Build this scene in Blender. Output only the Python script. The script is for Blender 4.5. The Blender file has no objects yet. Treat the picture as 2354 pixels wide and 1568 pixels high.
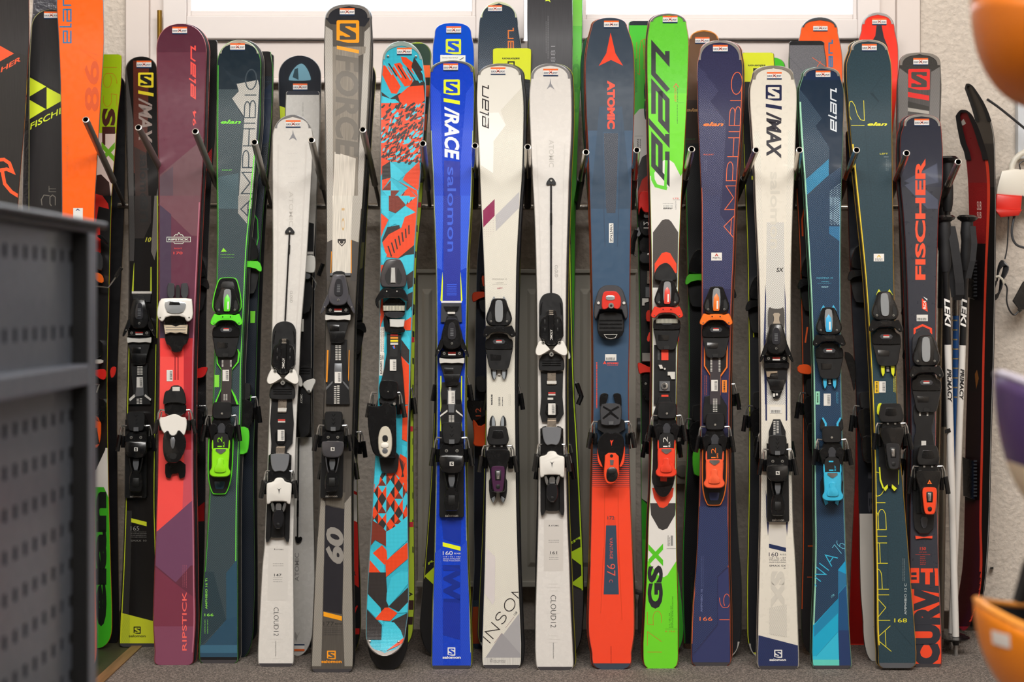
import bpy, bmesh, math, random
from mathutils import Vector, Matrix
from mathutils.geometry import tessellate_polygon
random.seed(7)
S=bpy.context.scene
COL=S.collection
# ---------------------------------------------------------------- camera, sky, lamps, exposure
F=3500.0; CX=1177.0; HY=690.0; H=0.9623          # focal length and horizon in photo pixels, eye height
CAM=Vector((0,0,H))
cd=bpy.data.cameras.new('camera'); cam=bpy.data.objects.new('camera',cd); COL.objects.link(cam); S.camera=cam
cd.sensor_width=36; cd.lens=36*F/2354; cam.location=CAM; cam.rotation_euler=(math.radians(90),0,0)
cd.shift_y=-(784-HY)/2354; cd.clip_start=0.05
cd.dof.use_dof=True; cd.dof.focus_distance=4.03; cd.dof.aperture_fstop=3.2
w=bpy.data.worlds.new('world'); S.world=w; w.use_nodes=True
w.node_tree.nodes['Background'].inputs[0].default_value=(0.93,0.965,1,1)
w.node_tree.nodes['Background'].inputs[1].default_value=2.3
S.view_settings.view_transform='Standard'; S.view_settings.look='None'; S.view_settings.exposure=0.1; S.view_settings.gamma=1
def area(name,loc,target,sx,sy,power,col=(1,1,1)):
    l=bpy.data.lights.new(name,'AREA'); l.shape='RECTANGLE'; l.size=sx; l.size_y=sy; l.energy=power; l.color=col
    o=bpy.data.objects.new(name,l); COL.objects.link(o); o.location=loc
    o.rotation_euler=(Vector(target)-Vector(loc)).to_track_quat('-Z','Y').to_euler(); return o
area('ceiling_lamp_front',(0.2,0.1,4.45),(0.1,4.1,0.7),5.0,1.7,500,(1,0.975,0.94))
area('window_daylight',(0.0,4.85,2.75),(0.0,3.4,1.2),2.4,1.0,34,(0.86,0.94,1))

# ---------------------------------------------------------------- pixels of the photograph to points in the room
K=3.2667
def T(t,x,y):
    return ((0,440,860,1280,1680,1960)[int(t[1])]+x/K, {'A':0,'B':450,'C':820,'D':1088}[t[0]]+y/K)
def TL(t,c): return [T(t,c[i],c[i+1]) for i in range(0,len(c),2)]
def ray(px,py): return Vector(((px-CX)/F,1.0,(HY-py)/F))
def at(px,py,D): return CAM+ray(px,py)*D
def lin(h):
    h=h.lstrip('#'); r=[int(h[i:i+2],16)/255 for i in (0,2,4)]
    return tuple([(c/12.92 if c<=.04045 else ((c+.055)/1.055)**2.4) for c in r])+(1,)
_m={}
def mat(h,rough=.38,metal=0.0,coat=0.0,tex=None,trans=0.0):
    k=(h,rough,metal,coat,tex,trans)
    if k in _m: return _m[k]
    m=bpy.data.materials.new('surface'); m.use_nodes=True; nt=m.node_tree; b=nt.nodes['Principled BSDF']
    b.inputs['Base Color'].default_value=lin(h); b.inputs['Roughness'].default_value=rough; b.inputs['Metallic'].default_value=metal
    b.inputs['Coat Weight'].default_value=coat*.55; b.inputs['Coat Roughness'].default_value=.12
    b.inputs['Transmission Weight'].default_value=trans
    L=nt.links.new
    def N(t,**k):
        n=nt.nodes.new(t)
        for a,v in k.items(): setattr(n,a,v)
        return n
    tc=N('ShaderNodeTexCoord')
    def bump(src,st,dist=.001):
        u=N('ShaderNodeBump'); u.inputs['Strength'].default_value=st; u.inputs['Distance'].default_value=dist; L(src,u.inputs['Height']); L(u.outputs[0],b.inputs['Normal'])
    def mixc(fac,c1,c2):
        x=N('ShaderNodeMix',data_type='RGBA'); L(fac,x.inputs[0]); x.inputs[6].default_value=c1; x.inputs[7].default_value=c2; L(x.outputs[2],b.inputs['Base Color'])
    def ramp(src,a,c):
        r=N('ShaderNodeValToRGB'); r.color_ramp.elements[0].position=a; r.color_ramp.elements[1].position=c; L(src,r.inputs[0]); return r.outputs[0]
    c=lin(h); dk=tuple(v*.55 for v in c[:3])+(1,); lt=tuple(min(1,v*1.5+.02) for v in c[:3])+(1,)
    if tex in('scuff',None):
        n=N('ShaderNodeTexNoise'); n.inputs['Scale'].default_value=60; n.inputs['Detail'].default_value=6; L(tc.outputs['Object'],n.inputs[0])
        r=N('ShaderNodeMapRange'); r.inputs[3].default_value=max(.05,rough-.08); r.inputs[4].default_value=rough+.12; L(n.outputs[0],r.inputs[0]); L(r.outputs[0],b.inputs['Roughness'])
    elif tex in('scales','dots','weave'):
        mp=N('ShaderNodeMapping'); L(tc.outputs['Object'],mp.inputs[0]); mp.inputs['Scale'].default_value=(1,1,0)
        mp.inputs['Rotation'].default_value=(0,0,0 if tex=='weave' else .95); sc={'scales':88,'dots':100,'weave':90}[tex]
        w1=N('ShaderNodeTexWave'); w1.bands_direction='X'; w2=N('ShaderNodeTexWave'); w2.bands_direction='Y'
        for q in (w1,w2): q.inputs['Scale'].default_value=sc; L(mp.outputs[0],q.inputs[0])
        ml=N('ShaderNodeMath',operation='MULTIPLY'); L(w1.outputs[1],ml.inputs[0]); L(w2.outputs[1],ml.inputs[1])
        a=(.62,1.75) if tex=='scales' else (.9,1.12)
        mixc(ml.outputs[0],tuple(v*a[0] for v in c[:3])+(1,),tuple(min(1,v*a[1]+(.015 if tex=='scales' else 0)) for v in c[:3])+(1,)); bump(ml.outputs[0],.3,.0006)
    elif tex in('hatchl','hatchr','vee','brush','cloth'):
        mp=N('ShaderNodeMapping'); L(tc.outputs['Object'],mp.inputs[0])
        mp.inputs['Rotation'].default_value=(0,0,{'hatchl':.65,'hatchr':-.65,'vee':.6,'brush':0,'cloth':0}[tex])
        if tex in('brush','cloth'):
            mp.inputs['Scale'].default_value=(700,14,1) if tex=='brush' else (300,300,1)
            n=N('ShaderNodeTexNoise'); n.inputs['Scale'].default_value=1; n.inputs['Detail'].default_value=4; L(mp.outputs[0],n.inputs[0])
            mixc(ramp(n.outputs[0],.35,.7),tuple(v*.8 for v in c[:3])+(1,),tuple(min(1,v*1.15) for v in c[:3])+(1,))
        else:
            n=N('ShaderNodeTexWave'); n.bands_direction='Y'; n.inputs['Scale'].default_value=105; L(mp.outputs[0],n.inputs[0])
            mixc(n.outputs[1],tuple(v*.72 for v in c[:3])+(1,),tuple(min(1,v*1.3+.01) for v in c[:3])+(1,)); bump(n.outputs[1],.2,.0005)
    elif tex=='plaster':
        n=N('ShaderNodeTexNoise'); n.inputs['Scale'].default_value=75; n.inputs['Detail'].default_value=3; L(tc.outputs['Object'],n.inputs[0]); bump(n.outputs[0],.85,.006)
        mixc(ramp(n.outputs[0],.3,.7),tuple(v*.88 for v in c[:3])+(1,),tuple(min(1,v*1.05) for v in c[:3])+(1,))
    elif tex=='carpet':
        n=N('ShaderNodeTexNoise'); n.inputs['Scale'].default_value=210; n.inputs['Detail'].default_value=3; L(tc.outputs['Object'],n.inputs[0]); bump(n.outputs[0],.8,.004)
        n2=N('ShaderNodeTexVoronoi'); n2.inputs['Scale'].default_value=330; L(tc.outputs['Object'],n2.inputs[0])
        r=N('ShaderNodeValToRGB'); L(n2.outputs['Color'],r.inputs[0]); e=r.color_ramp
        e.elements[0].position=.15; e.elements[0].color=tuple(v*.5 for v in c[:3])+(1,); e.elements[1].position=.85; e.elements[1].color=tuple(min(1,v*2.1) for v in c[:3])+(1,)
        x=e.elements.new(.5); x.color=c; L(r.outputs[0],b.inputs['Base Color'])
    elif tex=='paint':
        n=N('ShaderNodeTexNoise'); n.inputs['Scale'].default_value=8; n.inputs['Detail'].default_value=6; L(tc.outputs['Object'],n.inputs[0]); bump(n.outputs[0],.1,.004)
    elif tex=='wood':
        mp=N('ShaderNodeMapping'); mp.inputs['Scale'].default_value=(60,4,60); L(tc.outputs['Object'],mp.inputs[0])
        n=N('ShaderNodeTexNoise'); n.inputs['Scale'].default_value=2; L(mp.outputs[0],n.inputs[0]); mixc(n.outputs[0],dk,lt)
    _m[k]=m; return m

# ---------------------------------------------------------------- small geometry helpers
def chaikin(p,n=1):
    for _ in range(n):
        q=[]
        for i in range(len(p)):
            a=p[i]; b=p[(i+1)%len(p)]
            q.append((a[0]*.75+b[0]*.25,a[1]*.75+b[1]*.25)); q.append((a[0]*.25+b[0]*.75,a[1]*.25+b[1]*.75))
        p=q
    return p
def ccw(p):
    a=sum(p[i][0]*p[(i+1)%len(p)][1]-p[(i+1)%len(p)][0]*p[i][1] for i in range(len(p)))
    return p if a>0 else p[::-1]
def inset(p,d):
    n=len(p); r=[]
    for i in range(n):
        a=Vector(p[i-1]); b=Vector(p[i]); c=Vector(p[(i+1)%n])
        e1=(b-a); e2=(c-b)
        if e1.length<1e-6 or e2.length<1e-6: r.append(tuple(b)); continue
        e1.normalize(); e2.normalize(); n1=Vector((-e1.y,e1.x)); n2=Vector((-e2.y,e2.x)); m=n1+n2
        if m.length<.3: m=n1
        else: m=m/ max(.45,m.dot(n1))
        r.append((b.x+m.x*d,b.y+m.y*d))
    return r
def clip(poly,quad):
    out=poly
    for i in range(len(quad)):
        ax,ay=quad[i]; bx,by=quad[(i+1)%len(quad)]
        if abs(ax-bx)+abs(ay-by)<1e-9: continue
        res=[]; n=len(out)
        if n<3: return []
        for j in range(n):
            p=out[j]; q=out[(j+1)%n]
            sp=(bx-ax)*(p[1]-ay)-(by-ay)*(p[0]-ax); sq=(bx-ax)*(q[1]-ay)-(by-ay)*(q[0]-ax)
            if sp>=0: res.append(p)
            if (sp>=0)!=(sq>=0):
                t=sp/(sp-sq); res.append((p[0]+(q[0]-p[0])*t,p[1]+(q[1]-p[1])*t))
        out=res
    return out
def tris(poly):
    if len(poly)==3: return [poly]
    return [[poly[i] for i in t] for t in tessellate_polygon([[Vector((x,y,0)) for x,y in poly]])]
_tx={}
def glyphs(s,bold=0.0,shear=0.0):
    k=(s,bold,shear)
    if k in _tx: return _tx[k]
    c=bpy.data.curves.new('t','FONT'); c.body=s; c.offset=bold; c.shear=shear; c.resolution_u=3
    o=bpy.data.objects.new('t',c); me=o.to_mesh()
    vs=[v.co.copy() for v in me.vertices]; fs=[tuple(p.vertices) for p in me.polygons]
    x0=min(v.x for v in vs); x1=max(v.x for v in vs); y0=min(v.y for v in vs); y1=max(v.y for v in vs)
    r=[[((vs[i].x-x0)/(x1-x0),(vs[i].y-y0)/(y1-y0)) for i in f] for f in fs]
    o.to_mesh_clear(); bpy.data.objects.remove(o); bpy.data.curves.remove(c); _tx[k]=r; return r
def arc(cx,cy,rx,ry,a0,a1,n=7):
    return [(cx+rx*math.cos(math.radians(a0+(a1-a0)*i/n)),cy+ry*math.sin(math.radians(a0+(a1-a0)*i/n))) for i in range(n+1)]
# thin single-line lettering: every letter in a 1 x 1 cell (advance, strokes)
G={'A':(1,[[(0,0),(.5,1),(1,0)],[(.2,.35),(.8,.35)]]),'M':(1,[[(0,0),(0,1),(.5,.25),(1,1),(1,0)]]),'P':(.8,[[(0,0),(0,1)]+arc(.5,.72,.3,.28,90,-90)+[(0,.44)]]),
'H':(.8,[[(0,0),(0,1)],[(.8,0),(.8,1)],[(0,.5),(.8,.5)]]),'I':(.08,[[(.04,0),(.04,1)]]),
'B':(.8,[[(0,0),(0,1)]+arc(.5,.76,.25,.24,90,-90)+[(0,.52)],[(.5,.52)]+arc(.5,.26,.3,.26,90,-90)+[(0,0)]]),
'O':(.95,[arc(.47,.5,.47,.5,0,360,20)]),'1':(.1,[[(.05,0),(.05,1)]]),
'6':(.85,[arc(.6,.6,.6,.4,90,180,5)+[(0,.3)]+arc(.42,.3,.42,.3,180,495,14)]),'5':(.8,[[(.75,1),(.1,1),(.05,.58)]+arc(.38,.31,.42,.31,80,-120,10)]),
'7':(.75,[[(0,1),(.75,1),(.2,0)]]),'2':(.8,[arc(.4,.7,.38,.3,160,-20,8)+[(0,0),(.8,0)]]),
'N':(.85,[[(0,0),(0,1),(.85,0),(.85,1)]]),'S':(.75,[arc(.38,.75,.33,.25,20,250,8)+arc(.38,.26,.36,.26,70,-150,8)]),
'C':(.8,[arc(.42,.5,.42,.5,50,310,12)]),'L':(.6,[[(0,1),(0,0),(.6,0)]]),'U':(.8,[[(0,1),(0,.35)]+arc(.4,.35,.4,.35,180,360,8)+[(.8,1)]]),
'D':(.8,[[(0,0),(0,1)]+arc(.4,.5,.4,.5,90,-90,10)+[(0,0)]]),
'q':(3.7,[[(.05,.5),(.8,.5),(.8,1),(0,1),(0,0),(.8,0)],[(1.1,1.45),(1.1,0),(1.3,0)],[(1.5,1),(2.3,1),(2.3,0),(1.5,0),(1.5,.5),(2.3,.5)],[(2.6,0),(2.6,1),(3.4,1),(3.4,0),(3.65,0)]])}
def strokes(s,gap=.25):
    x=0; out=[]
    for ch in s:
        a,st=G[ch]
        for l in st: out.append([(x+p[0],p[1]) for p in l])
        x+=a+gap
    W=x-gap; return [[(p[0]/W,p[1]) for p in l] for l in out]
def polyline(pts,w):
    p=[Vector(x) for x in pts]; p=[x for i,x in enumerate(p) if i==0 or (x-p[i-1]).length>1e-5]
    if len(p)<2: return []
    closed=(p[0]-p[-1]).length<1e-4 and len(p)>3; n=len(p); L=[]
    for i in range(n):
        a=p[i-1] if i else (p[-2] if closed else None); b=p[i+1] if i<n-1 else (p[1] if closed else None)
        d1=(p[i]-a).normalized() if a is not None else None; d2=(b-p[i]).normalized() if b is not None else None
        if d1 is None: d1=d2
        if d2 is None: d2=d1
        n1=Vector((-d1.y,d1.x)); n2=Vector((-d2.y,d2.x)); m=n1+n2
        m=n1 if m.length<.2 else m.normalized(); m=m/max(.35,m.dot(n1))*w/2
        e=Vector((0,0)) if closed or 0<i<n-1 else (d1*w*.3*(1 if i else -1))
        L.append((tuple(p[i]+m+e),tuple(p[i]-m+e)))
    return [[L[i][0],L[i][1],L[i+1][1],L[i+1][0]] for i in range(n-1)]
def para(p0,p1,p2):
    return lambda u,v:(p0[0]+(p1[0]-p0[0])*u+(p2[0]-p0[0])*v,p0[1]+(p1[1]-p0[1])*u+(p2[1]-p0[1])*v)

class Plane:
    """a flat or curved board standing in the room; picture points are carried onto it along the camera's view"""
    def __init__(s,B,a,u,n,L): s.B=B; s.a=a; s.u=u; s.n=n; s.L=L; s.b0=s.b1=0; s.bl0=s.bl1=1; s.tab=None
    def bend(s,v):
        if s.tab:
            t=s.tab
            if v<=t[0][0]: return t[0][1]
            for i in range(1,len(t)):
                if v<=t[i][0]: a,b=t[i-1],t[i]; return a[1]+(b[1]-a[1])*(v-a[0])/max(1e-9,b[0]-a[0])
            return t[-1][1]
        r=0
        if s.b1 and v>s.L-s.bl1: r+=s.b1*((v-s.L+s.bl1)/s.bl1)**2
        if s.b0 and v<s.bl0: r+=s.b0*((s.bl0-v)/s.bl0)**2
        return r
    def loc(s,px,py,h=0.0):
        r=ray(px,py); k=h; u=v=0
        for _ in range(3 if (s.b0 or s.b1) else 1):
            t=((s.B-CAM).dot(s.n)+k)/r.dot(s.n); P=CAM+r*t-s.B; u=P.dot(s.u); v=P.dot(s.a); k=h+s.bend(v)
        return Vector((u,v,k))

def link(name,me,parent=None,mw=None):
    o=bpy.data.objects.new(name,me); COL.objects.link(o)
    if parent is not None: o.parent=parent
    elif mw is not None: o.matrix_world=mw
    return o
def tag(o,label=None,cat=None,group=None,kind=None):
    if label: o['label']=label
    if cat: o['category']=cat
    if group: o['group']=group
    if kind: o['kind']=kind
    return o

class MB:
    """collects shapes for one mesh; shapes are given in picture points and a height above the board"""
    def __init__(s,pl=None): s.pl=pl; s.v=[]; s.f=[]; s.fm=[]; s.ms=[]; s.ox=s.oy=0; s.s=1; s.tan=0
    def mi(s,m):
        if m not in s.ms: s.ms.append(m)
        return s.ms.index(m)
    def face(s,vs,m):
        i=len(s.v); s.v+=vs; s.f.append(tuple(range(i,i+len(vs)))); s.fm.append(s.mi(m))
    def at(s,t,x,y,sc=1.0,tan=0.0):
        s.ox,s.oy=T(t,x,y) if t else (x,y); s.s=sc/K; s.tan=tan; return s
    def X(s,x,y): return (s.ox+(x+y*s.tan)*s.s, s.oy+y*s.s)
    def E(s,half,h0,h1,m,ch=4,r=1,dx=0):
        """symmetric piece from a half outline (x,y,...)"""
        p=[(half[i],half[i+1]) for i in range(0,len(half),2)]
        full=p+[(-x,y) for x,y in p[::-1] if abs(x)>.5]
        return s.P([c for q in full for c in (q[0]+dx,q[1])],h0,h1,m,ch,r)
    def P(s,full,h0,h1,m,ch=4,r=1):
        return s.ext([s.X(full[i],full[i+1]) for i in range(0,len(full),2)],h0,h1,m,ch*s.s,r)
    def LR(s,full,h0,h1,m,ch=3,r=1):
        s.P(full,h0,h1,m,ch,r); s.P([(-c if i%2==0 else c) for i,c in enumerate(full)],h0,h1,m,ch,r)
    def C(s,x,y,rad,h0,h1,m,ch=1.5,n=12):
        return s.P([c for i in range(n) for c in (x+rad*math.cos(i*6.2832/n),y+rad*math.sin(i*6.2832/n))],h0,h1,m,ch,0)
    def ext(s,p,h0,h1,m,ch=1.0,r=0):
        if r: p=chaikin(p,r)
        p=ccw(p); mi=s.mi(m); n=len(p)
        hh=h1-h0; c=min(abs(hh)*.5,.004+ch*.0006)
        rings=[(0,h0),(0,h1-c),(ch*.3,h1-c*.3),(ch,h1)] if ch>0 else [(0,h0),(0,h1)]
        base=len(s.v)
        for d,h in rings:
            q=inset(p,d) if d else p
            s.v+=[s.pl.loc(x,y,h) for x,y in q]
        for k in range(len(rings)-1):
            for i in range(n):
                j=(i+1)%n; a=base+k*n
                s.f.append((a+i,a+n+i,a+n+j,a+j)); s.fm.append(mi)
        top=base+(len(rings)-1)*n
        s.f.append(tuple(range(top+n-1,top-1,-1))); s.fm.append(mi)
        return s
    def tube(s,pts,rad,m,n=8,cap=True):
        """pts: local points"""
        mi=s.mi(m); base=len(s.v); L=len(pts); prev=None
        for i,p in enumerate(pts):
            p=Vector(p); d=(Vector(pts[min(i+1,L-1)])-Vector(pts[max(i-1,0)])).normalized()
            if prev is None:
                u=d.orthogonal().normalized()
            else: u=(prev-d*prev.dot(d)).normalized()
            prev=u; w_=d.cross(u); rr=rad[i] if isinstance(rad,(list,tuple)) else rad
            s.v+=[p+(u*math.cos(k*6.2832/n)+w_*math.sin(k*6.2832/n))*rr for k in range(n)]
        for i in range(L-1):
            for k in range(n):
                a=base+i*n+k; b=base+i*n+(k+1)%n; s.f.append((a,b,b+n,a+n)); s.fm.append(mi)
        if cap:
            s.f.append(tuple(base+k for k in range(n-1,-1,-1))); s.fm.append(mi)
            s.f.append(tuple(base+(L-1)*n+k for k in range(n))); s.fm.append(mi)
        return s
    def wire(s,pts,rad,m,n=7):
        q=[]
        P=[s.pl.loc(*s.X(x,y),h) for x,y,h in pts]
        for i,p in enumerate(P):
            if 0<i<len(P)-1:
                q+=[p.lerp(P[i-1],min(.25,.006/max(.001,(p-P[i-1]).length))),p,p.lerp(P[i+1],min(.25,.006/max(.001,(p-P[i+1]).length)))]
            else: q.append(p)
        return s.tube(q,rad if not isinstance(rad,(list,tuple)) else rad[0],m,n)
    def box(s,a,b,m):
        x0,y0,z0=a; x1,y1,z1=b; mi=s.mi(m); i=len(s.v)
        s.v+=[Vector(c) for c in ((x0,y0,z0),(x1,y0,z0),(x1,y1,z0),(x0,y1,z0),(x0,y0,z1),(x1,y0,z1),(x1,y1,z1),(x0,y1,z1))]
        for f in ((0,3,2,1),(4,5,6,7),(0,1,5,4),(1,2,6,5),(2,3,7,6),(3,0,4,7)): s.f.append(tuple(i+k for k in f)); s.fm.append(mi)
        return s
    def done(s,name,parent=None,label=None,smooth=True,bevel=0):
        me=bpy.data.meshes.new(name); me.from_pydata([tuple(v) for v in s.v],[],s.f)
        for m in s.ms: me.materials.append(m)
        me.polygons.foreach_set('material_index',s.fm); me.update()
        if smooth:
            me.shade_smooth() if hasattr(me,'shade_smooth') else None
            try: me.set_sharp_from_angle(angle=math.radians(38))
            except Exception: pass
        o=link(name,me,parent)
        if bevel:
            b=o.modifiers.new('bevel','BEVEL'); b.width=bevel; b.segments=2; b.limit_method='ANGLE'
        if label: o['label']=label
        return o

def hermite(rows,step=14,fine=None):
    rows=sorted(rows); out=[]
    for i in range(len(rows)-1):
        y0,a0,b0=rows[i]; y1,a1,b1=rows[i+1]
        def sl(k,j):
            lo=rows[max(0,k-1)]; hi=rows[min(len(rows)-1,k+1)]
            return (hi[j]-lo[j])/(hi[0]-lo[0])
        d=y1-y0; n=max(1,int(d/(step if fine is None or fine[0]<y0<fine[1] else 6)))
        for q in range(n):
            t=q/n; h00=2*t**3-3*t*t+1; h10=t**3-2*t*t+t; h01=-2*t**3+3*t*t; h11=t**3-t*t
            out.append((y0+d*t,h00*a0+h10*d*sl(i,1)+h01*a1+h11*d*sl(i+1,1),h00*b0+h10*d*sl(i,2)+h01*b1+h11*d*sl(i+1,2)))
    out.append(rows[-1]); return out

class Ski(Plane):
    def __init__(s,label,rows,top,bot,tp=2.2,bp=7,D=None,lean=.115,col='#111111',side='#222222',base='#151515',rough=.3,tex=None,coat=.3,
                 name='ski',cat='ski',group=None,bend=.028,bend0=0,thick=.012,off=0.0,topx=None,botx=None,face=1):
        s.rows=[tuple(r) for r in rows]; r0=min(rows); r1=max(rows)
        tx=topx if topx is not None else (r0[1]+r0[2])/2; bx=botx if botx is not None else (r1[1]+r1[2])/2
        D=D or F*H/(bot-HY)
        B=at(bx,bot,D); B.z=0.002 if bot>1400 else B.z
        D=D+off
        P=CAM+ray(tx,top)*(D+lean*(1.0 if top<400 else .8))
        if off: B.y+=off
        a=(P-B); L=a.length; a.normalize(); u=Vector((0,1,0)).cross(a).normalized(); n=u.cross(a)
        Plane.__init__(s,B,a,u,n,L); s.b1=bend; s.bl1=.2; s.b0=bend0; s.bl0=.17
        s.tan=(bx-tx)/(bot-top); s.top=top; s.bot=bot
        body=hermite(s.rows,14,(top+190,2000 if not bend0 else bot-170)); st=[]
        def cap(y_end,p,row,cx):
            c0=(row[1]+row[2])/2; hw=(row[2]-row[1])/2; res=[]
            for k in range(13):
                f=math.sin(k/13*math.pi/2)**(1.0 if p<4 else .6) if p<4 else (k/13)**.35
                hwk=hw*(1-f**p)**(1/p) ; y=row[0]+(y_end-row[0])*f; c=c0+(cx-c0)*f
                res.append((y,c-hwk,c+hwk))
            f=1; res.append((y_end,cx-hw*.12 if p<4 else cx-hw*.9,cx+hw*.12 if p<4 else cx+hw*.9)); return res[1:]
        t=cap(top,tp,body[0],tx)[::-1]; b=cap(bot,bp,body[-1],bx)
        s.st=t+body+b
        s.tab=sorted((q.y,s.bend(q.y)) for q in [s.loc((l+r)/2,y) for y,l,r in s.st])
        s.tab=[q for i,q in enumerate(s.tab) if i==0 or i==len(s.tab)-1 or abs(q[1])>1e-7 or abs(s.tab[min(i+1,len(s.tab)-1)][1])>1e-7 or abs(s.tab[i-1][1])>1e-7]
        s.root=bpy.data.objects.new(name,None); COL.objects.link(s.root)
        s.root.matrix_world=Matrix(((u.x,a.x,n.x,B.x),(u.y,a.y,n.y,B.y),(u.z,a.z,n.z,B.z),(0,0,0,1)))
        s.root.empty_display_size=.05
        tag(s.root,label,cat,group)
        s.thick=thick; s.flat=8 if bp in(8,9) else 0
        # body: sidewalls, running base and steel edges
        M=MB(s); sm=mat(side,.3,coat=.3) if isinstance(side,str) else side; bm_=mat(base,.35); em=mat('#8d8f92',.28,1.0)
        G_=[]; nst=len(s.st)
        for i,(y,l,r) in enumerate(s.st):
            e=min(i,nst-1-i)/10; th=thick*(.45+.55*min(1,e/1.4))
            G_.append([s.loc(l,y,-.0015),s.loc(l,y,-th+.002)+Vector((-.0016,0,0)),s.loc(l,y,-th)+Vector((-.0016,0,0)),s.loc(r,y,-th)+Vector((.0016,0,0)),s.loc(r,y,-th+.002)+Vector((.0016,0,0)),s.loc(r,y,-.0015)])
        nb=len(M.v)
        for g in G_: M.v+=g
        mm=[M.mi(sm),M.mi(em),M.mi(bm_),M.mi(em),M.mi(sm)]
        for i in range(nst-1):
            for k in range(5):
                a_=nb+i*6+k; M.f.append((a_,a_+6,a_+7,a_+1)); M.fm.append(mm[k])
        for q in (0,nst-1): M.f.append(tuple(nb+q*6+k for k in (range(6) if q==0 else range(5,-1,-1)))); M.fm.append(mm[0])
        M.done('running_base',s.root)
        # top sheet with a rolled rim; graphics are added to the same mesh
        s.M=MB(s); tm=mat(col,rough,coat=coat,tex=tex); c=s.M.mi(tm); rim=1.3; nb=0
        for (y,l,r) in s.st:
            q=min(rim,(r-l)*.2)
            s.M.v+=[s.loc(l,y,-.0016),s.loc(l+q,y,0),s.loc(r-q,y,0),s.loc(r,y,-.0016)]
        for i in range(nst-1):
            for k in range(3):
                a_=i*4+k; s.M.f.append((a_,a_+4,a_+5,a_+1)); s.M.fm.append(c)
        s.quads=[]
        for i in range(nst-1):
            y0,l0,r0_=s.st[i]; y1,l1,r1_=s.st[i+1]
            s.quads.append((y0,y1,[(l0+.8,y0),(r0_-.8,y0),(r1_-.8,y1),(l1+.8,y1)]))
        s.lay=0
    def poly(s,p,m,lay=None,M=None):
        if isinstance(m,str): m=mat(m,.32,coat=.3)
        if lay is None: s.lay+=1; lay=s.lay
        M=M or s.M; mi=M.mi(m); h=.0002+.000012*lay
        for t in tris(p):
            t=ccw(t); ya=min(q[1] for q in t); yb=max(q[1] for q in t)
            for y0,y1,q in s.quads:
                if y1<=ya or y0>=yb: continue
                c=clip(t,q)
                if len(c)>=3:
                    i=len(M.v); M.v+=[s.loc(x,y,h) for x,y in c]; M.f.append(tuple(range(i+len(c)-1,i-1,-1))); M.fm.append(mi)
        return s
    def reg(s,t,c,m,tex=None,rough=.32,r=0,lay=None,coat=.3):
        p=TL(t,c) if t else [(c[i],c[i+1]) for i in range(0,len(c),2)]
        if r: p=chaikin(p,r)
        return s.poly(p,mat(m,rough,coat=coat,tex=tex),lay)
    def full(s,y0,y1,m,tex=None,l=0,r=0,dy=0):
        """band across the board from y0 to y1 (full picture rows); l,r inset the sides; dy slants the ends"""
        st=[q for q in s.st if y0<q[0]<y1]
        def ed(y):
            for i in range(len(s.st)-1):
                if s.st[i][0]<=y<=s.st[i+1][0]:
                    k=(y-s.st[i][0])/max(1e-6,s.st[i+1][0]-s.st[i][0]); return (y,s.st[i][1]+(s.st[i+1][1]-s.st[i][1])*k,s.st[i][2]+(s.st[i+1][2]-s.st[i][2])*k)
            return s.st[0] if y<s.st[0][0] else s.st[-1]
        q=[ed(y0)]+st+[ed(y1)]; s.lay+=1; lay=s.lay
        for i in range(len(q)-1):
            a=q[i]; b=q[i+1]
            s.poly([(a[1]+l,a[0]),(a[2]-r,a[0]),(b[2]-r,b[0]),(b[1]+l,b[0])],mat(m,.32,coat=.3,tex=tex),lay)
        return s
    def strip(s,y0,y1,f0,f1,m,tex=None,rough=.32,metal=0.):
        """lengthwise stripe between fractions f0..f1 of the width"""
        q=[z for z in s.st if y0<=z[0]<=y1]; s.lay+=1; lay=s.lay; mm=mat(m,rough,metal,coat=.3,tex=tex)
        for i in range(len(q)-1):
            a=q[i]; b=q[i+1]; wa=a[2]-a[1]; wb=b[2]-b[1]
            s.poly([(a[1]+wa*f0,a[0]),(a[1]+wa*f1,a[0]),(b[1]+wb*f1,b[0]),(b[1]+wb*f0,b[0])],mm,lay)
        return s
    def ptxt(s,str_,p0,p1,p2,m,bold=0,shear=0,M=None):
        f=para(p0,p1,p2); s.lay+=1; lay=s.lay
        mm=mat(m,.35,coat=.2) if isinstance(m,str) else m
        for g in glyphs(str_,bold,shear): s.poly([f(*q) for q in g],mm,lay,M)
        return s
    def txt(s,t,str_,x0,y0,x1,y1,x2,y2,m,bold=0,shear=0): return s.ptxt(str_,T(t,x0,y0),T(t,x1,y1),T(t,x2,y2),m,bold,shear)
    def h(s,t,str_,x0,y0,x1,y1,m,bold=0,shear=0):   # upright: x0,y0 lower left .. x1,y1 upper right
        return s.txt(t,str_,x0,y0,x1,y0,x0,y1,m,bold,shear)
    def dn(s,t,str_,x0,y0,x1,y1,m,bold=0,shear=0,d=0):   # reads downwards
        return s.txt(t,str_,x0,y0,x0+d,y1,x1,y0,m,bold,shear)
    def up(s,t,str_,x0,y0,x1,y1,m,bold=0,shear=0,d=0):   # reads upwards, y1 is the lower end
        return s.txt(t,str_,x1,y1,x1+d,y0,x0,y1,m,bold,shear)
    def st_(s,t,str_,p,m,w,gap=.25,sh=0):
        """thin line lettering in the parallelogram p = x0,y0,x1,y1,x2,y2"""
        f=para(T(t,p[0],p[1]),T(t,p[2],p[3]),T(t,p[4],p[5])); s.lay+=1; lay=s.lay
        mm=mat(m,.35,coat=.2) if isinstance(m,str) else m
        for l in strokes(str_,gap):
            for q in polyline([f(x+sh*y,y) for x,y in l],w/K): s.poly(q,mm,lay)
        return s
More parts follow.
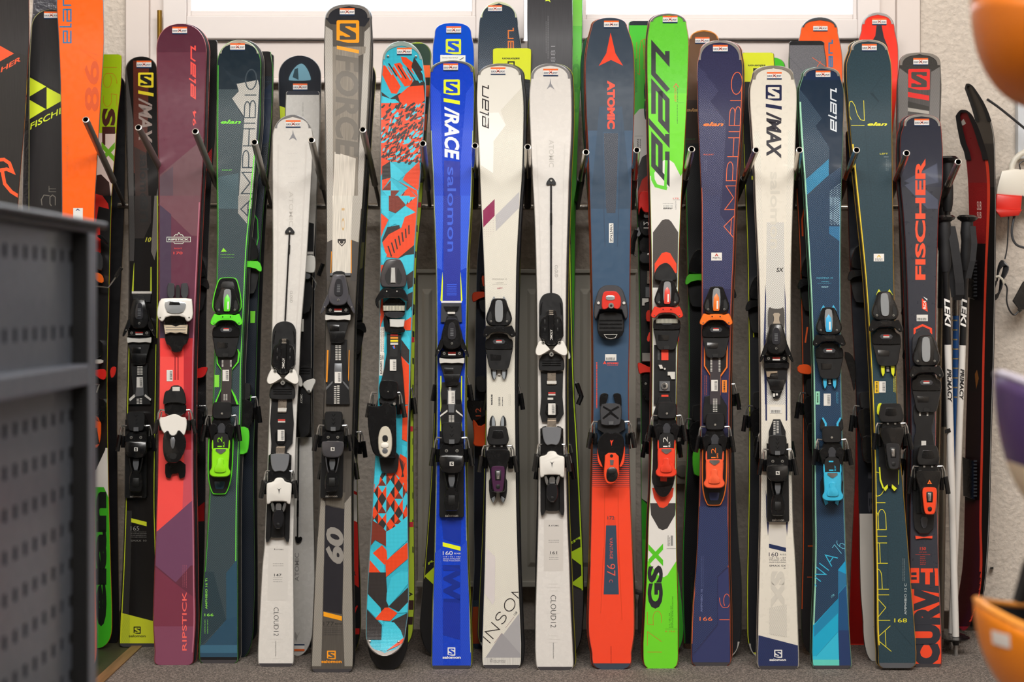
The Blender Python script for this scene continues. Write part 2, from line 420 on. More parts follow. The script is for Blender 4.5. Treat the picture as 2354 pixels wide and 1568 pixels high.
    def line(s,t,c,w,m):
        s.lay+=1; lay=s.lay
        for q in polyline(TL(t,c),w/K): s.poly(q,m if not isinstance(m,str) else mat(m,.35),lay)
        return s
    def slogo(s,t,x0,y0,x1,y1,m,bg):
        w=x1-x0; h=y1-y0; f=lambda a,b:(x0+w*a,y0+h*b)
        q=[f(*p) for p in ((0,.06),(.02,.02),(.06,0),(.94,0),(.98,.02),(1,.06),(1,.94),(.98,.98),(.94,1),(.5,1),(0,.88))]
        s.reg(t,[c for p in q for c in p],m)
        l=[f(*p) for p in ((.14,.17),(.19,.14),(.86,.14),(.86,.33),(.70,.33),(.58,.27),(.40,.27),(.38,.31),(.83,.55),(.86,.61),(.86,.84),(.81,.86),(.14,.86),(.14,.68),(.30,.68),(.40,.74),(.58,.74),(.61,.70),(.17,.46),(.14,.41))]
        return s.reg(t,[c for p in l for c in p],bg)
    def bar(s,t,x0,y0,x1,y1,d,m):
        return s.reg(t,[x0,y0,x1,y0+d,x1,y1+d,x0,y1],m)
    def fine(s,t,x0,x1,ys,m,w=3,vert=False):
        """rows of print too small to read"""
        s.lay+=1; lay=s.lay; mm=mat(m,.4); rnd=random.Random(int(x0*7+ys[0]))
        for y in ys:
            a=x0
            while a<x1-3:
                b=min(x1,a+rnd.uniform(4,11)); q=[(a,y),(b,y),(b,y+w),(a,y+w)]
                if vert: q=[(v,u) for u,v in q]
                s.poly(TL(t,[c for p in q for c in p]),mm,lay); a=b+rnd.uniform(2,5)
        return s
    def price(s,cx,cy,w=14,h=26,col='#d9d6d0',name='price_label'):
        """small white bar code label; full picture coordinates"""
        M=MB(s); mm=mat(col,.5); bk=mat('#1c1c1c',.5); f=(max(.5,1))
        hh=s.hh if hasattr(s,'hh') else .0006
        M.ext(ccw([(cx-w/2,cy-h/2),(cx+w/2,cy-h/2),(cx+w/2,cy+h/2),(cx-w/2,cy+h/2)]),hh,hh+.0008,mm,.3)
        rnd=random.Random(int(cx)); n=9
        for i in range(n):
            if h>w: y=cy-h/2+h*(.12+.8*i/n); M.ext([(cx,y),(cx+w*.38,y),(cx+w*.38,y+rnd.uniform(.6,1.7)),(cx,y+.9)],hh,hh+.001,bk,0)
            else: x=cx-w/2+w*(.1+.8*i/n); M.ext([(x,cy),(x+rnd.uniform(.6,1.7),cy),(x+1,cy+h*.4),(x,cy+h*.4)],hh,hh+.001,bk,0)
        s.hh=.0006; return M.done(name,s.root,smooth=False)
    def shop(s,cx,cy,w=34,h=17,flip=False):
        """the rental shop's sticker near the tip"""
        M=MB(s); g=-1 if flip else 1
        X=lambda x,y:(cx+x*w/2*g+y*h/2*g*(-s.tan)*0,cy+y*h/2*g)
        def r(x0,y0,x1,y1,m,hh): M.ext([X(x0,y0),X(x1,y0),X(x1,y1),X(x0,y1)],.0006,hh,mat(m,.4),0)
        r(-1,-1,1,1,'#e9e6e2',.0011); r(-1,-1,1,-.55,'#ee6a2c',.0013); r(-1,.68,1,1,'#1d3557',.0013)
        sv=s.quads; 
        def t(str_,x0,y0,x1,y1,m,b=.02):
            f=para(X(x0,y0),X(x1,y0),X(x0,y1))
            for q in glyphs(str_,b): M.v_=0; i=len(M.v); M.v+=[s.loc(*f(*p),.0015) for p in q]; M.f.append(tuple(range(i,i+len(q)))); M.fm.append(M.mi(mat(m,.4)))
        t('EUROP',-.92,.38,-.28,-.15,'#1d3557'); t('SPORT',.3,.38,.93,-.15,'#1d3557')
        M.ext([X(-.22,.15),X(-.08,-.12),X(0,.02),X(.1,-.14),X(.24,.15)],.0006,.0014,mat('#28303c',.4),0)
        M.ext([X(-.25,-.42),X(-.15,-.46),X(.3,.44),X(.2,.48)],.0006,.0013,mat('#d9553a',.4),0)
        M.ext([X(.25,-.42),X(.15,-.46),X(-.3,.44),X(-.2,.48)],.0006,.0013,mat('#d9553a',.4),0)
        return M.done('shop_sticker',s.root,smooth=False)
    def guard(s,yend,w=5,top=7,col='#b9b6b0',metal=.85,yend2=None,rough=.3,bottom=False):
        """metal or plastic cap round the tip"""
        M=MB(s); m=mat(col,rough,metal)
        st=[q for q in s.st if q[0]<=yend] if not bottom else [q for q in s.st if q[0]>=yend][::-1]
        y0=st[0][0]; ye=st[-1][0]; outer=[(q[1],q[0]) for q in st[::-1]]+[(q[2],q[0]) for q in st]
        inn=[]
        hw=(st[-1][2]-st[-1][1])/2-w; c1=(st[-1][1]+st[-1][2])/2; c0=(st[0][1]+st[0][2])/2
        y_in=y0+top*(1 if not bottom else -1)
        o=[]
        for side in (1,-1):
            seq=[]
            for q in st[::1]:
                seq.append(q)
            o.append(seq)
        # strips between outer edge and an inner ellipse
        def inner(y):
            f=(ye-y)/(ye-y_in); f=max(0,min(1,f)); p=2.3
            return hw*(1-f**p)**(1/p)
        s.lay+=1
        for i in range(len(st)-1):
            for sd in (1,2):
                def pair(q):
                    y=q[0]; c=c0+(c1-c0)*((y-y0)/(ye-y0) if ye!=y0 else 0)
                    inside=(y<y_in) if not bottom else (y>y_in)
                    ix=c if inside else (c+inner(y)*(1 if sd==2 else -1))
                    return (q[sd],y),(ix,y)
                a,b=pair(st[i]); c_,d=pair(st[i+1]); i0=len(M.v)
                hgt=.0012; M.v+=[s.loc(*a,-.0008),s.loc(a[0]+(b[0]-a[0])*.15,a[1],hgt),s.loc(*b,hgt),s.loc(*b,.0002),s.loc(*c_,-.0008),s.loc(c_[0]+(d[0]-c_[0])*.15,c_[1],hgt),s.loc(*d,hgt),s.loc(*d,.0002)]
                for k in range(3): M.f.append((i0+k,i0+k+1,i0+k+5,i0+k+4)); M.fm.append(M.mi(m))
        return M.done('tip_guard',s.root)
    def end(s): 
        if s.root.get('group')=='front row of skis' and getattr(s,'flat',0): s.full(s.bot-s.flat,s.bot+1,'#403d40')
        s.top_sheet=s.M.done('top_sheet',s.root,smooth=False); return s
# ================================================================ the room
WD=4.45                                     # the window wall stands this far from the camera
def wx(px,D=WD): return (px-CX)/F*D
def wz(py,D=WD): return H+(HY-py)/F*D
def struct(M,name,bevel=0,smooth=False): return tag(M.done(name,None,smooth=smooth,bevel=bevel),kind='structure')
PL=mat('#c9beb2',.85,tex='plaster'); WP=mat('#d6cbc5',.45,tex='paint'); WI=mat('#ddd5d2',.4,tex='paint')
struct(MB().box((-1.55-2,-2.5,-.06),(2.75,WD+.2,-.006),mat('#2a2b26',.5)),'floor')
struct(MB().box((-1.026,-2.5,-.006),(2.75,WD,0),mat('#68605a',.95,tex='carpet')),'floor_carpet')
struct(MB().box((-3.5,-2.5,-.006),(-1.056,WD,-.002),mat('#3b3a26',.55,tex='weave')),'floor_linoleum')
struct(MB().box((-1.056,-2.5,-.006),(-1.026,WD,.0035),mat('#7a5a3a',.5,tex='wood')),'trim_1')
M=MB(); x0=wx(288); x1=wx(2116); zs=wz(190); zt=2.45
M.box((-3.5,WD,-.006),(x0,WD+.2,4.6),PL); M.box((x1,WD,-.006),(2.75,WD+.2,4.6),PL); M.box((x0,WD,-.006),(x1,WD+.2,zs),PL); M.box((x0,WD,zt),(x1,WD+.2,4.6),PL)
struct(M,'wall_back')
struct(MB().box((-3.5,-2.6,-.006),(2.75,-2.5,4.6),mat('#5c5854',.8)),'wall_front'); struct(MB().box((2.55,-2.5,-.006),(2.75,WD,4.6),PL),'wall_right'); struct(MB().box((-3.5,-2.5,-.006),(-3.3,WD,4.6),PL),'wall_left')
struct(MB().box((-3.5,-2.5,4.6),(2.75,WD+.2,4.7),mat('#e8e4dc',.8)),'ceiling')
for a,b,n in ((-3.3,wx(288),'left'),(wx(2130),2.55,'right')): struct(MB().box((a,WD-.018,0),(b,WD,.055),mat('#3a2c22',.5)),'baseboard_'+n)
# window: casing, two sashes with frosted panes
win=bpy.data.objects.new('window_1',None); COL.objects.link(win); tag(win,kind='structure'); win.location=(0,WD,zs)
bpy.context.view_layer.update()
def wpart(M,name,bev=.003):
    o=M.done(name,None,smooth=False,bevel=bev); o.parent=win; o.matrix_parent_inverse=win.matrix_world.inverted(); o['kind']='structure'; return o
D0=WD-.02
M=MB()
def fr(a,b,zb,ztp,wl,wr,wb,wt,y0,y1,m):
    M.box((a,y0,zb),(a+wl,y1,ztp),m); M.box((b-wr,y0,zb),(b,y1,ztp),m); M.box((a+wl,y0,zb),(b-wr,y1,zb+wb),m); M.box((a+wl,y0,ztp-wt),(b-wr,y1,ztp),m)
X=lambda p:wx(p,D0)
fr(X(288),X(2116),wz(188,D0),zt+.05,X(342)-X(288),X(2116)-X(2062),.012,.06,WD-.02,WD+.12,WP)
fr(X(342),X(2062),wz(188,D0)+.012,zt,X(376)-X(342),X(2062)-X(2022),wz(92,D0)-wz(188,D0)-.012,.04,WD-.008,WD+.12,WP)
M.box((X(286),WD-.034,wz(192,D0)),(X(2118),WD+.02,wz(184,D0)),WP)
wpart(M,'window_casing')
for a,b,n in ((376,1205,37),(1232,2022,45)):
    M=MB(); yb=90
    fr(X(a),X(b),wz(yb,D0),zt-.05,X(a+54)-X(a),(X(b)-X(1094)) if a==376 else X(2022)-X(1970),wz(n,D0)-wz(yb,D0),.05,WD-.03,WD+.05,WI) if a==376 else fr(X(a),X(b),wz(yb,D0),zt-.05,X(1338)-X(a),X(2022)-X(1970),wz(n,D0)-wz(yb,D0),.05,WD-.03,WD+.05,WI)
    g0,g1=(X(430),X(1094)) if a==376 else (X(1338),X(1970))
    fr(g0,g1,wz(n,D0),zt-.1,.012,.012,.016,.012,WD-.022,WD+.01,WI)
    wpart(M,'window_sash')
gm=mat('#f4f8fb',.6,trans=1.0); nt=gm.node_tree
n=nt.nodes.new('ShaderNodeTexNoise'); n.inputs['Scale'].default_value=260; u=nt.nodes.new('ShaderNodeBump'); u.inputs['Strength'].default_value=.8; nt.links.new(n.outputs[0],u.inputs['Height']); nt.links.new(u.outputs[0],nt.nodes['Principled BSDF'].inputs['Normal'])
for a,b in ((430,1094),(1338,1970)): wpart(MB().box((X(a),WD+.01,wz(45,D0)),(X(b),WD+.014,zt-.1),gm),'window_pane',0)
M=MB(); BR_=mat('#8a6a2a',.3,.9); M.tube([at(367,24,WD-.04),at(367,96,WD-.04)],.0072,BR_,10); M.tube([at(367,95,WD-.04),at(363,108,WD-.035)],.004,BR_); wpart(M,'window_hinge',0)
# radiator
rad=bpy.data.objects.new('radiator',None); COL.objects.link(rad); rad.location=((wx(960)+wx(1462))/2,WD-.05,.1); tag(rad,'ribbed panel radiator low on the wall behind the skis','radiator'); bpy.context.view_layer.update()
def under(o,r): o.parent=r; o.matrix_parent_inverse=r.matrix_world.inverted(); return o
RM=mat('#d2ccbe',.4); RD_=WD-.075
xa,xb=wx(960,RD_),wx(1462,RD_); za,zb_=wz(1340,RD_),wz(628,RD_)
M=MB(); M.box((xa,RD_+.006,za),(xb,RD_+.03,zb_),RM)
x=xa+.012
while x<xb-.04:
    M.v_=0; i=len(M.v); w_=.030; z0=za+.045; z1=zb_-.045; y=RD_+.006
    M.v+=[Vector(c) for c in ((x,y,z0),(x+.009,y-.009,z0+.014),(x+w_-.009,y-.009,z0+.014),(x+w_,y,z0),(x,y,z1),(x+.009,y-.009,z1-.014),(x+w_-.009,y-.009,z1-.014),(x+w_,y,z1))]
    for f in ((0,1,5,4),(1,2,6,5),(2,3,7,6),(0,3,2,1),(4,5,6,7)): M.f.append(tuple(i+k for k in f)); M.fm.append(M.mi(RM))
    x+=.0505
under(M.done('radiator_panel',smooth=False,bevel=.002),rad)
M=MB(); M.box((xa-.004,RD_-.004,zb_),(xb+.004,WD-.004,zb_+.011),RM); M.box((xa-.004,RD_-.002,za-.012),(xb+.004,RD_+.02,za+.004),RM); under(M.done('top_cover',smooth=False,bevel=.002),rad)
M=MB(); M.tube([Vector((wx(1470),WD-.045,0)),Vector((wx(1470),WD-.045,.09)),Vector((wx(1470),WD-.045,.115)),Vector((xb-.02,WD-.045,.125))],.008,mat('#6b6660',.4)); M.tube([Vector((wx(1462),WD-.045,.60)),Vector((wx(1476),WD-.045,.60))],.022,mat('#4b4a48',.4),14); under(M.done('supply_pipe'),rad)
o=MB(); o.box((wx(1548),WD-.035,wz(1110)),(wx(1590),WD,wz(1055)),mat('#b5aea0',.4)); o.tube([at(1569,1083,WD-.042),at(1569,1083,WD-.034)],.019,mat('#8f897d',.4),16)
tag(o.done('wall_socket',None,bevel=.002),'beige wall socket low between the green ski and the indigo ski','socket')
# ---------------------------------------------------------------- the rack: one rail and its pegs
RDp=4.36; rack=bpy.data.objects.new('ski_rack',None); COL.objects.link(rack); rack.location=at(1180,475,RDp); tag(rack,'steel wall rack with one long rail and upward slanting pegs between the skis','rack'); bpy.context.view_layer.update()
ST=mat('#b5aea4',.22,.95); ST2=mat('#6f6c68',.3,.9); RB=mat('#141414',.45)
M=MB(); M.tube([at(272,473,RDp),at(2172,478,RDp)],.0092,ST,14); under(M.done('rail'),rack)
for bx in (330,960,1560,2166): M=MB(); M.tube([at(bx,476,RDp),at(bx,480,WD-.0)],.008,ST2,10); under(M.done('wall_bracket'),rack)
PEG=[(197,275,285,470,0),(318,293,412,470,0),(449,302,516,471,0),(585,327,623,472,0),(716,322,752,472,0),(834,298,873,472,0),(972,330,988,473,0),(1092,335,1092,474,1),(1213,338,1213,474,1),(1347,350,1325,475,1),(1464,345,1452,475,1),(1590,343,1560,475,1),(1738,345,1684,475,1),(1838,345,1820,475,1),(1969,345,1922,476,1),(2084,352,2038,476,1),(2203,372,2158,478,1)]
for tx,ty,bx,by,dk in PEG:
    a=at(bx,by,RDp-.008); b=at(tx,ty,3.93 if dk else 3.9); d=(b-a)
    M=MB(); r=.0088
    # a pipe with an open end
    e=d.normalized(); s0=a+d*(.52 if dk else .3); s1=b
    M.tube([s0,s1],r,ST if dk else mat('#8f8b87',.35,.6),16,cap=False); M.tube([s1-e*.0001,s1+e*.0006],[r,r*.74],mat('#d8d4ce',.25,.8),16,cap=False)
    M.tube([s1+e*.0006,s1-e*.05],[r*.74,r*.74],mat('#0b0b0b',.8),16,cap=False); M.tube([s1-e*.05,s1-e*.051],[r*.74,r*.74],mat('#0b0b0b',.8),16)  # black bore colour paints the shade inside the pipe
    o=under(M.done('peg'),rack)
    M=MB(); M.tube([a,a+d*(.53 if dk else .31)],r*(1.12 if dk else .62),RB if dk else mat('#5e5b58',.4,.6),14); q=under(M.done('peg_sleeve'),rack)
# ---------------------------------------------------------------- ski bindings
BK=mat('#101011',.24,coat=.6); BK2=mat('#19191a',.34,coat=.2); BM=mat('#070707',.5); DG=mat('#3b3c40',.3,coat=.4); MG=mat('#77797c',.3,.5)
SV=mat('#c9c9c7',.2,.9); WH=mat('#e4e1da',.35,coat=.3); WL=mat('#cbc8c1',.5); CL=mat('#a9adb0',.12,.35,coat=.8); SCR=mat('#b9b6ae',.3,.8)
RD=mat('#c5372f',.4); RAIL=mat('#c6b8a8',.25,.85)
def M_(sk,t,cx,cy,sc): return MB(sk).at(t,cx,cy,sc,sk.tan)
def tick(M,x,y0,y1,n,h,w=9,m=None):
    for i in range(n):
        y=y0+(y1-y0)*i/n; M.P([x-w,y,x+w,y,x+w,y+(y1-y0)/n*.55,x-w,y+(y1-y0)/n*.55],h,h+.0008,m or WL,0,0)
def lettering(M,sk,s,x0,y0,x1,y1,x2,y2,h,m,bold=.0,sh=0):
    f=para(M.X(x0,y0),M.X(x1,y1),M.X(x2,y2))
    for q in glyphs(s,bold,sh):
        i=len(M.v); M.v+=[sk.loc(*f(*p),h) for p in q]; M.f.append(tuple(range(i+len(q)-1,i-1,-1))); M.fm.append(M.mi(m))
def brakes(sk,par,M0,y,w=75,out=42,drop=95,arm=95,sides=(-1,1),flip=1,both=True,h=.03):
    for s_ in sides:
        B=MB(sk).at(None,M0.ox,M0.oy,M0.s*K,M0.tan)
        B.wire([(s_*(w-12),y,h),(s_*(w+out*.7),y-3*flip,h),(s_*(w+out),y+25*flip,h),(s_*(w+out+8),y+drop*flip,h-.004)],.0023,SV)
        if both: B.wire([(s_*(w+out*.5),y+12*flip,h-.015),(s_*(w+out*.6),y+40*flip,h-.018),(s_*(w+out*.55),y+(drop+20)*flip,h-.02)],.002,SV)
        B.wire([(s_*(w+out+7),y+(drop-12)*flip,h-.004),(s_*(w+out+26),y+(drop+arm)*flip,h-.006)],.0062,BK,8)
        B.wire([(s_*(w+out*.55),y+(drop-5)*flip,h-.02),(s_*(w+out*.5),y+(drop+arm*.75)*flip,h-.022)],.0066,BK,8)
        B.done('brake_arm',par)
def screws(M,pts,h,r=10):
    for x,y in pts: M.C(x,y,r,h-.004,h,SCR,2); M.C(x,y,r*.45,h,h+.0006,BM,0,6)

def toeE(sk,t,cx,cy,sc=1.0,acc=None,wing=None,nose=False,prong=None,win=None,num=True,warn=True,tower=1.0,ribbed=False):
    """pear shaped toe piece; cx,cy = top edge of the wings"""
    M=M_(sk,t,cx,cy,sc); wing=wing or BK; k=tower
    # mounting plate below
    if prong is not None:
        for s_ in (-1,1):
            M.P([s_*12,-150*k,s_*20,-195*k,s_*38,-222*k,s_*62,-175*k,s_*70,-60,s_*20,-60],0,.010,BK2,3)
            M.P([s_*24,-200*k,s_*38,-222*k,s_*60,-182*k,s_*52,-160*k,s_*34,-180*k],.010,.0115,prong,1,0)
            M.P([s_*66,300,s_*60,380,s_*38,416,s_*20,385,s_*14,310],0,.010,BK2,3)
            M.P([s_*50,318,s_*48,380,s_*38,410,s_*24,385,s_*22,322],.010,.0115,prong,1,0)
        for i in range(5): M.P([-10,318+i*12,10,318+i*12,10,324+i*12,-10,324+i*12],0,.006,WL,0,0)
    if nose:
        if acc: M.E([40,-280,66,-272,82,-240,112,-120,116,-30,60,0],0,.012,acc,2)
        M.E([36,-276,60,-268,76,-236,104,-120,106,-30,60,0],0,.016,BK,4)
        M.E([22,-250,42,-246,50,-225,58,-190,20,-185],.016,.0165,BM,.5)
    M.E([32,-205*k,52,-195*k,66,-150*k,92,-85*k,100,-45,82,-8,50,6],0,.040,BK,7)
    M.done_toe=None
    M.LR([50,-60,62,-120*k,84,-72*k,88,-40,62,-18],.036,.0405,BM,1)
    par=M
    M.E([24,-192*k,30,-150*k,32,-120*k,30,-44,16,-24],.036,.0445,CL if win is None else win,3)
    if acc: M.E([2,-150*k,20,-122*k,24,-28,18,-20],.044,.0455,acc,1.5,0); M.P([2,-95,14,-95,14,-35,2,-35],.0455,.046,WH,0,0)
    screws(M,[(-60,-32),(60,-32)],.041,9)
    # pad, sole plate
    M.E([60,60,74,95,102,105,106,150,104,170,92,180],0,.024,BK,4)
    M.E([34,105,48,118,40,135,26,140],.024,.0255,DG,1,0)
    if warn: M.P([-20,108,20,108,20,116,-20,116],.0255,.0262,RD,0,0); M.P([-22,119,22,119,22,127,-22,127],.0255,.0262,WH,0,0)
    if ribbed:
        M.E([86,92,84,130],.0,.027,mat('#b7b5a4',.4),2,0)
        for i in range(-8,9): M.P([i*10-1.5,92,i*10+1.5,92,i*10+1.5,130,i*10-1.5,130],.027,.0275,DG,0,0)
    M.E([102,162,103,185,92,225,76,312,56,332,40,334],0,.020,BK2,4)
    M.P([-66,215,-64,262,10,262,16,250,16,222],.020,.0208,BK,.6,0)
    if not prong: M.E([18,300,26,312,20,328],.02,.022,BM,1,0)
    o=M.done('toe_binding',sk.root)
    W=M_(sk,t,cx,cy,sc)
    W.E([34,4,60,10,92,-2,100,4,122,52,125,78,100,92,84,80,62,58,40,50],.020,.047,wing,5,1)
    W.P([-48,14,48,14,44,34,-44,34],.046,.0475,wing,1,0)
    W.C(-30,22,5,.046,.049,BM); W.C(30,22,5,.046,.049,BM); W.C(-96,68,5,.046,.049,SV,.5,8); W.C(96,68,5,.046,.049,SV,.5,8)
    W.done('toe_wings',o)
    return o
def toeS(sk,t,cx,cy,sc=1.0,strip=WL,body=None,black=False):
    """broad sculpted toe piece; cy = top of the grip strip"""
    body=body or BK; M=M_(sk,t,cx,cy,sc)
    M.E([40,-325,48,-290,80,-180,92,-60],0,.008,BK2,2)
    M.E([30,-300,48,-292,60,-240,78,-160,72,-110,52,-80,20,-70],0,.046,body,8)
    M.E([10,-270,24,-255,34,-190,30,-150,12,-140],.044,.0485,mat('#3c3c40',.12,.3,coat=.9),3)
    tick(M,0,-225,-165,5,.048,12,MG)
    M.C(0,-112,9,.044,.048,SCR); M.C(0,-112,5,.048,.0485,BM,0)
    M.E([86,-60,84,-14],0,.026,BK,3,0); screws(M,[(-58,-38),(58,-38)],.028,12)
    M.P([-28,-48,28,-48,28,-36,-28,-36],.026,.027,RD,0,0); M.P([-28,-33,28,-33,28,-24,-28,-24],.026,.027,WH,0,0)
    M.E([92,-12,92,20,80,66,66,120,56,158,46,200,40,205],0,.018,BK2,3,0)
    M.P([-60,70,-56,118,12,118,12,72],.018,.0186,BK,.5,0)
    M.E([60,122,50,196,0,200],.018,.0188,BK,1,0)
    m2=strip if not black else BK
    M.E([0,5,50,2,92,-5,96,0,94,34,88,40,50,34,0,38],.012,.027,m2,3,0)
    o=M.done('toe_binding',sk.root)
    W=M_(sk,t,cx,cy,sc)
    W.LR([62,-165,84,-150,104,-95,128,-30,128,-8,112,-14,86,-62,60,-92],.010,.044,body,5)
    W.C(-100,-60,5,.042,.0455,SCR,.5,8); W.C(100,-60,5,.042,.0455,SCR,.5,8)
    W.done('toe_wings',o); return o
def toeA(sk,t,cx,cy,sc=1.0):
    """slim black toe lever with white wings; cy = the big cross screw"""
    M=M_(sk,t,cx,cy,sc)
    M.E([20,-462,60,-448,84,-410,90,-370,92,-60],0,.010,BK2,3)
    M.C(0,-358,4,.010,.011,BM,0)
    M.LR([62,-400,78,-372,86,-300,74,-290,70,-360],.010,.0115,BK,1)
    M.E([34,-336,38,-290,68,-282,84,-230,88,-140,70,-112,40,-100,34,-70],0,.040,BK,7)
    M.LR([42,-262,54,-262,54,-222,42,-222],.040,.041,BM,1); M.LR([42,-200,54,-200,54,-168,42,-168],.040,.041,BM,1)
    M.E([22,-300,22,-70],.036,.046,BK,5,0); tick(M,0,-330,-280,4,.04,16,RAIL)
    lettering(M,sk,'ATOMIC',-9,-185,-9,-108,9,-185,.0466,WH,.01)
    M.E([60,-5,88,30,96,60,98,100,90,122,0,130],0,.022,BK2,5)
    for y in (45,62,79): M.E([70,y,70,y+6],.022,.024,BK,1,0)
    M.C(0,0,19,0,.034,SCR,3,16); M.C(0,0,8,.034,.0345,BM,0,4)
    o=M.done('toe_binding',sk.root)
    W=M_(sk,t,cx,cy,sc)
    W.LR([8,-38,70,-100,92,-102,118,-45,122,-5,104,14,76,10,14,-28],.018,.044,WH,6); screws(W,[(-60,-88),(60,-88)],.046,14)
    W.done('toe_wings',o); return o
def heelE(sk,t,cx,cy,sc=1.0,acc=None,label='12',sub='ELX',loop=True,br=True,wide=False,lab=True,lc=None):
    """heel piece with a long coloured lever; cy = top of the heel pad"""
    M=M_(sk,t,cx,cy,sc); acc=acc or BK
    if loop:
        M.E([95,160,98,430,92,560,76,640,52,690,40,695],0,.008,loop if loop is not True else BK2,2)
        M.E([86,160,88,430,84,560,68,636,48,684,36,688],0,.010,BK2,2); M.E([34,596,40,600,34,640,26,655],.010,.0105,sk.topcol if hasattr(sk,'topcol') else BM,.5,0)
    M.E([46,0,66,8,74,40,72,110,58,124,44,128],0,.042,BK2,6); M.C(0,88,9,.042,.044,SCR)
    M.E([60,124,74,150,70,190,30,210],0,.034,BK,3)
    M.LR([34,170,70,160,98,190,96,210,74,300,66,330,52,300,50,240,20,232],0,.044,BK,6)
    M.E([14,160,34,195,40,222,26,236],.03,.040,DG,3)
    M.E([50,232,66,300,64,352,50,360],0,.052,BM,4)
    o=M.done('heel_binding',sk.root)
    if lab:
        W=M_(sk,t,cx,cy,sc); lettering(W,sk,label,8,338,8,262,-26,338,.0528,lc or acc,-.01); lettering(W,sk,sub,27,338,27,298,15,338,.0528,lc or acc,.02); W.done('size_print',o)
    L=M_(sk,t,cx,cy,sc)
    L.E([40,346,66,350,68,400,64,470,66,500,80,520,78,545,58,562,30,566],.008,.056,acc,7); L.LR([54,360,58,284,69,288,69,362],.008,.0555,acc,2)
    L.E([38,352,40,368,8,392],.05,.058,SV,2,0)
    L.E([26,420,24,470,40,482,46,520,30,530,10,532],.055,.060,acc,4)
    L.done('heel_lever',o)
    if br: brakes(sk,o,M,104,84,32,80,110)
    return o
def heelS(sk,t,cx,cy,sc=1.0,body=None,brand=True,br=True,brk=BK):
    """black heel piece with a forked lever; cy = top of the heel pad"""
    body=body or BK; M=M_(sk,t,cx,cy,sc)
    M.E([82,60,84,560,84,640,76,652],0,.012,BK2,4,0)
    M.E([46,0,64,8,70,40,66,95,56,140,40,150],0,.042,BK2,6)
    for i in range(3):
        y=20+i*30; M.P([-12,y,0,y+16,12,y,12,y+5,0,y+21,-12,y+5],.042,.0425,BK,0,0)
    M.E([20,118,20,150],.04,.046,MG,2,0)
    M.E([60,150,84,190,86,230],0,.036,BK,4,0); screws(M,[(-36,196),(36,196)],.038,12)
    o=M.done('heel_binding',sk.root)
    L=M_(sk,t,cx,cy,sc)
    L.E([74,222,86,240,84,290,70,330,50,345,30,350],0,.056,body,9)
    if brand: L.P([-14,270,14,270,14,298,-14,298],.056,.057,WH,.5,0); L.P([-8,275,9,275,9,280,-2,280,9,287,9,293,-9,293,-9,288,2,288,-8,282],.057,.0575,BM,0,0)
    L.LR([44,340,56,350,40,440,26,470,22,460,34,420],.02,.054,body,3)
    L.E([24,356,24,400,14,440],.01,.040,MG,3,0)
    L.E([24,440,46,470,54,540,46,600,30,606],.01,.050,BK,6); L.E([22,500,24,560,10,566],.050,.051,BM,1,0)
    L.done('heel_lever',o)
    if brand: P=M_(sk,t,cx,cy,sc); lettering(P,sk,'salomon',-44,646,44,646,-44,628,.0126,WL,.01); P.done('brand_print',o)
    if br: brakes(sk,o,M,108,80,34,80,110)
    return o
def heelA(sk,t,cx,cy,sc=1.0,br=True):
    """heel piece with a white housing and bright lever; cy = top of grey pad"""
    M=M_(sk,t,cx,cy,sc)
    M.LR([50,-20,86,0,90,620,84,655,66,650,50,620],0,.016,BK2,4,0); M.E([60,120,60,610,30,620,0,620],0,.012,BK2,2,0)
    M.E([34,-62,34,10],0,.014,RAIL,2,0); M.LR([28,-22,80,-12,84,60,70,60],0,.03,BK,4)
    M.E([68,-12,74,10,64,90,40,128,10,120],0,.040,mat('#6b6d71',.45),5)
    M.E([84,100,88,190,30,200],0,.034,BK,3)
    o=M.done('heel_binding',sk.root)
    W=M_(sk,t,cx,cy,sc)
    W.E([26,168,44,200,92,208,96,232,92,350,84,372,60,360,58,348],.0,.058,WH,9)
    W.P([-16,246,-4,262,0,292,4,262,16,246,2,258,0,252,-2,258],.058,.0588,BM,0,0)
    W.done('heel_housing',o)
    L=M_(sk,t,cx,cy,sc)
    L.LR([40,352,62,358,48,420,34,430,26,400],.01,.050,SV,3); L.E([20,358,26,400,16,440],.02,.046,SV,3)
    L.E([34,408,46,470,40,520,20,552],.01,.054,mat('#4a4a4d',.12,.8,coat=.6),7); L.C(0,520,12,.054,.055,BM)
    L.done('heel_lever',o)
    if br: brakes(sk,o,M,122,82,26,80,120)
    return o
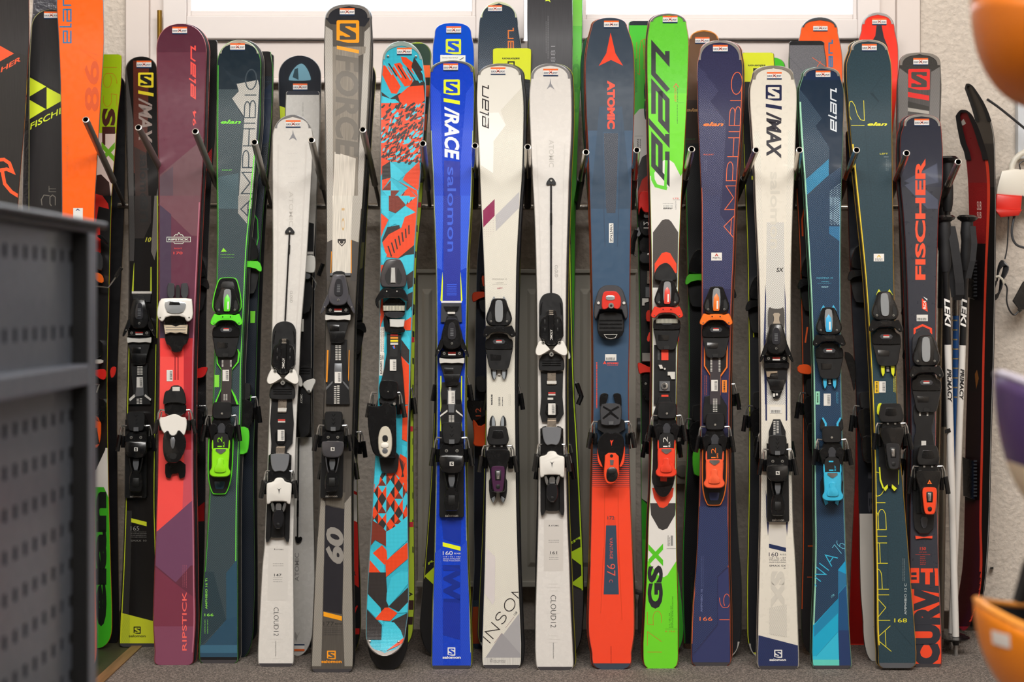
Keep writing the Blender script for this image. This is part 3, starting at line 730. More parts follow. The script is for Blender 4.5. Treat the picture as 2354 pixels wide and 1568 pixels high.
def heelO(sk,t,cx,cy,sc=1.0,ring=None,win=None,br=True,prong=None,dx=0,bd=None,padw=1.0):
    """heel piece with a loop shaped lever; cy = top of pad"""
    ring=ring or BK; M=M_(sk,t,cx,cy,sc); p=padw
    if prong is not None:
        for s_ in (-1,1):
            M.P([s_*64,10,s_*62,-50,s_*40,-86,s_*20,-50,s_*16,10],0,.010,BK2,3)
            M.P([s_*46,0,s_*46,-50,s_*38,-78,s_*24,-48,s_*22,0],.010,.0115,prong,1,0)
            M.P([s_*70,380,s_*68,520,s_*40,585,s_*24,560,s_*10,520,s_*8,380],0,.012,BK2,3)
            M.P([s_*50,545,s_*38,580,s_*20,552,s_*24,525,s_*30,530],.012,.0132,prong,1,0)
    M.E([50*p,0,66*p,10,78*p,70,84*p,100,70*p,140,50*p,146],0,.044,BK2,7)
    M.E([36,36,46,90,20,98],.044,.0445,BK,2,0)
    M.E([60,140,78,180,76,214,30,222],0,.036,BK,3)
    for x in(-28,28): M.E([8,146,8,160],.036,.040,SV,1,0,dx=x)
    M.E([82,176,92,206,90,236,70,300,60,340,56,480,40,500],0,.046,bd or BK,7)
    o=M.done('heel_binding',sk.root)
    R=MB(sk).at(None,*M.X(dx,0),M.s*K,sk.tan)
    out=[(34,300),(50,310),(54,345),(46,430),(38,484),(24,498)]; out+=[(-x,y) for x,y in out[::-1]]
    inn=[(18,332),(24,340),(24,372),(20,410)]; inn+=[(-x,y) for x,y in inn[::-1]]
    R.P([c for q in out for c in q],.02,.056,ring,6); R.P([c for q in inn for c in q],.0555,.0565,BM,1,0)
    R.P([c for q in [(-12,342),(12,342),(10,400),(-10,400)] for c in q],.056,.058,win or SV,2,0)
    R.P([-16,440,16,440,14,474,-14,474],.0555,.0566,BM,1.5,1)
    R.done('heel_lever',o)
    if br: brakes(sk,o,M,152,76,40,85,110)
    return o
def track(sk,t,pts,m=BK2,h=.009,acc=None,name='binding_plate'):
    """plate between toe and heel; pts in crop coordinates, full outline"""
    M=MB(sk).at(t,0,0)
    if acc: M.P(pts,0,h-.002,acc,0,0); M.P(pts,0,h,m,4,0)
    else: M.P(pts,0,h,m,2,0)
    return M
def mateb(sk,y_toe,y_heel,sc=1.0,acc=None,x=0,white=False):
    """simpler binding on a board that faces the wall or stands behind others"""
    def cx(y):
        for a,b in zip(sk.st,sk.st[1:]):
            if a[0]<=y<=b[0]: return (a[1]+a[2])/2
        return sk.st[0][1]
    m=acc or (WH if white else BK)
    M=MB(sk).at(None,cx(y_toe)+x,y_toe,sc,sk.tan); g=getattr(sk,'facing',1)
    def E(M,half,h0,h1,mm,ch):
        p=[(half[i],half[i+1]) for i in range(0,len(half),2)]; full=p+[(-a,b) for a,b in p[::-1]]
        if g==1: M.P([c for q in full for c in q],h0,h1,mm,ch)
        else: M.P([c for q in full for c in q],-sk.thick-h1,-sk.thick-h0,mm,0)
    E(M,[32,-190,66,-150,98,-50,80,0],0,.040,BK,6); E(M,[60,0,104,60,100,110,76,240,40,250],0,.022,BK2,4)
    o=M.done('toe_binding',sk.root)
    W=MB(sk).at(None,cx(y_toe)+x,y_toe,sc,sk.tan); E(W,[40,0,100,0,124,60,112,90,60,50],.02,.045,m,4); W.done('toe_wings',o)
    M=MB(sk).at(None,cx(y_heel)+x,y_heel,sc,sk.tan)
    E(M,[50,0,70,20,66,120,50,130],0,.042,BK2,6); E(M,[60,120,96,190,76,330,50,380],0,.046,BK,6)
    h=M.done('heel_binding',sk.root)
    L=MB(sk).at(None,cx(y_heel)+x,y_heel,sc,sk.tan); E(L,[50,330,68,380,64,480,50,540],.01,.052,m,6); L.done('heel_lever',h)
    brakes(sk,h,M,110,84,34,80,110,h=.028 if g==1 else -sk.thick-.028)
    return o
# ================================================================ the front row of skis
# ---- black and red ski, yellow tail
k=sA=Ski('black narrow ski with a faded red chest and yellow tail, beside the purple ski',
 [(165,289,361),(300,290,362),(480,296,364),(650,297,364),(820,294,362),(950,291,360),(1160,288,358),(1300,283,362),(1420,277,363),(1470,275,364)],130,1487,2.2,8,
 col='#1d1a19',side='#191918',tex='cloth',rough=.22,coat=.6,group='front row of skis')
k.reg('A0',[1000,455,1120,455,1110,900,1095,1300,1005,1300],'#5f2a1d',tex='cloth'); k.reg('A0',[1005,1100,1100,1150,1120,1568,1020,1568],'#3d2a24',tex='cloth')
k.reg('B0',[1010,0,1135,0,1135,200,1080,320,1010,320],'#2f2724',tex='cloth')
k.reg('A0',[945,480,960,600,1000,900,1005,1568,968,1568],'#4a4644',tex='hatchl'); k.reg('B0',[968,0,1005,0,1012,300,1005,490,972,490],'#3a3634',tex='hatchl')
k.reg('A0',[1195,1350,1195,1568,1160,1568],'#76706a',tex='hatchr'); k.reg('B0',[1195,0,1160,0,1135,420,1160,485,1190,350],'#76706a',tex='hatchr')
k.slogo('A0',1037,545,1153,658,'#f2dc2e','#1d1a19'); k.bar('A0',1038,678,1153,703,22,'#f2dc2e')
k.dn('A0','/MAX',1040,735,1143,1075,'#a5938b',.025,.25); k.dn('A0','salomon',1050,1160,1115,1568,'#1c1917',.02)
k.dn('B0','on',1052,0,1115,200,'#1c1917',.02)
k.h('B0','10',1090,347,1136,312,'#d8d23a',.02,.3)
k.reg('B0',[1005,520,1008,500,1003,718,990,718],'#c6d52c'); k.reg('B0',[1138,535,1130,535,1128,718,1140,718],'#c6d52c'); k.strip(450,790,.955,.99,'#c6d52c'); k.strip(790,1480,.02,.045,'#c6d52c'); k.strip(790,1480,.93,.955,'#c6d52c')
k.reg('B0',[990,718,1139,718,1139,735,990,735],'#d8d3ca')
k.strip(1165,1445,.05,.22,'#292725','hatchl')
k.reg('D0',[985,338,1101,366,1101,398,985,368],'#d3dc2c'); k.h('D0','165',982,430,1045,398,'#8b8984',-.004)
k.fine('D0',982,1100,[440,452,464,478],'#77756f'); k.h('D0','SMAX 10',982,514,1100,500,'#77756f')
k.reg('D0',[885,1042,1180,1118,1180,1300,885,1300],'#cfd62b'); k.reg('D0',[925,1058,975,1070,975,1300,905,1300],'#b9c42a',tex='hatchl')
k.slogo('D0',1003,1152,1057,1206,'#1a1a1a','#cfd62b'); k.h('D0','salomon',967,1232,1093,1212,'#1a1a1a',.02)
M=MB(k).at('B0',0,0); M.P([993,740,1135,740,1130,800,1000,800],0,.006,BK2,2,0); M.done('binding_plate',k.root)
toeS(k,'B0',1045,1068,.98,strip=WL)
M=track(k,'B0',[985,1260,1110,1260,1105,1330,1110,1480,1135,1568,965,1568,1000,1480,985,1330]); M.P([1030,1360,1075,1360,1080,1500,1015,1510],.009,.0105,MG,1,0); M.P([970,1525,1010,1490,1015,1510,975,1545],.009,.0105,WL,0,0); M.P([1135,1525,1090,1490,1085,1505,1130,1540],.009,.0105,WL,0,0)
tick(M,1040,1280,1350,6,.0096); tick(M,1062,1280,1350,6,.0096); tick(M,1035,1525,1568,4,.0096); tick(M,1058,1520,1568,4,.0096); M.done('binding_plate',k.root)
k.hh=.0107; k.price(321,879,14,24)
heelS(k,'C0',1022,412,1.0)
k.shop(331,148); k.end()

# ---- purple ski with a coral waist
k=sB=Ski('purple wide ski with a coral red waist and a white heavy binding',
 [(120,361,474),(200,362,472),(300,363.5,469),(398,366,465),(450,366.5,462),(700,367,450),(850,367,445),(1100,363,444),(1200,360,446),(1350,355,448),(1430,353,449),(1500,357,445)],55,1529,2.3,7,
 col='#633141',side='#c24451',rough=.3,group='front row of skis',topx=415,botx=399)
k.full(52,120,'#552536'); k.reg('A0',[1180,1330,1480,1080,1568,1010,1568,1568,1180,1568],'#6a4a50')
k.reg('A0',[1197,1330,1300,1250,1300,1568,1197,1568],'#5a4650'); k.reg('B0',[1190,60,1440,300,1500,300,1500,0,1190,0],'#6e4750'); k.reg('B0',[1190,60,1285,140,1285,1070,1190,1070],'#46364b'); k.reg('B0',[1285,160,1440,300,1500,330,1475,1070,1285,1070],'#5f2f42')
k.reg('B0',[1190,1070,1480,1070,1480,1568,1190,1568],'#f0423f'); k.reg('B0',[1380,1070,1480,1070,1480,1568,1380,1568],'#bd2f35'); k.reg('C0',[1180,0,1470,0,1470,1060,1175,1320],'#f2504b'); k.reg('C0',[1380,0,1470,0,1465,760,1380,760],'#b92b34'); k.reg('C0',[1385,700,1470,700,1460,1060,1370,1150],'#c8505c')
k.reg('C0',[1170,1320,1470,1060,1480,1568,1150,1568],'#6d4360'); k.reg('D0',[1160,450,1190,430,1470,180,1480,640,1320,820,1165,690],'#6f4460'); k.reg('D0',[1150,690,1320,830,1480,950,1480,1460,1150,1460],'#773548'); k.reg('D0',[1150,1150,1480,1150,1480,1460,1150,1460],'#7f455c')
k.strip(460,1500,.955,.985,'#b06a7c')
k.st_('A0','q',[1465,738,1465,340,1436,738],'#ef5048',11,sh=.05); k.up('A0','94',1447,828,1473,944,'#ef5048',.01)
k.line('B0',[1253,346,1253,311,1430,311,1430,346,1253,346],3.5,'#d9e6d8'); k.h('B0','RIPSTICK',1264,336,1418,321,'#d9e6d8',.03); k.line('B0',[1306,305,1322,288,1330,296,1343,276,1358,296,1365,290,1378,305],4,'#d9e6d8'); k.line('B0',[1305,350,1312,359,1372,359,1378,350],3.5,'#d9e6d8')
k.h('B0','RIGHT',1308,400,1368,391,'#ef5048'); k.h('B0','170',1303,440,1371,421,'#ef5048',.01)
k.up('D0','RIPSTICK',1368,890,1402,1332,'#f0655c',.01,0); k.fine('D0',690,860,[1372,1386,1398],'#a85a68',3,True)
k.reg('C0',[1310,0,1320,0,1320,175,1310,175],'#a82a30'); k.reg('C0',[1332,0,1342,0,1342,175,1332,175],'#a82a30')
M=MB(k).at('B0',0,0)
M.P([1255,655,1300,655,1312,668,1312,770,1255,770],0,.014,DG,3); M.P([1415,655,1370,655,1358,668,1358,770,1415,770],0,.014,DG,3); M.P([1318,670,1352,670,1352,780,1318,780],0,.010,BM,1)
M.P([1240,905,1400,905,1400,960,1425,985,1415,1100,1375,1130,1365,1175,1290,1180,1280,1130,1240,1110,1230,970],0,.020,BK,4)
o=M.done('toe_binding',k.root)
W=MB(k).at('B0',0,0); W.P([1200,775,1250,768,1440,768,1445,800,1452,910,1425,945,1400,945,1380,905,1250,905,1225,945,1205,945,1180,910,1180,860],.015,.052,WH,9)
W.P([1240,790,1390,790,1400,830,1370,885,1260,885,1235,830],.052,.056,CL,4); W.P([1275,795,1345,795,1355,820,1270,820],.056,.057,BK,1,0); screws(W,[(1203,915),(1420,915)],.053,8); W.done('toe_wings',o)
W=MB(k).at('B0',0,0); W.P([1228,968,1290,972,1320,982,1350,972,1412,968,1405,1040,1350,1030,1320,1036,1280,1030,1240,1040],.018,.030,mat('#c9b9a0',.35),3,0)
for y in (985,1005,1022): W.P([1245,y,1395,y,1395,y+4,1245,y+4],.03,.0305,MG,0,0)
W.done('friction_plate',o)
M=MB(k).at('C0',0,0); M.P([1290,215,1355,215,1385,260,1400,330,1395,360,1345,345,1270,345,1225,365,1228,310,1240,258,1275,250],0,.044,BK2,6); M.P([1295,226,1350,226,1350,258,1295,258],.044,.0448,WL,0,0); M.P([1230,340,1400,340,1400,440,1240,450],0,.034,BK,4)
M.P([1240,780,1395,780,1395,900,1365,916,1345,916,1340,870,1325,880,1290,880,1285,915,1265,916,1238,900],0,.010,BK,2)
o=M.done('heel_binding',k.root)
L=MB(k).at('C0',0,0); L.P([1192,455,1235,455,1290,432,1330,432,1365,455,1400,455,1405,520,1385,600,1350,590,1300,600,1240,590,1205,540],.01,.054,WH,6); L.P([1225,580,1262,548,1280,590,1318,590,1338,545,1368,570,1400,620,1395,700,1345,790,1310,800,1250,795,1222,720],.01,.059,BK,7); L.P([1275,605,1318,605,1308,690,1285,690],.058,.060,MG,2); L.P([1268,725,1330,725,1322,770,1275,770],.058,.0598,BM,1); L.done('heel_lever',o)
M.at('C0',1315,250,1,0); brakes(k,o,M,152,76,50,80,95)
k.price(390,863.5,14,26); k.shop(413,70); k.end()

# ---- grey scaled ski with green edges
k=sC=Ski('grey green scaled ski with bright green edges and a lime heel lever',
 [(150,500,599),(220,499.5,598),(300,499,596),(400,499,585),(480,500,578),(572,500,569),(700,497,563),(850,493,556),(930,490,555),(1141,482,547),(1300,472,546),(1394,464,546),(1480,459,546)],92,1525,2.1,9,
 col='#3c4b51',side='#5fd03a',tex='scales',rough=.3,group='front row of skis',topx=550,botx=503)
k.full(100,205,'#14242f'); k.reg('A1',[195,480,240,480,195,480,260,560,520,640,520,480],'#14242f'); k.reg('A1',[230,500,355,680,305,735,390,885,395,980,362,1500,520,1500,520,640,300,560],'#1b2a35')
k.reg('A1',[340,630,500,600,510,650,455,1568,352,1568,362,1380,398,880,306,738,356,685],'#b9b7b1',tex='scales'); k.reg('B1',[352,0,438,0,417,210,350,130],'#a5a39e',tex='scales')
k.st_('A1','AMPHIBIO',[450,1650,492,520,368,1650],'#38444c',9,.22)
k.h('A1','elan',220,930,372,900,'#76e03a',.03,.3); k.h('A1','RIGHT',230,1283,305,1273,'#5fbf3f',.01)
k.reg('A1',[200,1330,355,1300,350,1568,200,1568],'#486068',tex='scales')
k.strip(330,1500,.93,.96,'#6fe04a'); k.strip(150,1500,.0,.025,'#4fb53a')
k.reg('B1',[222,422,240,392,266,420],'#8fe03a'); k.fine('B1',220,320,[440,462],'#6fbf3f')
k.reg('D1',[340,650,260,750,262,1100,60,1330,60,1420,350,1420],'#2f5064'); k.reg('D1',[262,1100,60,1330,60,1420,350,1420,350,1075],'#2b4c62')
k.reg('D1',[60,1290,352,1290,352,1350,60,1350],'#3b667e'); k.reg('D1',[95,740,165,740,260,1100,66,1300],'#2c3f47',tex='scales')
k.up('D1','AMPHIBIO 16 Ti',104,790,120,1020,'#8be04a',.01); k.h('D1','166',98,1074,166,1054,'#8be04a',.01); k.fine('D1',1100,1205,[100,120],'#7ccf4a',4,True)
M=MB(k).at('B1',0,0); A=mat('#5fe02e',.35)
M.P([222,1180,305,1180,350,1150,365,1180,355,1250,305,1310,300,1450,330,1500,355,1568,170,1568,220,1450,225,1310,190,1260,185,1160],0,.006,A,0,0)
M.P([222,1180,305,1180,343,1150,352,1180,345,1245,300,1305,295,1455,315,1500,340,1568,180,1568,225,1455,228,1305,198,1255,192,1160],0,.008,BK2,1,0)
M.P([228,1230,306,1230,298,1568,222,1568],.008,.010,mat('#3a3231',.4),1,0); tick(M,234,1235,1290,6,.0102,6); tick(M,296,1235,1290,6,.0102,6); tick(M,247,1490,1540,5,.0102,6); tick(M,264,1490,1540,5,.0102,6)
M.done('binding_plate',k.root)
k.hh=.0105; k.price(519,863,15,26); M=MB(k); M.ext([(493,862),(504,862),(504,890),(493,890)],.0005,.001,mat('#7fd83c',.5),0); M.done('green_label',k.root,smooth=False)
k.topcol=mat('#24404f',.3); toeE(k,'B1',265,888,.98,acc=A,wing=A,nose=True)
heelE(k,'C1',232,340,1.0,acc=mat('#8fe31f',.28,coat=.4),loop=A)
k.full(1511,1526,'#141416'); k.shop(546,108); k.guard(128,4,8,'#d8cfc0',.5); k.end()

# ---- short white ski with a thin rod
k=sD=Ski('short white ski with a thin dark rod, smallest of the white front skis',
 [(320,627,719),(400,627,716),(480,627.5,711),(600,628,704),(750,626,692),(830,624,688),(1000,618,680),(1250,609,674),(1302,604,674),(1430,597,675),(1490,594,675)],264,1533,2.1,8,
 col='#dad6d0',side='#c9c6c1',base='#2a2a2c',rough=.25,group='front row of skis',topx=673,botx=634)
k.strip(330,1240,.12,.15,'#cfcac4'); k.strip(330,1240,.82,.86,'#cfcac4')
k.reg('A1',[732,1053,758,1006,762,972,769,1006,793,1056,762,1036],'#8f8f94'); 
k.dn('A1','ATOMIC',733,1438,765,1700,'#c2bdb6',.01); k.dn('B1','CLOUD',740,715,759,803,'#8a8780',-.008)
for i in range(5):
    for j in range(6): k.reg('A1',[728+j*12,1150+i*55+(i%2)*8,731+j*12,1150+i*55+(i%2)*8,731+j*12,1153+i*55+(i%2)*8,728+j*12,1153+i*55+(i%2)*8],'#a9a5a0',lay=3)
k.reg('D1',[580,560,730,560,722,955,570,955],'#d2cec8')
k.h('D1','ATOMIC',637,577,693,570,'#3a3a3a',.02); k.reg('D1',[620,578,626,563,632,578,626,574],'#3a3a3a'); k.fine('D1',612,690,[678,694],'#555'[0:4]+'555')
k.h('D1','147',622,775,677,755,'#3a3a3a',.01); k.fine('D1',614,682,[798,814],'#666666',3); k.line('D1',[614,786,684,786],2,'#777777')
k.dn('D1','CLOUD12',618,1008,655,1222,'#3a3a3a',-.012); k.dn('D1','ENGINEERED IN AUSTRIA',630,1260,637,1375,'#555555')
for y,w_ in ((858,40),(885,36),(1052,50),(1245,50),(1270,36),(1390,36)):
    k.reg('D1',[638-w_,y,638+w_,y,638+w_,y+1.5,638-w_,y+1.5],'#c4bfb9',lay=5)
M=MB(k).at('B1',0,0); M.wire([(738,265,.004),(704,940,.005)],.0022,mat('#3c3a3c',.25,.8)); M.P([700,272,718,245,738,230,760,248,778,275,768,288,738,280,708,288],0,.006,BK2,2); M.C(738,268,8,.004,.009,SCR); M.C(712,272,4,.006,.007,BM); M.C(765,272,4,.006,.007,BM); M.wire([(735,370,.0045),(731,440,.0045)],.003,BK); M.done('flex_rod',k.root)
toeA(k,'B1',686,1405,1.0)
M=track(k,'C1',[605,290,755,290,770,500,760,650,720,700,700,840,590,840,600,650,590,500]); M.P([652,320,718,320,712,420,648,420],.009,.013,RAIL,1,0); M.P([650,385,716,385,712,412,648,412],.013,.014,WL,0,0); M.P([650,470,705,470,705,482,650,482],.009,.0105,RD,0,0); M.P([650,484,705,484,705,494,650,494],.009,.0105,WL,0,0); M.P([632,545,710,545,712,660,632,660],.009,.014,BK,2); M.P([640,672,705,672,700,740,636,740],.009,.012,RAIL,1,0); M.done('binding_plate',k.root)
k.hh=.0145; k.price(646,1001,16,26)
heelA(k,'C1',666,740,1.0)
k.shop(674,285); k.guard(300,5,6,'#a9a8ab',.6); k.end()

# ---- tall silver ski with orange square
k=sE=Ski('tall silver grey ski with a ribbed shine and an orange square emblem',
 [(45,748,850),(120,746,853),(200,747,850),(300,749,844),(400,750,838),(480,751,832),(600,751,823),(750,749,815),(900,746,812),(1000,743,809),(1130,736,808),(1300,726,809),(1400,721,811),(1500,717,812)],10,1546,2.6,8,
 col='#55504a',side='#2c2926',tex='brush',rough=.3,coat=.4,group='front row of skis',topx=803,botx=763)
k.reg('A1',[1008,30,1350,30,1350,130,1300,200,1045,180,1010,140],'#23242a'); k.reg('A1',[1000,190,1060,230,1075,1568,1015,1568],'#a8a39b',tex='hatchl'); k.reg('A1',[1350,190,1300,240,1240,1568,1280,1568],'#a8a39b',tex='hatchr')
k.reg('A1',[1060,350,1310,350,1305,400,1255,420,1250,1568,1065,1568],'#8d867c',tex='brush',rough=.2)
k.reg('A1',[1075,1140,1235,1190,1215,1568,1060,1568],'#d6cfc4',tex='brush',rough=.2); k.reg('B1',[1060,0,1210,0,1200,580,1058,580],'#d9d3c8',tex='brush',rough=.2)
k.dn('A1','FORCE',1080,410,1258,1180,'#6b655d',.035,.15)
k.slogo('A1',1090,152,1260,322,'#f59a1c','#4a4744'); k.bar('A1',1092,342,1258,368,34,'#f0a030')
k.reg('B1',[1015,0,1060,0,1060,330,1020,350],'#a9a49b',tex='hatchl'); k.reg('B1',[1210,0,1280,0,1255,350,1198,330],'#a9a49b',tex='hatchr')
k.reg('B1',[1015,350,1058,330,1045,580,1040,640,1008,640],'#4a4643'); k.reg('B1',[1200,330,1252,350,1245,640,1195,640],'#4a4643'); k.line('B1',[1052,420,1047,580],6,'#d98a1f'); k.line('B1',[1200,335,1200,580],7,'#e08f20')
k.dn('B1','10',1128,93,1150,262,'#c8a878',-.01)
k.reg('B1',[1098,325,1160,325,1160,350,1130,382,1098,350],'#3a3634'); k.reg('B1',[1108,340,1118,345,1112,352,1128,362,1144,352,1138,345,1150,340,1148,352,1130,372,1108,352],'#d6cfc4')
k.reg('C1',[1010,1020,1155,1020,1145,1140,1010,1110],'#6d675e',tex='brush')
k.reg('C1',[1010,1115,1150,1155,1140,1568,1000,1568],'#26252a'); k.reg('D1',[1005,245,1150,270,1130,1058,990,1035],'#26252a')
k.reg('C1',[975,1040,1005,1100,995,1568,935,1568],'#8d887f',tex='hatchl'); k.reg('C1',[1200,1040,1150,1100,1140,1568,1205,1568],'#8d887f',tex='hatchr')
k.reg('D1',[945,480,1000,440,985,1030,975,1450,905,1450],'#8d887f',tex='hatchl'); k.reg('D1',[1205,480,1148,440,1135,1030,1150,1450,1215,1450],'#8d887f',tex='hatchr')
k.up('D1','60',1008,405,1143,680,'#8e8a84',.045,.2)
k.bar('D1',992,1040,1130,1074,34,'#f0a01c'); k.h('D1','177',992,1145,1070,1115,'#2a2826',-.005); k.h('D1','R17.0',1080,1138,1128,1126,'#2a2826',.02); k.fine('D1',994,1130,[1152,1168,1182,1196,1212],'#3a3836')
k.slogo('D1',1018,1332,1084,1398,'#f29a1c','#5a554e'); k.h('D1','salomon',976,1426,1128,1402,'#f29a1c',.03); k.reg('D1',[915,1470,1190,1470,1190,1482,915,1482],'#b9b6b0')
M=MB(k).at('B1',0,0); M.P([1045,580,1195,580,1195,600,1040,600],0,.006,MG,1,0); M.done('binding_plate',k.root)
toeS(k,'B1',1100,897,1.02,strip=WL,body=mat('#55545a',.2,.3,coat=.6))
M=track(k,'B1',[1045,1080,1170,1080,1165,1200,1180,1400,1190,1568,1010,1568,1020,1400,1045,1200]); M.P([1075,1260,1130,1260,1135,1400,1070,1400],.009,.010,MG,1,0)
M.P([1010,1440,1060,1390,1062,1405,1012,1460],.009,.0105,MG,0,0); M.P([1183,1440,1140,1390,1138,1405,1180,1458],.009,.0105,MG,0,0)
tick(M,1090,1125,1240,9,.0096,9,WL); tick(M,1114,1125,1240,9,.0096,9,WL); tick(M,1080,1430,1568,9,.0096,9,WL); tick(M,1103,1425,1568,9,.0096,9,WL)
M.P([1030,1160,1022,1400,1010,1400,1018,1160],0,.008,mat('#d98a1f',.4),0,0); M.P([1188,1160,1182,1390,1176,1390,1182,1160],0,.008,mat('#d98a1f',.4),0,0); M.done('binding_plate',k.root)
k.hh=.0105; k.price(777,868,15,26)
heelS(k,'C1',1068,410,1.0,body=mat('#504f53',.2,.3,coat=.6))
k.shop(798,27); k.guard(42,6,6,'#8f8a86',.5); k.end()

# ---- patchwork twin tip
k=sF=Ski('twin tip ski with a cyan, orange and charcoal patchwork print',
 [(150,880,972),(200,876,978),(300,875,973),(400,875,966),(480,875,959),(600,875,952),(700,873.5,948.5),(800,872.5,944.5),(900,870,941),(1000,866,937),(1100,860,937),(1200,855,937),(1300,848.5,938.5),(1400,843,938),(1450,842,932)],95,1508,2.1,2.1,
 D=3.93,col='#37b4cc',side='#cdd0cc',tex='weave',rough=.3,bend=.035,bend0=.045,group='front row of skis',topx=922,botx=884)
CY='#3fc4dc'; OR='#ea4a22'; DK='#35302f'; BR='#7a3325'
def pg(t,c,m,tx='weave'): k.reg(t,c,m,tex=tx)
# tip lettering block
pg('A2',[200,425,240,430,330,500,330,540,300,560,215,470],OR); pg('A2',[150,480,195,470,290,590,285,640,230,650,140,520],OR); pg('A2',[70,490,110,500,200,650,170,705,130,700,60,560],OR); pg('A2',[300,430,360,520,370,600,330,610,280,500],DK)
pg('A2',[55,690,120,740,190,700,240,690,300,600,380,620,390,760,300,800,60,760],DK); pg('A2',[180,720,260,650,370,640,380,750,340,790,200,790],OR); pg('A2',[60,720,130,745,160,745,190,770,60,790],CY)
for i in range(9):
    x=70+i*35; pg('A2',[x,470+i*8,x+8,466+i*8,x+70,560+i*10,x+62,565+i*10],DK if i%2 else CY)
# orange and charcoal camouflage
k.lay=14; pg('A2',[50,775,380,775,375,1215,50,1215],OR); rnd=random.Random(3)
for y in range(785,1215,21):
    x=48+rnd.uniform(0,20)
    while x<365:
        w_=rnd.uniform(12,46); m_=rnd.choice([DK,DK,DK,CY,OR]); yy=y+rnd.uniform(-9,9); hh=rnd.uniform(10,30)
        if k.lay>54: k.lay=16
        if m_!=OR: pg('A2',[x,yy+hh*.5,x+w_*.8,yy-hh*.5,x+w_,yy,x+w_*.5,yy+hh*.9,x+w_*.1,yy+hh],m_)
        x+=w_*.9
k.lay=56
def diam(t,cx,cy,rx,ry,cols):
    a=[(cx,cy-ry),(cx+rx,cy),(cx,cy+ry),(cx-rx,cy)]
    for i in range(4):
        p=a[i]; q=a[(i+1)%4]; pg(t,[cx,cy,p[0],p[1],q[0],q[1]],cols[i%len(cols)])
pg('A2',[50,1180,120,1210,60,1300,50,1330],OR); pg('A2',[120,1210,235,1310,180,1360,125,1330],CY); pg('A2',[235,1310,340,1210,350,1330,330,1430,215,1350],OR); pg('A2',[60,1250,120,1210,125,1330,60,1400],DK)
diam('A2',125,1430,65,75,[CY,BR,CY,BR]); diam('A2',255,1480,65,70,[OR,CY,BR,OR]); pg('A2',[60,1350,125,1335,60,1430],OR); pg('A2',[180,1360,320,1430,330,1480,255,1410],OR)
k.txt('A2','161',190,1500,250,1560,225,1440,'#1f3a44',.0); pg('A2',[55,1500,125,1505,110,1568,50,1568],CY)
pg('B2',[48,0,110,0,110,180,60,130],CY); pg('B2',[110,0,230,0,235,70,160,130,110,110],BR); pg('B2',[180,0,270,0,240,70],CY); pg('B2',[240,70,325,0,325,120,230,140],OR); pg('B2',[235,75,110,180,115,235,160,210,200,240,320,130],CY); pg('B2',[50,130,108,180,70,260,50,320],OR); pg('B2',[60,330,100,235,190,220,195,250,110,300,62,350],DK)
pg('B2',[320,120,230,160,205,240,110,290,62,350,95,460,180,470,300,370,310,240],OR)
for i in range(7): pg('B2',[100+i*26,380-i*26,110+i*26,375-i*26,135+i*22,455-i*28,126+i*22,460-i*28],DK)
pg('B2',[50,380,95,440,70,520,55,500],CY); pg('B2',[50,520,90,520,60,620,45,620],OR); pg('B2',[190,470,250,440,300,440,295,560,250,600,200,560],CY); pg('B2',[180,470,300,370,300,440,240,445],DK); pg('B2',[240,600,295,560,290,680,255,700],DK); pg('B2',[250,740,290,720,285,860,240,860],DK); pg('B2',[235,880,280,830,280,900,240,960],CY); pg('B2',[200,960,280,910,275,1010,235,1010],OR); pg('B2',[205,1080,230,1000,270,1070,265,1200,200,1160],CY); pg('B2',[205,1080,265,1160,262,1260,200,1200],DK); pg('B2',[200,1200,262,1270,260,1568,215,1568],OR)
pg('B2',[42,900,60,900,45,1040,40,1040],OR); pg('B2',[40,1100,95,1040,80,1160,60,1340,35,1380],CY); pg('B2',[45,860,60,720,75,900,55,960],OR); k.reg('B2',[45,985,78,985,74,1180,40,1180],'#e8e4dc'); k.fine('B2',990,1175,[48,56,64,70],'#222222',3,True); k.reg('B2',[40,1180,78,1180,68,1350,34,1350],'#dcd8d0'); k.fine('B2',1245,1340,[46,54],'#222222',6,True); k.h('B2','ELAN',44,1232,72,1196,'#222222',.02)
pg('C2',[205,20,262,60,262,200,230,240,205,180],OR); pg('C2',[215,380,262,360,258,560,250,640,210,620],OR); pg('C2',[205,660,255,680,240,720,230,760,210,740],CY); pg('C2',[195,730,245,760,250,900,240,980,200,920,160,880],OR)
for i in range(6): pg('C2',[185+i*9,760+i*8,190+i*9,756+i*8,225-i*3,900,218-i*3,905],DK)
pg('C2',[0,650,30,700,60,870,45,900,0,960],CY); pg('C1',[1385,780,1420,880,1410,950,1375,1000],CY)
# quilt of triangles lower half, in picture pixels
import itertools
qy=[1088,1117,1147,1180,1205,1237]; qx=[852,869,888,907,926,941]
for j in range(5):
    for i in range(5):
        a=(qx[i],qy[j]); b=(qx[i+1],qy[j]); c=(qx[i+1],qy[j+1]); d=(qx[i],qy[j+1]); m_=((a[0]+c[0])/2,(a[1]+c[1])/2)
        cs=[[CY,DK,OR,CY],[DK,CY,BR,OR],[OR,DK,CY,BR],[CY,OR,DK,OR]][(i+2*j)%4]
        for n_,(p,q) in enumerate(((a,b),(b,c),(c,d),(d,a))): k.poly([p,q,m_],mat(cs[n_],.32,coat=.3,tex='weave'),60)
pg('D1',[1340,340,1430,400,1465,440,1480,560,1380,500,1335,560],BR); pg('D2',[90,440,160,400,250,320,255,500,150,600,90,640],CY); pg('D1',[1340,560,1450,680,1450,780,1335,650],CY); pg('D1',[1330,640,1420,745,1330,745],OR); pg('D2',[-10,600,60,540,110,600,80,690],OR); pg('D2',[85,660,250,520,255,640,90,780],OR); pg('D2',[90,550,150,600,100,650],CY)
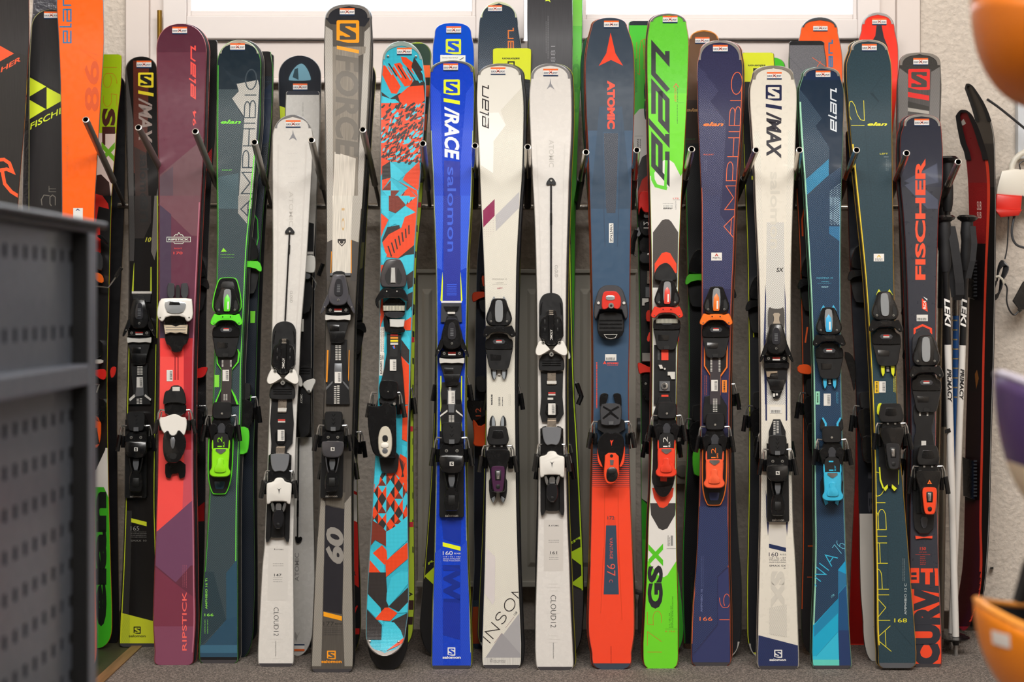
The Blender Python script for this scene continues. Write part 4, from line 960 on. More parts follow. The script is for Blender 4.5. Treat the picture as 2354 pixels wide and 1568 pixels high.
pg('D1',[1325,745,1460,745,1470,900,1480,1010,1440,1060,1320,900],DK); pg('D2',[95,900,130,780,200,735,262,740,262,820,200,900,110,1000,92,960],CY); pg('D2',[110,1000,262,850,262,960,190,1040],DK); pg('D1',[1318,900,1420,1010,1440,1140,1310,1010],CY); pg('D2',[0,1100,80,1010,110,1008,175,1050,120,1110],OR); pg('D2',[175,1050,262,960,258,1045],CY); pg('D1',[1305,1010,1430,1140,1425,1250,1310,1250],DK); pg('D2',[130,1110,258,1045,250,1240,200,1260],DK)
pg('D2',[80,1115,150,1120,200,1180,225,1250,150,1300,90,1335,45,1330,65,1180],CY); pg('D2',[90,1335,230,1230,235,1260,170,1300],OR)
M=MB(k).at('B2',0,0)
M.E([30,475,60,485,90,560,100,620,98,660,86,685,50,690],0,.038,mat('#3d3a3c',.3,coat=.4),8,dx=145); M.P([75,610,100,560,118,530,125,660,100,670],.036,.0385,BM,1); M.P([215,610,190,560,175,530,168,660,195,670],.036,.0385,BM,1); M.P([128,540,158,540,162,655,122,655],.036,.042,mat('#c4c3bf',.3,.3),3,0)
M.P([70,770,235,770,235,905,70,905],0,.022,BK,3); M.P([65,825,232,825,230,865,68,865],.022,.028,mat('#c9c4b0',.4),2,0)
for i in range(15): M.P([72+i*11,828,75+i*11,828,75+i*11,862,72+i*11,862],.028,.0285,DG,0,0)
M.P([72,870,235,870,225,905,180,922,110,918,80,900],.0,.030,mat('#303033',.25,coat=.5),6); M.P([68,905,100,905,112,985,225,990,235,1010,225,1030,90,1030,75,1000],0,.020,BK,4); M.P([115,925,232,928,225,985,180,990,118,985],.0,.026,mat('#c9c8c4',.3),4,0)
o=M.done('toe_binding',k.root)
W=MB(k).at('B2',0,0); W.P([55,700,100,690,145,698,190,690,225,700,255,760,255,800,235,790,200,765,145,770,90,765,45,780,30,800,42,850,20,840,5,790,25,750],.015,.046,BK,5); W.C(95,718,6,.046,.048,SCR); W.C(172,718,6,.046,.048,SCR); W.done('toe_wings',o)
M=track(k,'B2',[95,1040,205,1040,200,1180,215,1300,235,1568,40,1568,50,1400,75,1300,95,1180])
for y,c in ((1037,'#c5372f'),(1060,'#d98a2a'),(1082,'#e8d62a'),(1104,'#c9c6c0')): M.P([122,y,180,y,180,y+15,122,y+15],.009,.0096,mat(c,.4),0,0)
M.P([120,1122,178,1122,175,1210,118,1210],.009,.0096,BM,0,0); M.P([138,1130,150,1126,158,1148,146,1150],.0096,.0099,mat('#3a6fd0',.4),0,0); M.P([148,1124,154,1122,158,1140,150,1142],.0099,.01,mat('#e0552a',.4),0,0); M.done('binding_plate',k.root)
k.hh=.0105; k.price(903.5,839.5,15,26)
M=MB(k).at('C2',0,0); M.P([45,190,60,175,150,178,178,195,180,240,170,310,120,325,50,315,35,250],0,.044,BK,6); M.C(105,262,5,.044,.046,SCR); M.P([35,300,165,300,170,360,40,360],0,.034,BK2,3); M.P([30,700,190,700,180,860,150,878,55,876,40,780],0,.012,BK2,3); o=M.done('heel_binding',k.root)
L=MB(k).at('C2',0,0); L.P([-55,360,-10,372,50,372,70,345,110,345,130,372,165,365,165,440,170,760,140,760,20,755,-20,700,-45,540,-50,420],.0,.046,BK,7); L.C(152,355,12,.03,.048,SCR,2)
L.P([60,525,100,520,128,560,138,640,130,720,100,758,70,758,35,720,28,620,40,560],.03,.058,mat('#c9c2b2',.35),7); L.P([62,590,102,590,105,640,62,640],.057,.0585,BM,1); L.P([52,645,108,645,108,685,52,685],.058,.061,mat('#e6e2d8',.3),3); L.C(82,708,22,.057,.0586,MG,3); L.done('heel_lever',o)
M.at('C2',90,190,1,0); brakes(k,o,M,82,80,35,90,95)
k.shop(929.5,118); k.guard(142,5,12,'#9fb3ae',.3,rough=.35); k.guard(1470,6,10,'#8d8580',.3,bottom=True,rough=.4)
for x,y in ((892,129),(956,130),(850,1474),(916,1475)): M=MB(k); M.ext([(x+3*math.cos(a*1.05),y+3*math.sin(a*1.05)) for a in range(6)],.001,.004,SCR,.8); M.done('rivet',k.root)
k.end()
GF='front row of skis'
# ---- blue race ski
k=sG=Ski('cobalt blue ski with white upright lettering and a lime square emblem',
 [(165,990,1087),(200,989,1089.5),(300,990,1088),(400,995,1085),(480,998,1082),(600,1002.5,1075),(700,1004,1073),(850,1005,1070),(950,1005,1069),(1150,1002,1071.5),(1300,999,1075),(1400,995,1079.5),(1500,993.5,1083)],139,1538,2.3,9,
 col='#1340c4',side='#c9d43a',rough=.25,coat=.5,group=GF,topx=1040,botx=1038)
BL='#0f2e9e'
k.reg('A2',[420,620,500,700,520,1568,450,1568],'#1a49cf',tex='hatchl'); k.reg('A2',[750,620,690,700,650,1200,645,1568,728,1568],'#1a49cf',tex='hatchr')
k.reg('A2',[525,1205,645,1215,645,1568,520,1568],'#20309f'); k.reg('B2',[520,0,650,0,650,790,520,790],'#20309f',tex='dots')
k.reg('B2',[455,0,520,0,510,560,475,540],'#2a58d8',tex='hatchl'); k.reg('B2',[650,0,722,0,695,540,650,560],'#2a58d8',tex='hatchr')
k.slogo('A2',522,597,644,715,'#e3ee2c','#1340c4'); k.bar('A2',522,736,644,764,22,'#e3ee2c')
k.dn('A2','/RACE',528,800,640,1200,'#f0f0ee',.035,.22); k.dn('A2','salomon',550,1255,615,1890,'#3a5fd8',.01)
k.reg('B2',[513,570,517,640,514,790,498,790],'#dcec20'); k.reg('B2',[650,570,648,640,652,790,664,790],'#dcec20'); k.reg('B2',[502,790,660,790,658,804,504,804],'#e2e0da')
k.strip(300,1500,.0,.018,'#d5e030'); k.strip(300,1500,.982,1,'#d5e030'); k.strip(860,1110,.11,.15,'#dcec20'); k.strip(860,1110,.85,.89,'#dcec20')
for y in (668,684,700,716,732,745): k.line('B2',[548,y,618,y],7,'#3558d6')
k.reg('C2',[508,1230,655,1230,652,1370,650,1410,520,1370],'#12329f')
k.bar('C2',515,1393,649,1424,34,'#e9f020'); k.h('C2','160',516,1490,590,1460,'#f0f0ee',-.004); k.h('C2','R14.0',603,1484,648,1472,'#f0f0ee',.01); k.h('C2','119 / 73 / 103',518,1508,648,1498,'#e4e6ee',0); k.h('C2','EDGE AMPLIFIER',518,1523,648,1514,'#e4e6ee',0); k.h('C2','MADE IN BULGARIA',518,1537,648,1528,'#e4e6ee',0)
k.dn('D2','IWI',520,690,645,985,'#0f2b8e',.06); k.reg('D2',[518,965,645,975,645,1250,518,1215],BL,tex='vee'); k.reg('D2',[515,690,648,720,648,740,515,720],BL)
k.reg('D2',[455,600,505,560,520,1450,435,1450],'#1c46c4',tex='hatchl'); k.reg('D2',[700,500,650,560,648,1450,725,1450],'#1c46c4',tex='hatchr')
k.slogo('D2',552,1308,610,1370,'#f0f0ee','#1340c4'); k.h('D2','salomon',514,1394,650,1372,'#f0f0ee',.03)
M=MB(k).at('B2',0,0); M.P([505,806,655,806,660,950,500,950],0,.008,DG,1,0); M.P([522,830,640,830,625,865,538,865],.008,.013,BK,2,0); M.P([552,872,608,872,608,888,552,888],.008,.014,WL,0,0); M.done('binding_plate',k.root)
toeS(k,'B2',584,1222,1.0)
M=track(k,'B2',[510,1400,650,1400,655,1568,505,1568,500,1480]); M.P([552,1470,608,1470,612,1568,548,1568],.009,.010,MG,.5,0); tick(M,570,1440,1470,3,.0104); M.done('binding_plate',k.root)
M=track(k,'C2',[515,320,655,320,668,430,655,520,505,520,495,430]); M.P([495,440,550,398,552,412,497,452],.009,.0105,WL,0,0); M.P([665,440,615,398,613,412,665,452],.009,.0105,WL,0,0); M.P([550,250,612,250,600,420,560,420],.009,.0105,MG,.5,0); tick(M,570,440,495,6,.0104); tick(M,592,440,495,6,.0104); M.done('binding_plate',k.root)
k.hh=.011; k.price(1038,914,15,30)
heelS(k,'C2',583,492,1.1); k.shop(1036,154.5); k.guard(168,5,4,'#8e8c90',.7); k.end()

# ---- cream ski with burgundy stripe
k=sH=Ski('cream ski with a burgundy and grey diagonal stripe and a dark purple heel lever',
 [(180,1098,1198),(230,1096.5,1203),(300,1099,1203),(400,1103.5,1200),(480,1107,1194),(600,1112.5,1187.5),(700,1115.5,1185.5),(850,1118.5,1183.5),(1000,1118.5,1184.5),(1150,1117,1186.5),(1300,1114.5,1190.5),(1400,1111.5,1194.5),(1480,1109,1198)],146,1537,2.3,8,
 col='#dedace',side='#23232a',rough=.27,tex='dots',group=GF,topx=1150,botx=1153)
k.reg('A2',[775,500,1125,500,1125,640,950,830,990,940,900,1060,895,1300,800,1240,775,800],'#e2dfd6'); k.reg('A2',[785,850,935,845,988,940,895,1060,893,1300,800,1240],'#ecebe6')
k.reg('A2',[905,1495,905,1568,830,1568],'#8a2350'); k.reg('B2',[905,30,905,150,820,238,818,110],'#8a2350'); k.reg('A2',[1090,1450,1090,1568,960,1568],'#b6b4b6'); k.reg('B2',[1090,-30,1080,100,915,265,912,148],'#b9b7b9',tex='dots')
k.st_('A2','q',[858,960,858,638,815,960],'#2c2526',9,sh=.05); k.up('A2','C',833,862,858,955,'#b9b4ae',.0)
for i in range(10):
    for j in range(5): 
        y=150+i*17; x=825+j*17
        if y<240+ (905-x)*1.0-20+40 and y+ (x-905)*1.1<265+30 and y>240-(x-820)*.9: k.reg('B2',[x,y,x+3,y,x+3,y+3,x,y+3],'#9a6a80',lay=3)
k.h('B2','INSOMNIA 10',888,632,998,621,'#9a958e',-.004); k.h('B2','AMPHIBIO',918,658,972,651,'#9a958e'); k.h('B2','LEFT',925,700,966,690,'#a0304c',.02); k.fine('B2',890,1000,[666],'#b3aea6',2)
k.fine('C2',285,365,[878,884],'#3a3a3a',6,True); k.fine('C2',305,370,[935,943,962],'#444444',5,True); k.fine('C2',280,370,[1012,1022],'#a8a49c',2,True)
k.reg('D2',[845,560,910,630,905,960,890,990,830,900],'#d3cccb')
for i in range(22):
    for j in range(4):
        k.reg('D2',[850+j*16,600+i*16,853+j*16,600+i*16,853+j*16,603+i*16,850+j*16,603+i*16],'#9b8a90',lay=4)
k.st_('D2','INSOM',[870,1278,1150,865,810,1225],'#2c2626',7,.35)
k.txt('D2','158',1058,1072,1078,1048,1046,1060,'#2c2626',.0)
k.reg('D2',[1088,1055,1110,1040,1105,1400,820,1410],'#a7a5a7'); k.reg('D2',[960,1200,1110,1370,1105,1400,820,1410],'#9b999c')
k.reg('D2',[820,1385,1100,1385,1100,1440,820,1440],'#cfccc6',tex='brush'); k.line('D2',[903,1275,960,1200],2,'#8a5a68'); k.line('D2',[988,1160,1050,1080],2,'#8a5a68'); k.reg('D2',[820,1442,1100,1442,1095,1470,830,1470],'#6a6668')
k.h('D2','Winsomnia',870,1425,985,1390,'#5a5656',-.01,.4)
toeE(k,'B2',938,975,1.0,prong=mat('#8d9398',.35),win=CL)
heelO(k,'C2',930,520,1.0,ring=mat('#43203f',.3,coat=.4),prong=mat('#8d9398',.35)); k.shop(1145,163.5); k.guard(172,5,5,'#a8a5a0',.6); k.end()

# ---- long white ski with rod
k=sI=Ski('long white ski with a thin dark rod standing in front of the green skis',
 [(180,1221.5,1311),(220,1218,1313),(300,1220,1313),(400,1224.5,1308),(480,1229,1305.5),(600,1233,1302),(700,1235,1300.5),(900,1237,1299),(1150,1238.5,1302),(1300,1235,1308),(1400,1232,1311.5),(1490,1231,1316)],146,1541,2.2,8,
 col='#dad6d1',side='#c6c3be',base='#2a2a2c',rough=.25,group=GF,topx=1265,botx=1276)
k.strip(330,1140,.12,.15,'#cfcbc6'); k.strip(330,1140,.84,.87,'#cfcbc6')
k.reg('A2',[1295,672,1318,630,1323,588,1330,630,1355,672,1323,650],'#8f8f94'); k.dn('A2','ATOMIC',1313,1050,1350,1255,'#bdb9b3',.01); k.dn('B2','CLOUD',1357,522,1380,612,'#87847f',-.008)
k.reg('D2',[1275,350,1420,350,1420,735,1275,735],'#cdc8c2'); k.h('D2','ATOMIC',1328,399,1389,389,'#3a3a3a',.02); k.reg('D2',[1309,402,1316,385,1323,402,1316,396],'#3a3a3a')
k.h('D2','161',1322,608,1374,586,'#3a3a3a',.01); k.fine('D2',1310,1388,[502,517],'#555555',3); k.fine('D2',1315,1384,[630,645],'#666666',3); k.line('D2',[1315,614,1384,614],2,'#777777')
k.dn('D2','CLOUD12',1326,915,1366,1160,'#3a3a3a',-.012); k.dn('D2','ENGINEERED IN AUSTRIA',1343,1273,1350,1392,'#555555')
for y,w_ in ((832,36),(858,50),(883,34),(1052,50),(1220,34),(1247,50),(1272,34)): k.reg('D2',[1346-w_,y,1346+w_,y,1346+w_,y+1.5,1346-w_,y+1.5],'#bfbab4',lay=5)
M=MB(k).at('A2',0,0); M.P([1290,1378,1312,1340,1330,1332,1348,1340,1370,1378,1355,1392,1330,1382,1300,1392],0,.006,BK2,2); M.C(1330,1356,9,.004,.009,SCR); M.C(1303,1378,4,.006,.007,BM); M.C(1355,1378,4,.006,.007,BM); M.wire([(1329,1390,.004),(1329,2200,.005)],.0024,mat('#3c3a3c',.25,.8)); M.wire([(1329,1600,.0045),(1329,1690,.0045)],.003,BK); M.done('flex_rod',k.root)
toeA(k,'B2',1332,1191,1.0)
M=track(k,'C2',[1250,110,1420,110,1415,300,1425,430,1390,490,1260,490,1245,430,1255,300]); M.P([1302,120,1365,120,1365,210,1300,210],.009,.013,RAIL,1,0); M.P([1298,182,1370,182,1370,204,1298,204],.013,.014,WL,0,0); M.P([1308,267,1362,267,1362,278,1308,278],.009,.0105,RD,0,0); M.P([1308,280,1362,280,1362,291,1308,291],.009,.0105,WL,0,0); M.P([1295,340,1375,340,1385,450,1285,450],.009,.014,BK,2); M.P([1302,462,1368,462,1368,540,1302,540],.009,.012,RAIL,1,0)
M.P([1303,308,1345,308,1345,323,1303,323],.009,.0105,WL,0,0); M.done('binding_plate',k.root)
k.hh=.0145; k.price(1268.5,940.5,17,26)
heelA(k,'C2',1334,540,1.0); k.shop(1266,166.5); k.guard(180,5,5,'#a9a8ab',.6); k.end()

# ---- slate blue and orange red wide ski
k=sJ=Ski('wide slate blue ski with an orange red star emblem and an orange red lower third',
 [(60,1362,1440),(100,1352,1453),(150,1346.5,1457),(250,1348,1457),(350,1353,1453.5),(480,1357,1450),(600,1360,1448),(750,1363,1446.5),(900,1364,1444),(1000,1363,1445.5),(1120,1360.5,1448),(1300,1357,1454.5),(1400,1353.5,1457.5),(1460,1354,1457),(1500,1361,1451)],41,1539,2.2,4.2,
 col='#3a4654',side='#e2502e',rough=.3,group=GF,topx=1402,botx=1407)
k.full(150,1030,'#37506a'); k.full(42,300,'#35414f'); k.reg('A3',[320,800,490,800,560,1568,250,1568],'#33475c'); k.reg('A3',[345,990,470,1000,455,1568,365,1568],'#35506b')
k.reg('A3',[352,1000,462,1000,445,1568,368,1568],'#3c424e',tex='dots'); k.reg('B3',[368,0,445,0,440,130,374,130],'#3c424e',tex='dots')
k.line('A3',[335,1000,362,1850],6,'#2f4258'); k.line('A3',[488,900,455,1850],6,'#2f4258')
k.reg('A3',[404,245,440,400,497,493,407,450,315,495,372,400],'#ef4326')
k.dn('A3','ATOMIC',378,605,437,968,'#ef4a30',.055)
k.reg('B3',[392,207,425,207,425,353,392,353],'#e9e6e0'); k.dn('B3','VANTAGE',399,213,419,347,'#25303c',.025)
k.h('B3','ATOMIC',375,1264,464,1251,'#ef4a30',.04); k.reg('B3',[347,1266,360,1240,372,1266,360,1260],'#ef4a30'); k.fine('B3',378,462,[1271],'#ef4a30'); k.fine('B3',1250,1568,[296],'#d8442c',8,True); k.fine('C3',290,390,[296],'#d8442c',8,True)
k.full(1128,1525,'#f2482a'); k.reg('C3',[245,985,560,985,560,1300,245,1300],'#f2482a')
for i in range(17):
    y=735+i*15.2; w_=3+i*.55; k.line('C3',[266,y,552,y],w_,'#f2482a')
k.line('C3',[360,1000,355,1568],4,'#d8401f'); k.line('C3',[460,1000,465,1568],4,'#d8401f'); k.line('D3',[350,560,330,1050],4,'#d8401f'); k.line('D3',[465,560,490,1100],4,'#d8401f')
k.reg('D3',[380,330,440,330,466,912,350,912],'#e2452a'); k.reg('D3',[370,392,445,392,466,910,352,910],'#35485c'); k.h('D3','172',381,349,432,322,'#33404e',.01)
k.dn('D3','VANTAGE',396,485,420,645,'#e05a4a',-.006,0,2); k.dn('D3','97',376,680,438,772,'#e05a4a',-.008,0,2); k.dn('D3','C',394,800,420,820,'#e05a4a',-.01)
k.dn('D3','ENGINEERED IN AUSTRIA',404,1300,411,1435,'#a8301c')
M=MB(k).at('B3',0,0)
M.E([30,670,60,680,85,700,100,730,122,810,128,860,128,910,112,935,90,880,80,850],0,.040,mat('#3c3c40',.4),7,dx=405)
M.P([338,765,350,725,370,716,440,716,460,730,485,770,480,840,450,858,405,830,365,858,335,850],.034,.052,mat('#d63a30',.22,coat=.7),6); M.P([372,748,432,748,438,765,430,785,375,785,366,768],.051,.054,CL,3); screws(M,[(408,826)],.055,22); M.C(313,806,12,.036,.044,WL,2); M.C(504,806,12,.036,.044,WL,2)
M.P([320,870,490,870,505,940,508,1000,490,1050,450,1080,400,1086,350,1078,312,1045,302,995,308,930],0,.026,BK2,7)
for y in (930,958,985): M.P([320,y,490,y,490,y+10,320,y+10],.026,.028,BK,1,0)
M.P([305,1015,505,1015,490,1050,440,1075,370,1075,320,1050],.026,.028,BK,1,0); M.P([352,1040,456,1040,440,1068,405,1076,372,1068],.028,.029,WL,0,0); M.P([358,1044,450,1044,436,1065,405,1072,375,1065],.029,.0295,BK,0,0)
o=M.done('toe_binding',k.root)
k.price(1404,822,26,15)
M=MB(k).at('C3',0,0); M.P([320,390,322,290,345,272,385,276,388,300,360,380],0,.010,BK,2); M.P([488,390,486,290,465,272,425,276,422,300,450,380],0,.010,BK,2)
M.P([345,350,470,350,490,385,485,480,470,520,335,520,328,480,322,385],0,.046,mat('#38383b',.45),6); M.P([350,370,405,400,460,370,470,380,410,412,466,460,460,470,405,430,350,470,342,460,398,412,345,380],.046,.047,BK,0,0); M.P([388,486,426,486,426,512,388,512],.046,.050,MG,1,0)
M.P([305,450,510,450,515,580,305,580],0,.034,BK2,4); o=M.done('heel_binding',k.root)
L=MB(k).at('C3',0,0); L.P([330,590,370,565,410,580,450,565,495,590,510,650,500,740,470,830,450,860,360,860,340,820,310,740,302,650],0,.05,BK,7); L.P([400,625,412,632,426,625,414,650,412,672],.05,.0508,mat('#e8442a',.3),0,0); L.P([306,658,330,680,345,760,350,840,318,815,302,770],.01,.046,mat('#ee4a26',.35),3); L.P([512,658,488,680,472,760,468,840,498,815,512,770],.01,.046,mat('#ee4a26',.35),3)
L.P([362,722,465,722,468,830,470,890,440,950,395,960,365,945,350,885,358,800],.03,.058,mat('#ee4a26',.35),6); L.P([380,830,450,830,462,900,435,940,385,940,368,900],.056,.061,BK,5); L.P([390,845,440,845,445,880,385,880],.061,.062,BM,2); L.C(411,745,12,.057,.060,BK2,2); L.P([398,775,428,775,424,815,402,815],.057,.059,MG,1,0); L.done('heel_lever',o)
M.at('C3',410,340,1,0); brakes(k,o,M,150,98,50,90,105); k.shop(1405.5,56); k.end()

# ---- green and white race ski
k=sK=Ski('bright green and white ski with huge black slanted lettering and red binding wings',
 [(55,1494,1577),(90,1489,1582),(150,1488,1581.5),(250,1490,1577.5),(350,1492,1572),(480,1495.5,1564.6),(600,1498,1560),(800,1499.5,1557.5),(900,1499,1555),(1100,1496,1554),(1200,1491,1554),(1300,1488,1555.5),(1400,1483,1558),(1480,1479,1558.5)],31,1537,2.2,6,
 col='#63c83a',side='#cf3a24',rough=.26,coat=.4,group=GF,topx=1537,botx=1519)
GN='#6cd42a'
k.full(330,1420,'#dedbd5'); k.reg('A3',[680,700,985,700,975,1230,930,1325,880,1225,840,1197,800,1205,715,1320,690,1320],GN)
k.st_('A3','q',[830,1360,830,380,726,1360],'#2b2c30',34,sh=.12)
k.reg('A3',[700,1320,716,1290,716,1310,735,1350,800,1380,820,1350,822,1250,858,1240,858,1568,700,1568],'#dedbd5',lay=k.lay+1) if 0 else None
k.line('A3',[718,1290,722,1350,745,1395,820,1415],26,'#5fce2c'); k.line('A3',[822,1210,815,1412],20,'#5fce2c')
k.up('A3','ARROW',882,655,900,765,'#d8442a',-.008); k.fine('A3',655,765,[905],'#2f7a2a',4,True); k.line('A3',[878,655,895,628,915,655],5,'#d8442a'); k.fine('A3',785,930,[903],'#2c5a24',4,True); k.line('A3',[885,772,955,772],2,'#3a8a2c'); 
k.h('B3','175',873,27,915,15,'#d8402c',.01); k.line('B3',[873,31,925,31],2,'#777777'); k.up('B3','LENGTH',888,40,898,102,'#666666')
k.fine('B3',796,876,[58],'#888888'); 
k.reg('B3',[795,68,872,68,872,102,795,102],'#e8e6e0'); k.fine('B3',800,870,[74,88,92,96],'#222222',5)
k.reg('B3',[722,275,790,185,815,176,840,178,860,195,912,275,905,690,720,690],'#47423f',tex='dots',r=0); k.reg('B3',[735,510,790,430,820,423,850,430,898,510,900,580,735,580],'#ea4424')
k.reg('C3',[700,1100,895,1100,888,1190,830,1290,795,1303,765,1290,708,1190],'#3c3938',tex='dots'); k.reg('C3',[715,985,878,985,870,1050,830,1120,800,1137,770,1130,730,1060],'#e2452a')
k.up('D3','X',688,528,798,698,'#55c422',.05); k.reg('D3',[620,640,680,655,770,775,805,780,830,765,897,660,960,700,960,1490,600,1490],GN); k.up('D3','GS',682,692,796,1018,'#26262c',.05)
k.st_('D3','175',[788,1350,788,1035,680,1350],'#c05a2a',3.5,.3); k.up('D3','X',688,528,798,655,'#55c422',.05) if 0 else None
k.up('D3','110 / 68 / 94',842,1052,851,1160,'#1f4a18',0); k.up('D3','DUAL TITANIUM / RST',854,995,863,1160,'#1f4a18',0); k.up('D3','RESPONSE FRAME WOODCORE',865,925,874,1160,'#1f4a18',0); k.line('D3',[815,1170,908,1170],2,'#4a7a2c'); k.h('D3','R 19,0',815,1196,888,1183,'#c8502a',-.002)
k.up('D3','HANDCRAFTED IN',832,468,840,548,'#333333'); k.up('D3','THE ALPS',843,480,851,548,'#333333'); k.reg('D3',[856,468,872,468,872,545,856,545],'#8a8a88'); k.line('D3',[825,565,895,565],2,'#666666')
M=MB(k).at('B3',0,0); M.P([730,590,760,530,800,505,830,503,860,530,895,590,905,640,735,640],0,.020,BK2,4)
M.P([730,1120,895,1120,893,1568,728,1568],0,.008,BK2,1,0); M.P([785,1150,838,1150,838,1235,785,1235],.008,.0095,mat('#e2402a',.4),0,0); M.P([785,1495,838,1495,838,1568,785,1568],.008,.0095,mat('#e2402a',.4),0,0); M.P([770,1392,850,1392,850,1468,770,1468],.008,.014,MG,1,0); M.C(810,1430,28,.014,.018,SV,3,16); M.C(810,1430,12,.018,.0185,BM,0)
M.P([832,1322,888,1322,888,1378,860,1378,850,1350,832,1350],.008,.014,WL,1,0); M.P([762,1270,790,1270,800,1300,775,1302],.008,.016,WL,2,0); M.C(811,1300,8,.008,.016,WL,1); tick(M,765,1150,1235,9,.0084,8,MG); M.done('binding_plate',k.root)
M=MB(k).at('C3',0,0); M.P([725,300,893,300,890,830,885,940,850,1010,800,1060,740,1000,710,930,722,820],0,.012,BK2,4); M.P([725,960,780,980,860,960,885,940,855,1010,830,1045,800,1058,765,1045,735,1000],.012,.020,BK,4); M.P([775,880,830,880,825,938,778,935],.012,.0135,mat('#d8402a',.4),0,0); M.done('binding_rail',k.root)
toeE(k,'B3',828,832,.98,acc=mat('#e4493c',.3,coat=.4),wing=mat('#dd3b27',.3,coat=.4),ribbed=True)
heelE(k,'C3',828,340,1.0,acc=mat('#e8422a',.28,coat=.4),loop=False,lc=WH); k.shop(1540.5,44.5); k.guard(52,6,4,'#8c8a88',.5); k.end()

# ---- indigo ski with orange outlines
k=sL=Ski('indigo ski with thin orange outlined lettering and orange edges',
 [(120,1610,1701),(150,1604,1706),(220,1604,1706),(300,1606.6,1702.5),(400,1611,1695),(480,1613.5,1690),(600,1613.6,1685.6),(700,1614,1681),(850,1612,1678),(900,1611.5,1676.5),(1100,1609,1675),(1200,1606,1674),(1300,1601,1675),(1400,1592.5,1678),(1480,1589.5,1678.5)],93,1531,2.2,8,
 col='#323253',side='#e2683a',rough=.3,tex='cloth',group=GF,topx=1655,botx=1635)
k.reg('A3',[1060,480,1220,680,1155,760,1265,900,1270,1000,1235,1568,1080,1568],'#35365c',tex='scales'); k.reg('B3',[1088,0,1230,0,1230,150,1325,260,1310,700,1095,700],'#34375e',tex='scales')
k.line('A3',[1060,490,1220,685,1155,765,1265,905,1270,990,1235,1568],3,'#282848'); k.line('B3',[1230,0,1228,150,1320,250],3,'#282848')
k.st_('A3','AMPHIBIO',[1332,1790,1397,540,1250,1790],'#ef6a35',5,.22) 
k.h('A3','elan',1099,948,1252,917,'#f07a2c',.03,.3); k.h('A3','RIGHT',1103,1166,1180,1156,'#e0603a',0); k.fine('A3',1200,1290,[1110,1122],'#7a7a98',2,True)
k.strip(420,1490,.0,.022,'#e86c34'); k.strip(200,1490,.978,1,'#e86c34')
k.reg('B3',[1160,427,1240,427,1240,486,1160,486],'#e4e0da'); k.reg('B3',[1186,455,1200,432,1214,455,1206,455,1200,445,1194,455],'#b5331f'); k.fine('B3',1170,1232,[462,471],'#333333',5)
k.reg('B3',[1240,1385,1277,1385,1277,1477,1240,1477],'#ee8a35'); k.fine('B3',1395,1470,[1252],'#222222',12,True); k.fine('B3',1350,1500,[1110,1122],'#c05a34',3,True)
k.reg('D3',[1295,700,1210,780,1210,1140,1020,1370,1020,1420,1300,1420],'#333963'); k.line('D3',[1290,705,1210,780,1210,1145,1025,1370],2.5,'#272c50'); k.reg('D3',[1060,250,1280,250,1290,690,1205,775,1205,1135,1020,1360],'#303a62',tex='scales')
k.st_('D3','16',[1300,1106,1300,905,1222,1106],'#f06a35',4,.7); k.h('D3','166',1072,1108,1168,1078,'#f0763c',.0); k.up('D3','AMPHIBIO 16',1080,870,1094,1042,'#7f88b4',0); k.fine('D3',620,860,[1086,1098],'#6a74a0',2,True)
A=mat('#f0782a',.35); M=MB(k).at('B3',0,0)
M.P([1148,1180,1235,1180,1285,1120,1282,1290,1232,1360,1230,1510,1270,1568,1110,1568,1152,1500,1150,1350,1105,1280,1105,1120],0,.006,A,0,0); M.P([1148,1180,1235,1180,1276,1120,1272,1285,1225,1352,1224,1515,1255,1568,1122,1568,1158,1505,1156,1345,1114,1275,1114,1120],0,.008,BK2,1,0); M.P([1152,1225,1230,1225,1228,1568,1150,1568],.008,.010,mat('#383236',.4),0,0)
tick(M,1160,1222,1325,9,.0102,7); tick(M,1222,1222,1325,9,.0102,7); tick(M,1180,1525,1568,5,.0102,7); tick(M,1198,1525,1568,5,.0102,7); M.done('binding_plate',k.root)
M=MB(k).at('C3',0,0); M.P([1110,300,1150,290,1230,290,1278,370,1275,500,1100,500,1098,400],0,.009,BK2,2,0); M.line if 0 else None; tick(M,1180,315,420,8,.0092,7); tick(M,1198,315,420,8,.0092,7); M.done('binding_plate',k.root)
k.hh=.0105; k.price(1642.5,886.5,15,26)
k.topcol=mat('#303a62',.3); toeE(k,'B3',1197,885,1.0,acc=A,wing=mat('#ee7426',.3,coat=.4))
heelE(k,'C3',1190,424,1.0,acc=mat('#f2603a',.28,coat=.4),loop=A,sub='EMX',lc=A); k.shop(1656,112); k.guard(140,5,5,'#b5b0ac',.6); k.end()

# ---- cream ski with navy tail
k=sM=Ski('cream white ski with black upright lettering and a navy tail',
 [(175,1733,1823),(210,1724.5,1830.6),(300,1729,1828.5),(400,1735,1825),(480,1738,1821.5),(600,1744,1818),(700,1747,1817),(900,1749.5,1816.5),(1050,1750,1819),(1200,1749,1822),(1300,1746.5,1828),(1400,1744,1832),(1500,1742,1835.5)],151,1539,2.4,9,
 col='#ded8cb',side='#c9c6bd',rough=.27,group=GF,topx=1778,botx=1789)
k.strip(300,1200,.04,.17,'#d8d2c6','hatchl'); k.strip(300,1200,.83,.97,'#d8d2c6','hatchr'); k.reg('B4',[270,200,400,200,415,1568,255,1568],'#dcd7cc',tex='scales')
k.slogo('A4',262,637,382,755,'#1d2347','#ded8cb'); k.bar('A4',262,778,382,804,20,'#1d2347'); k.dn('A4','/MAX',266,840,380,1190,'#26222c',.035,.2); k.dn('A4','salomon',296,1290,368,1868,'#cec9bd',.02)
k.h('B4','SX',342,572,397,540,'#22201f',.025,.2)
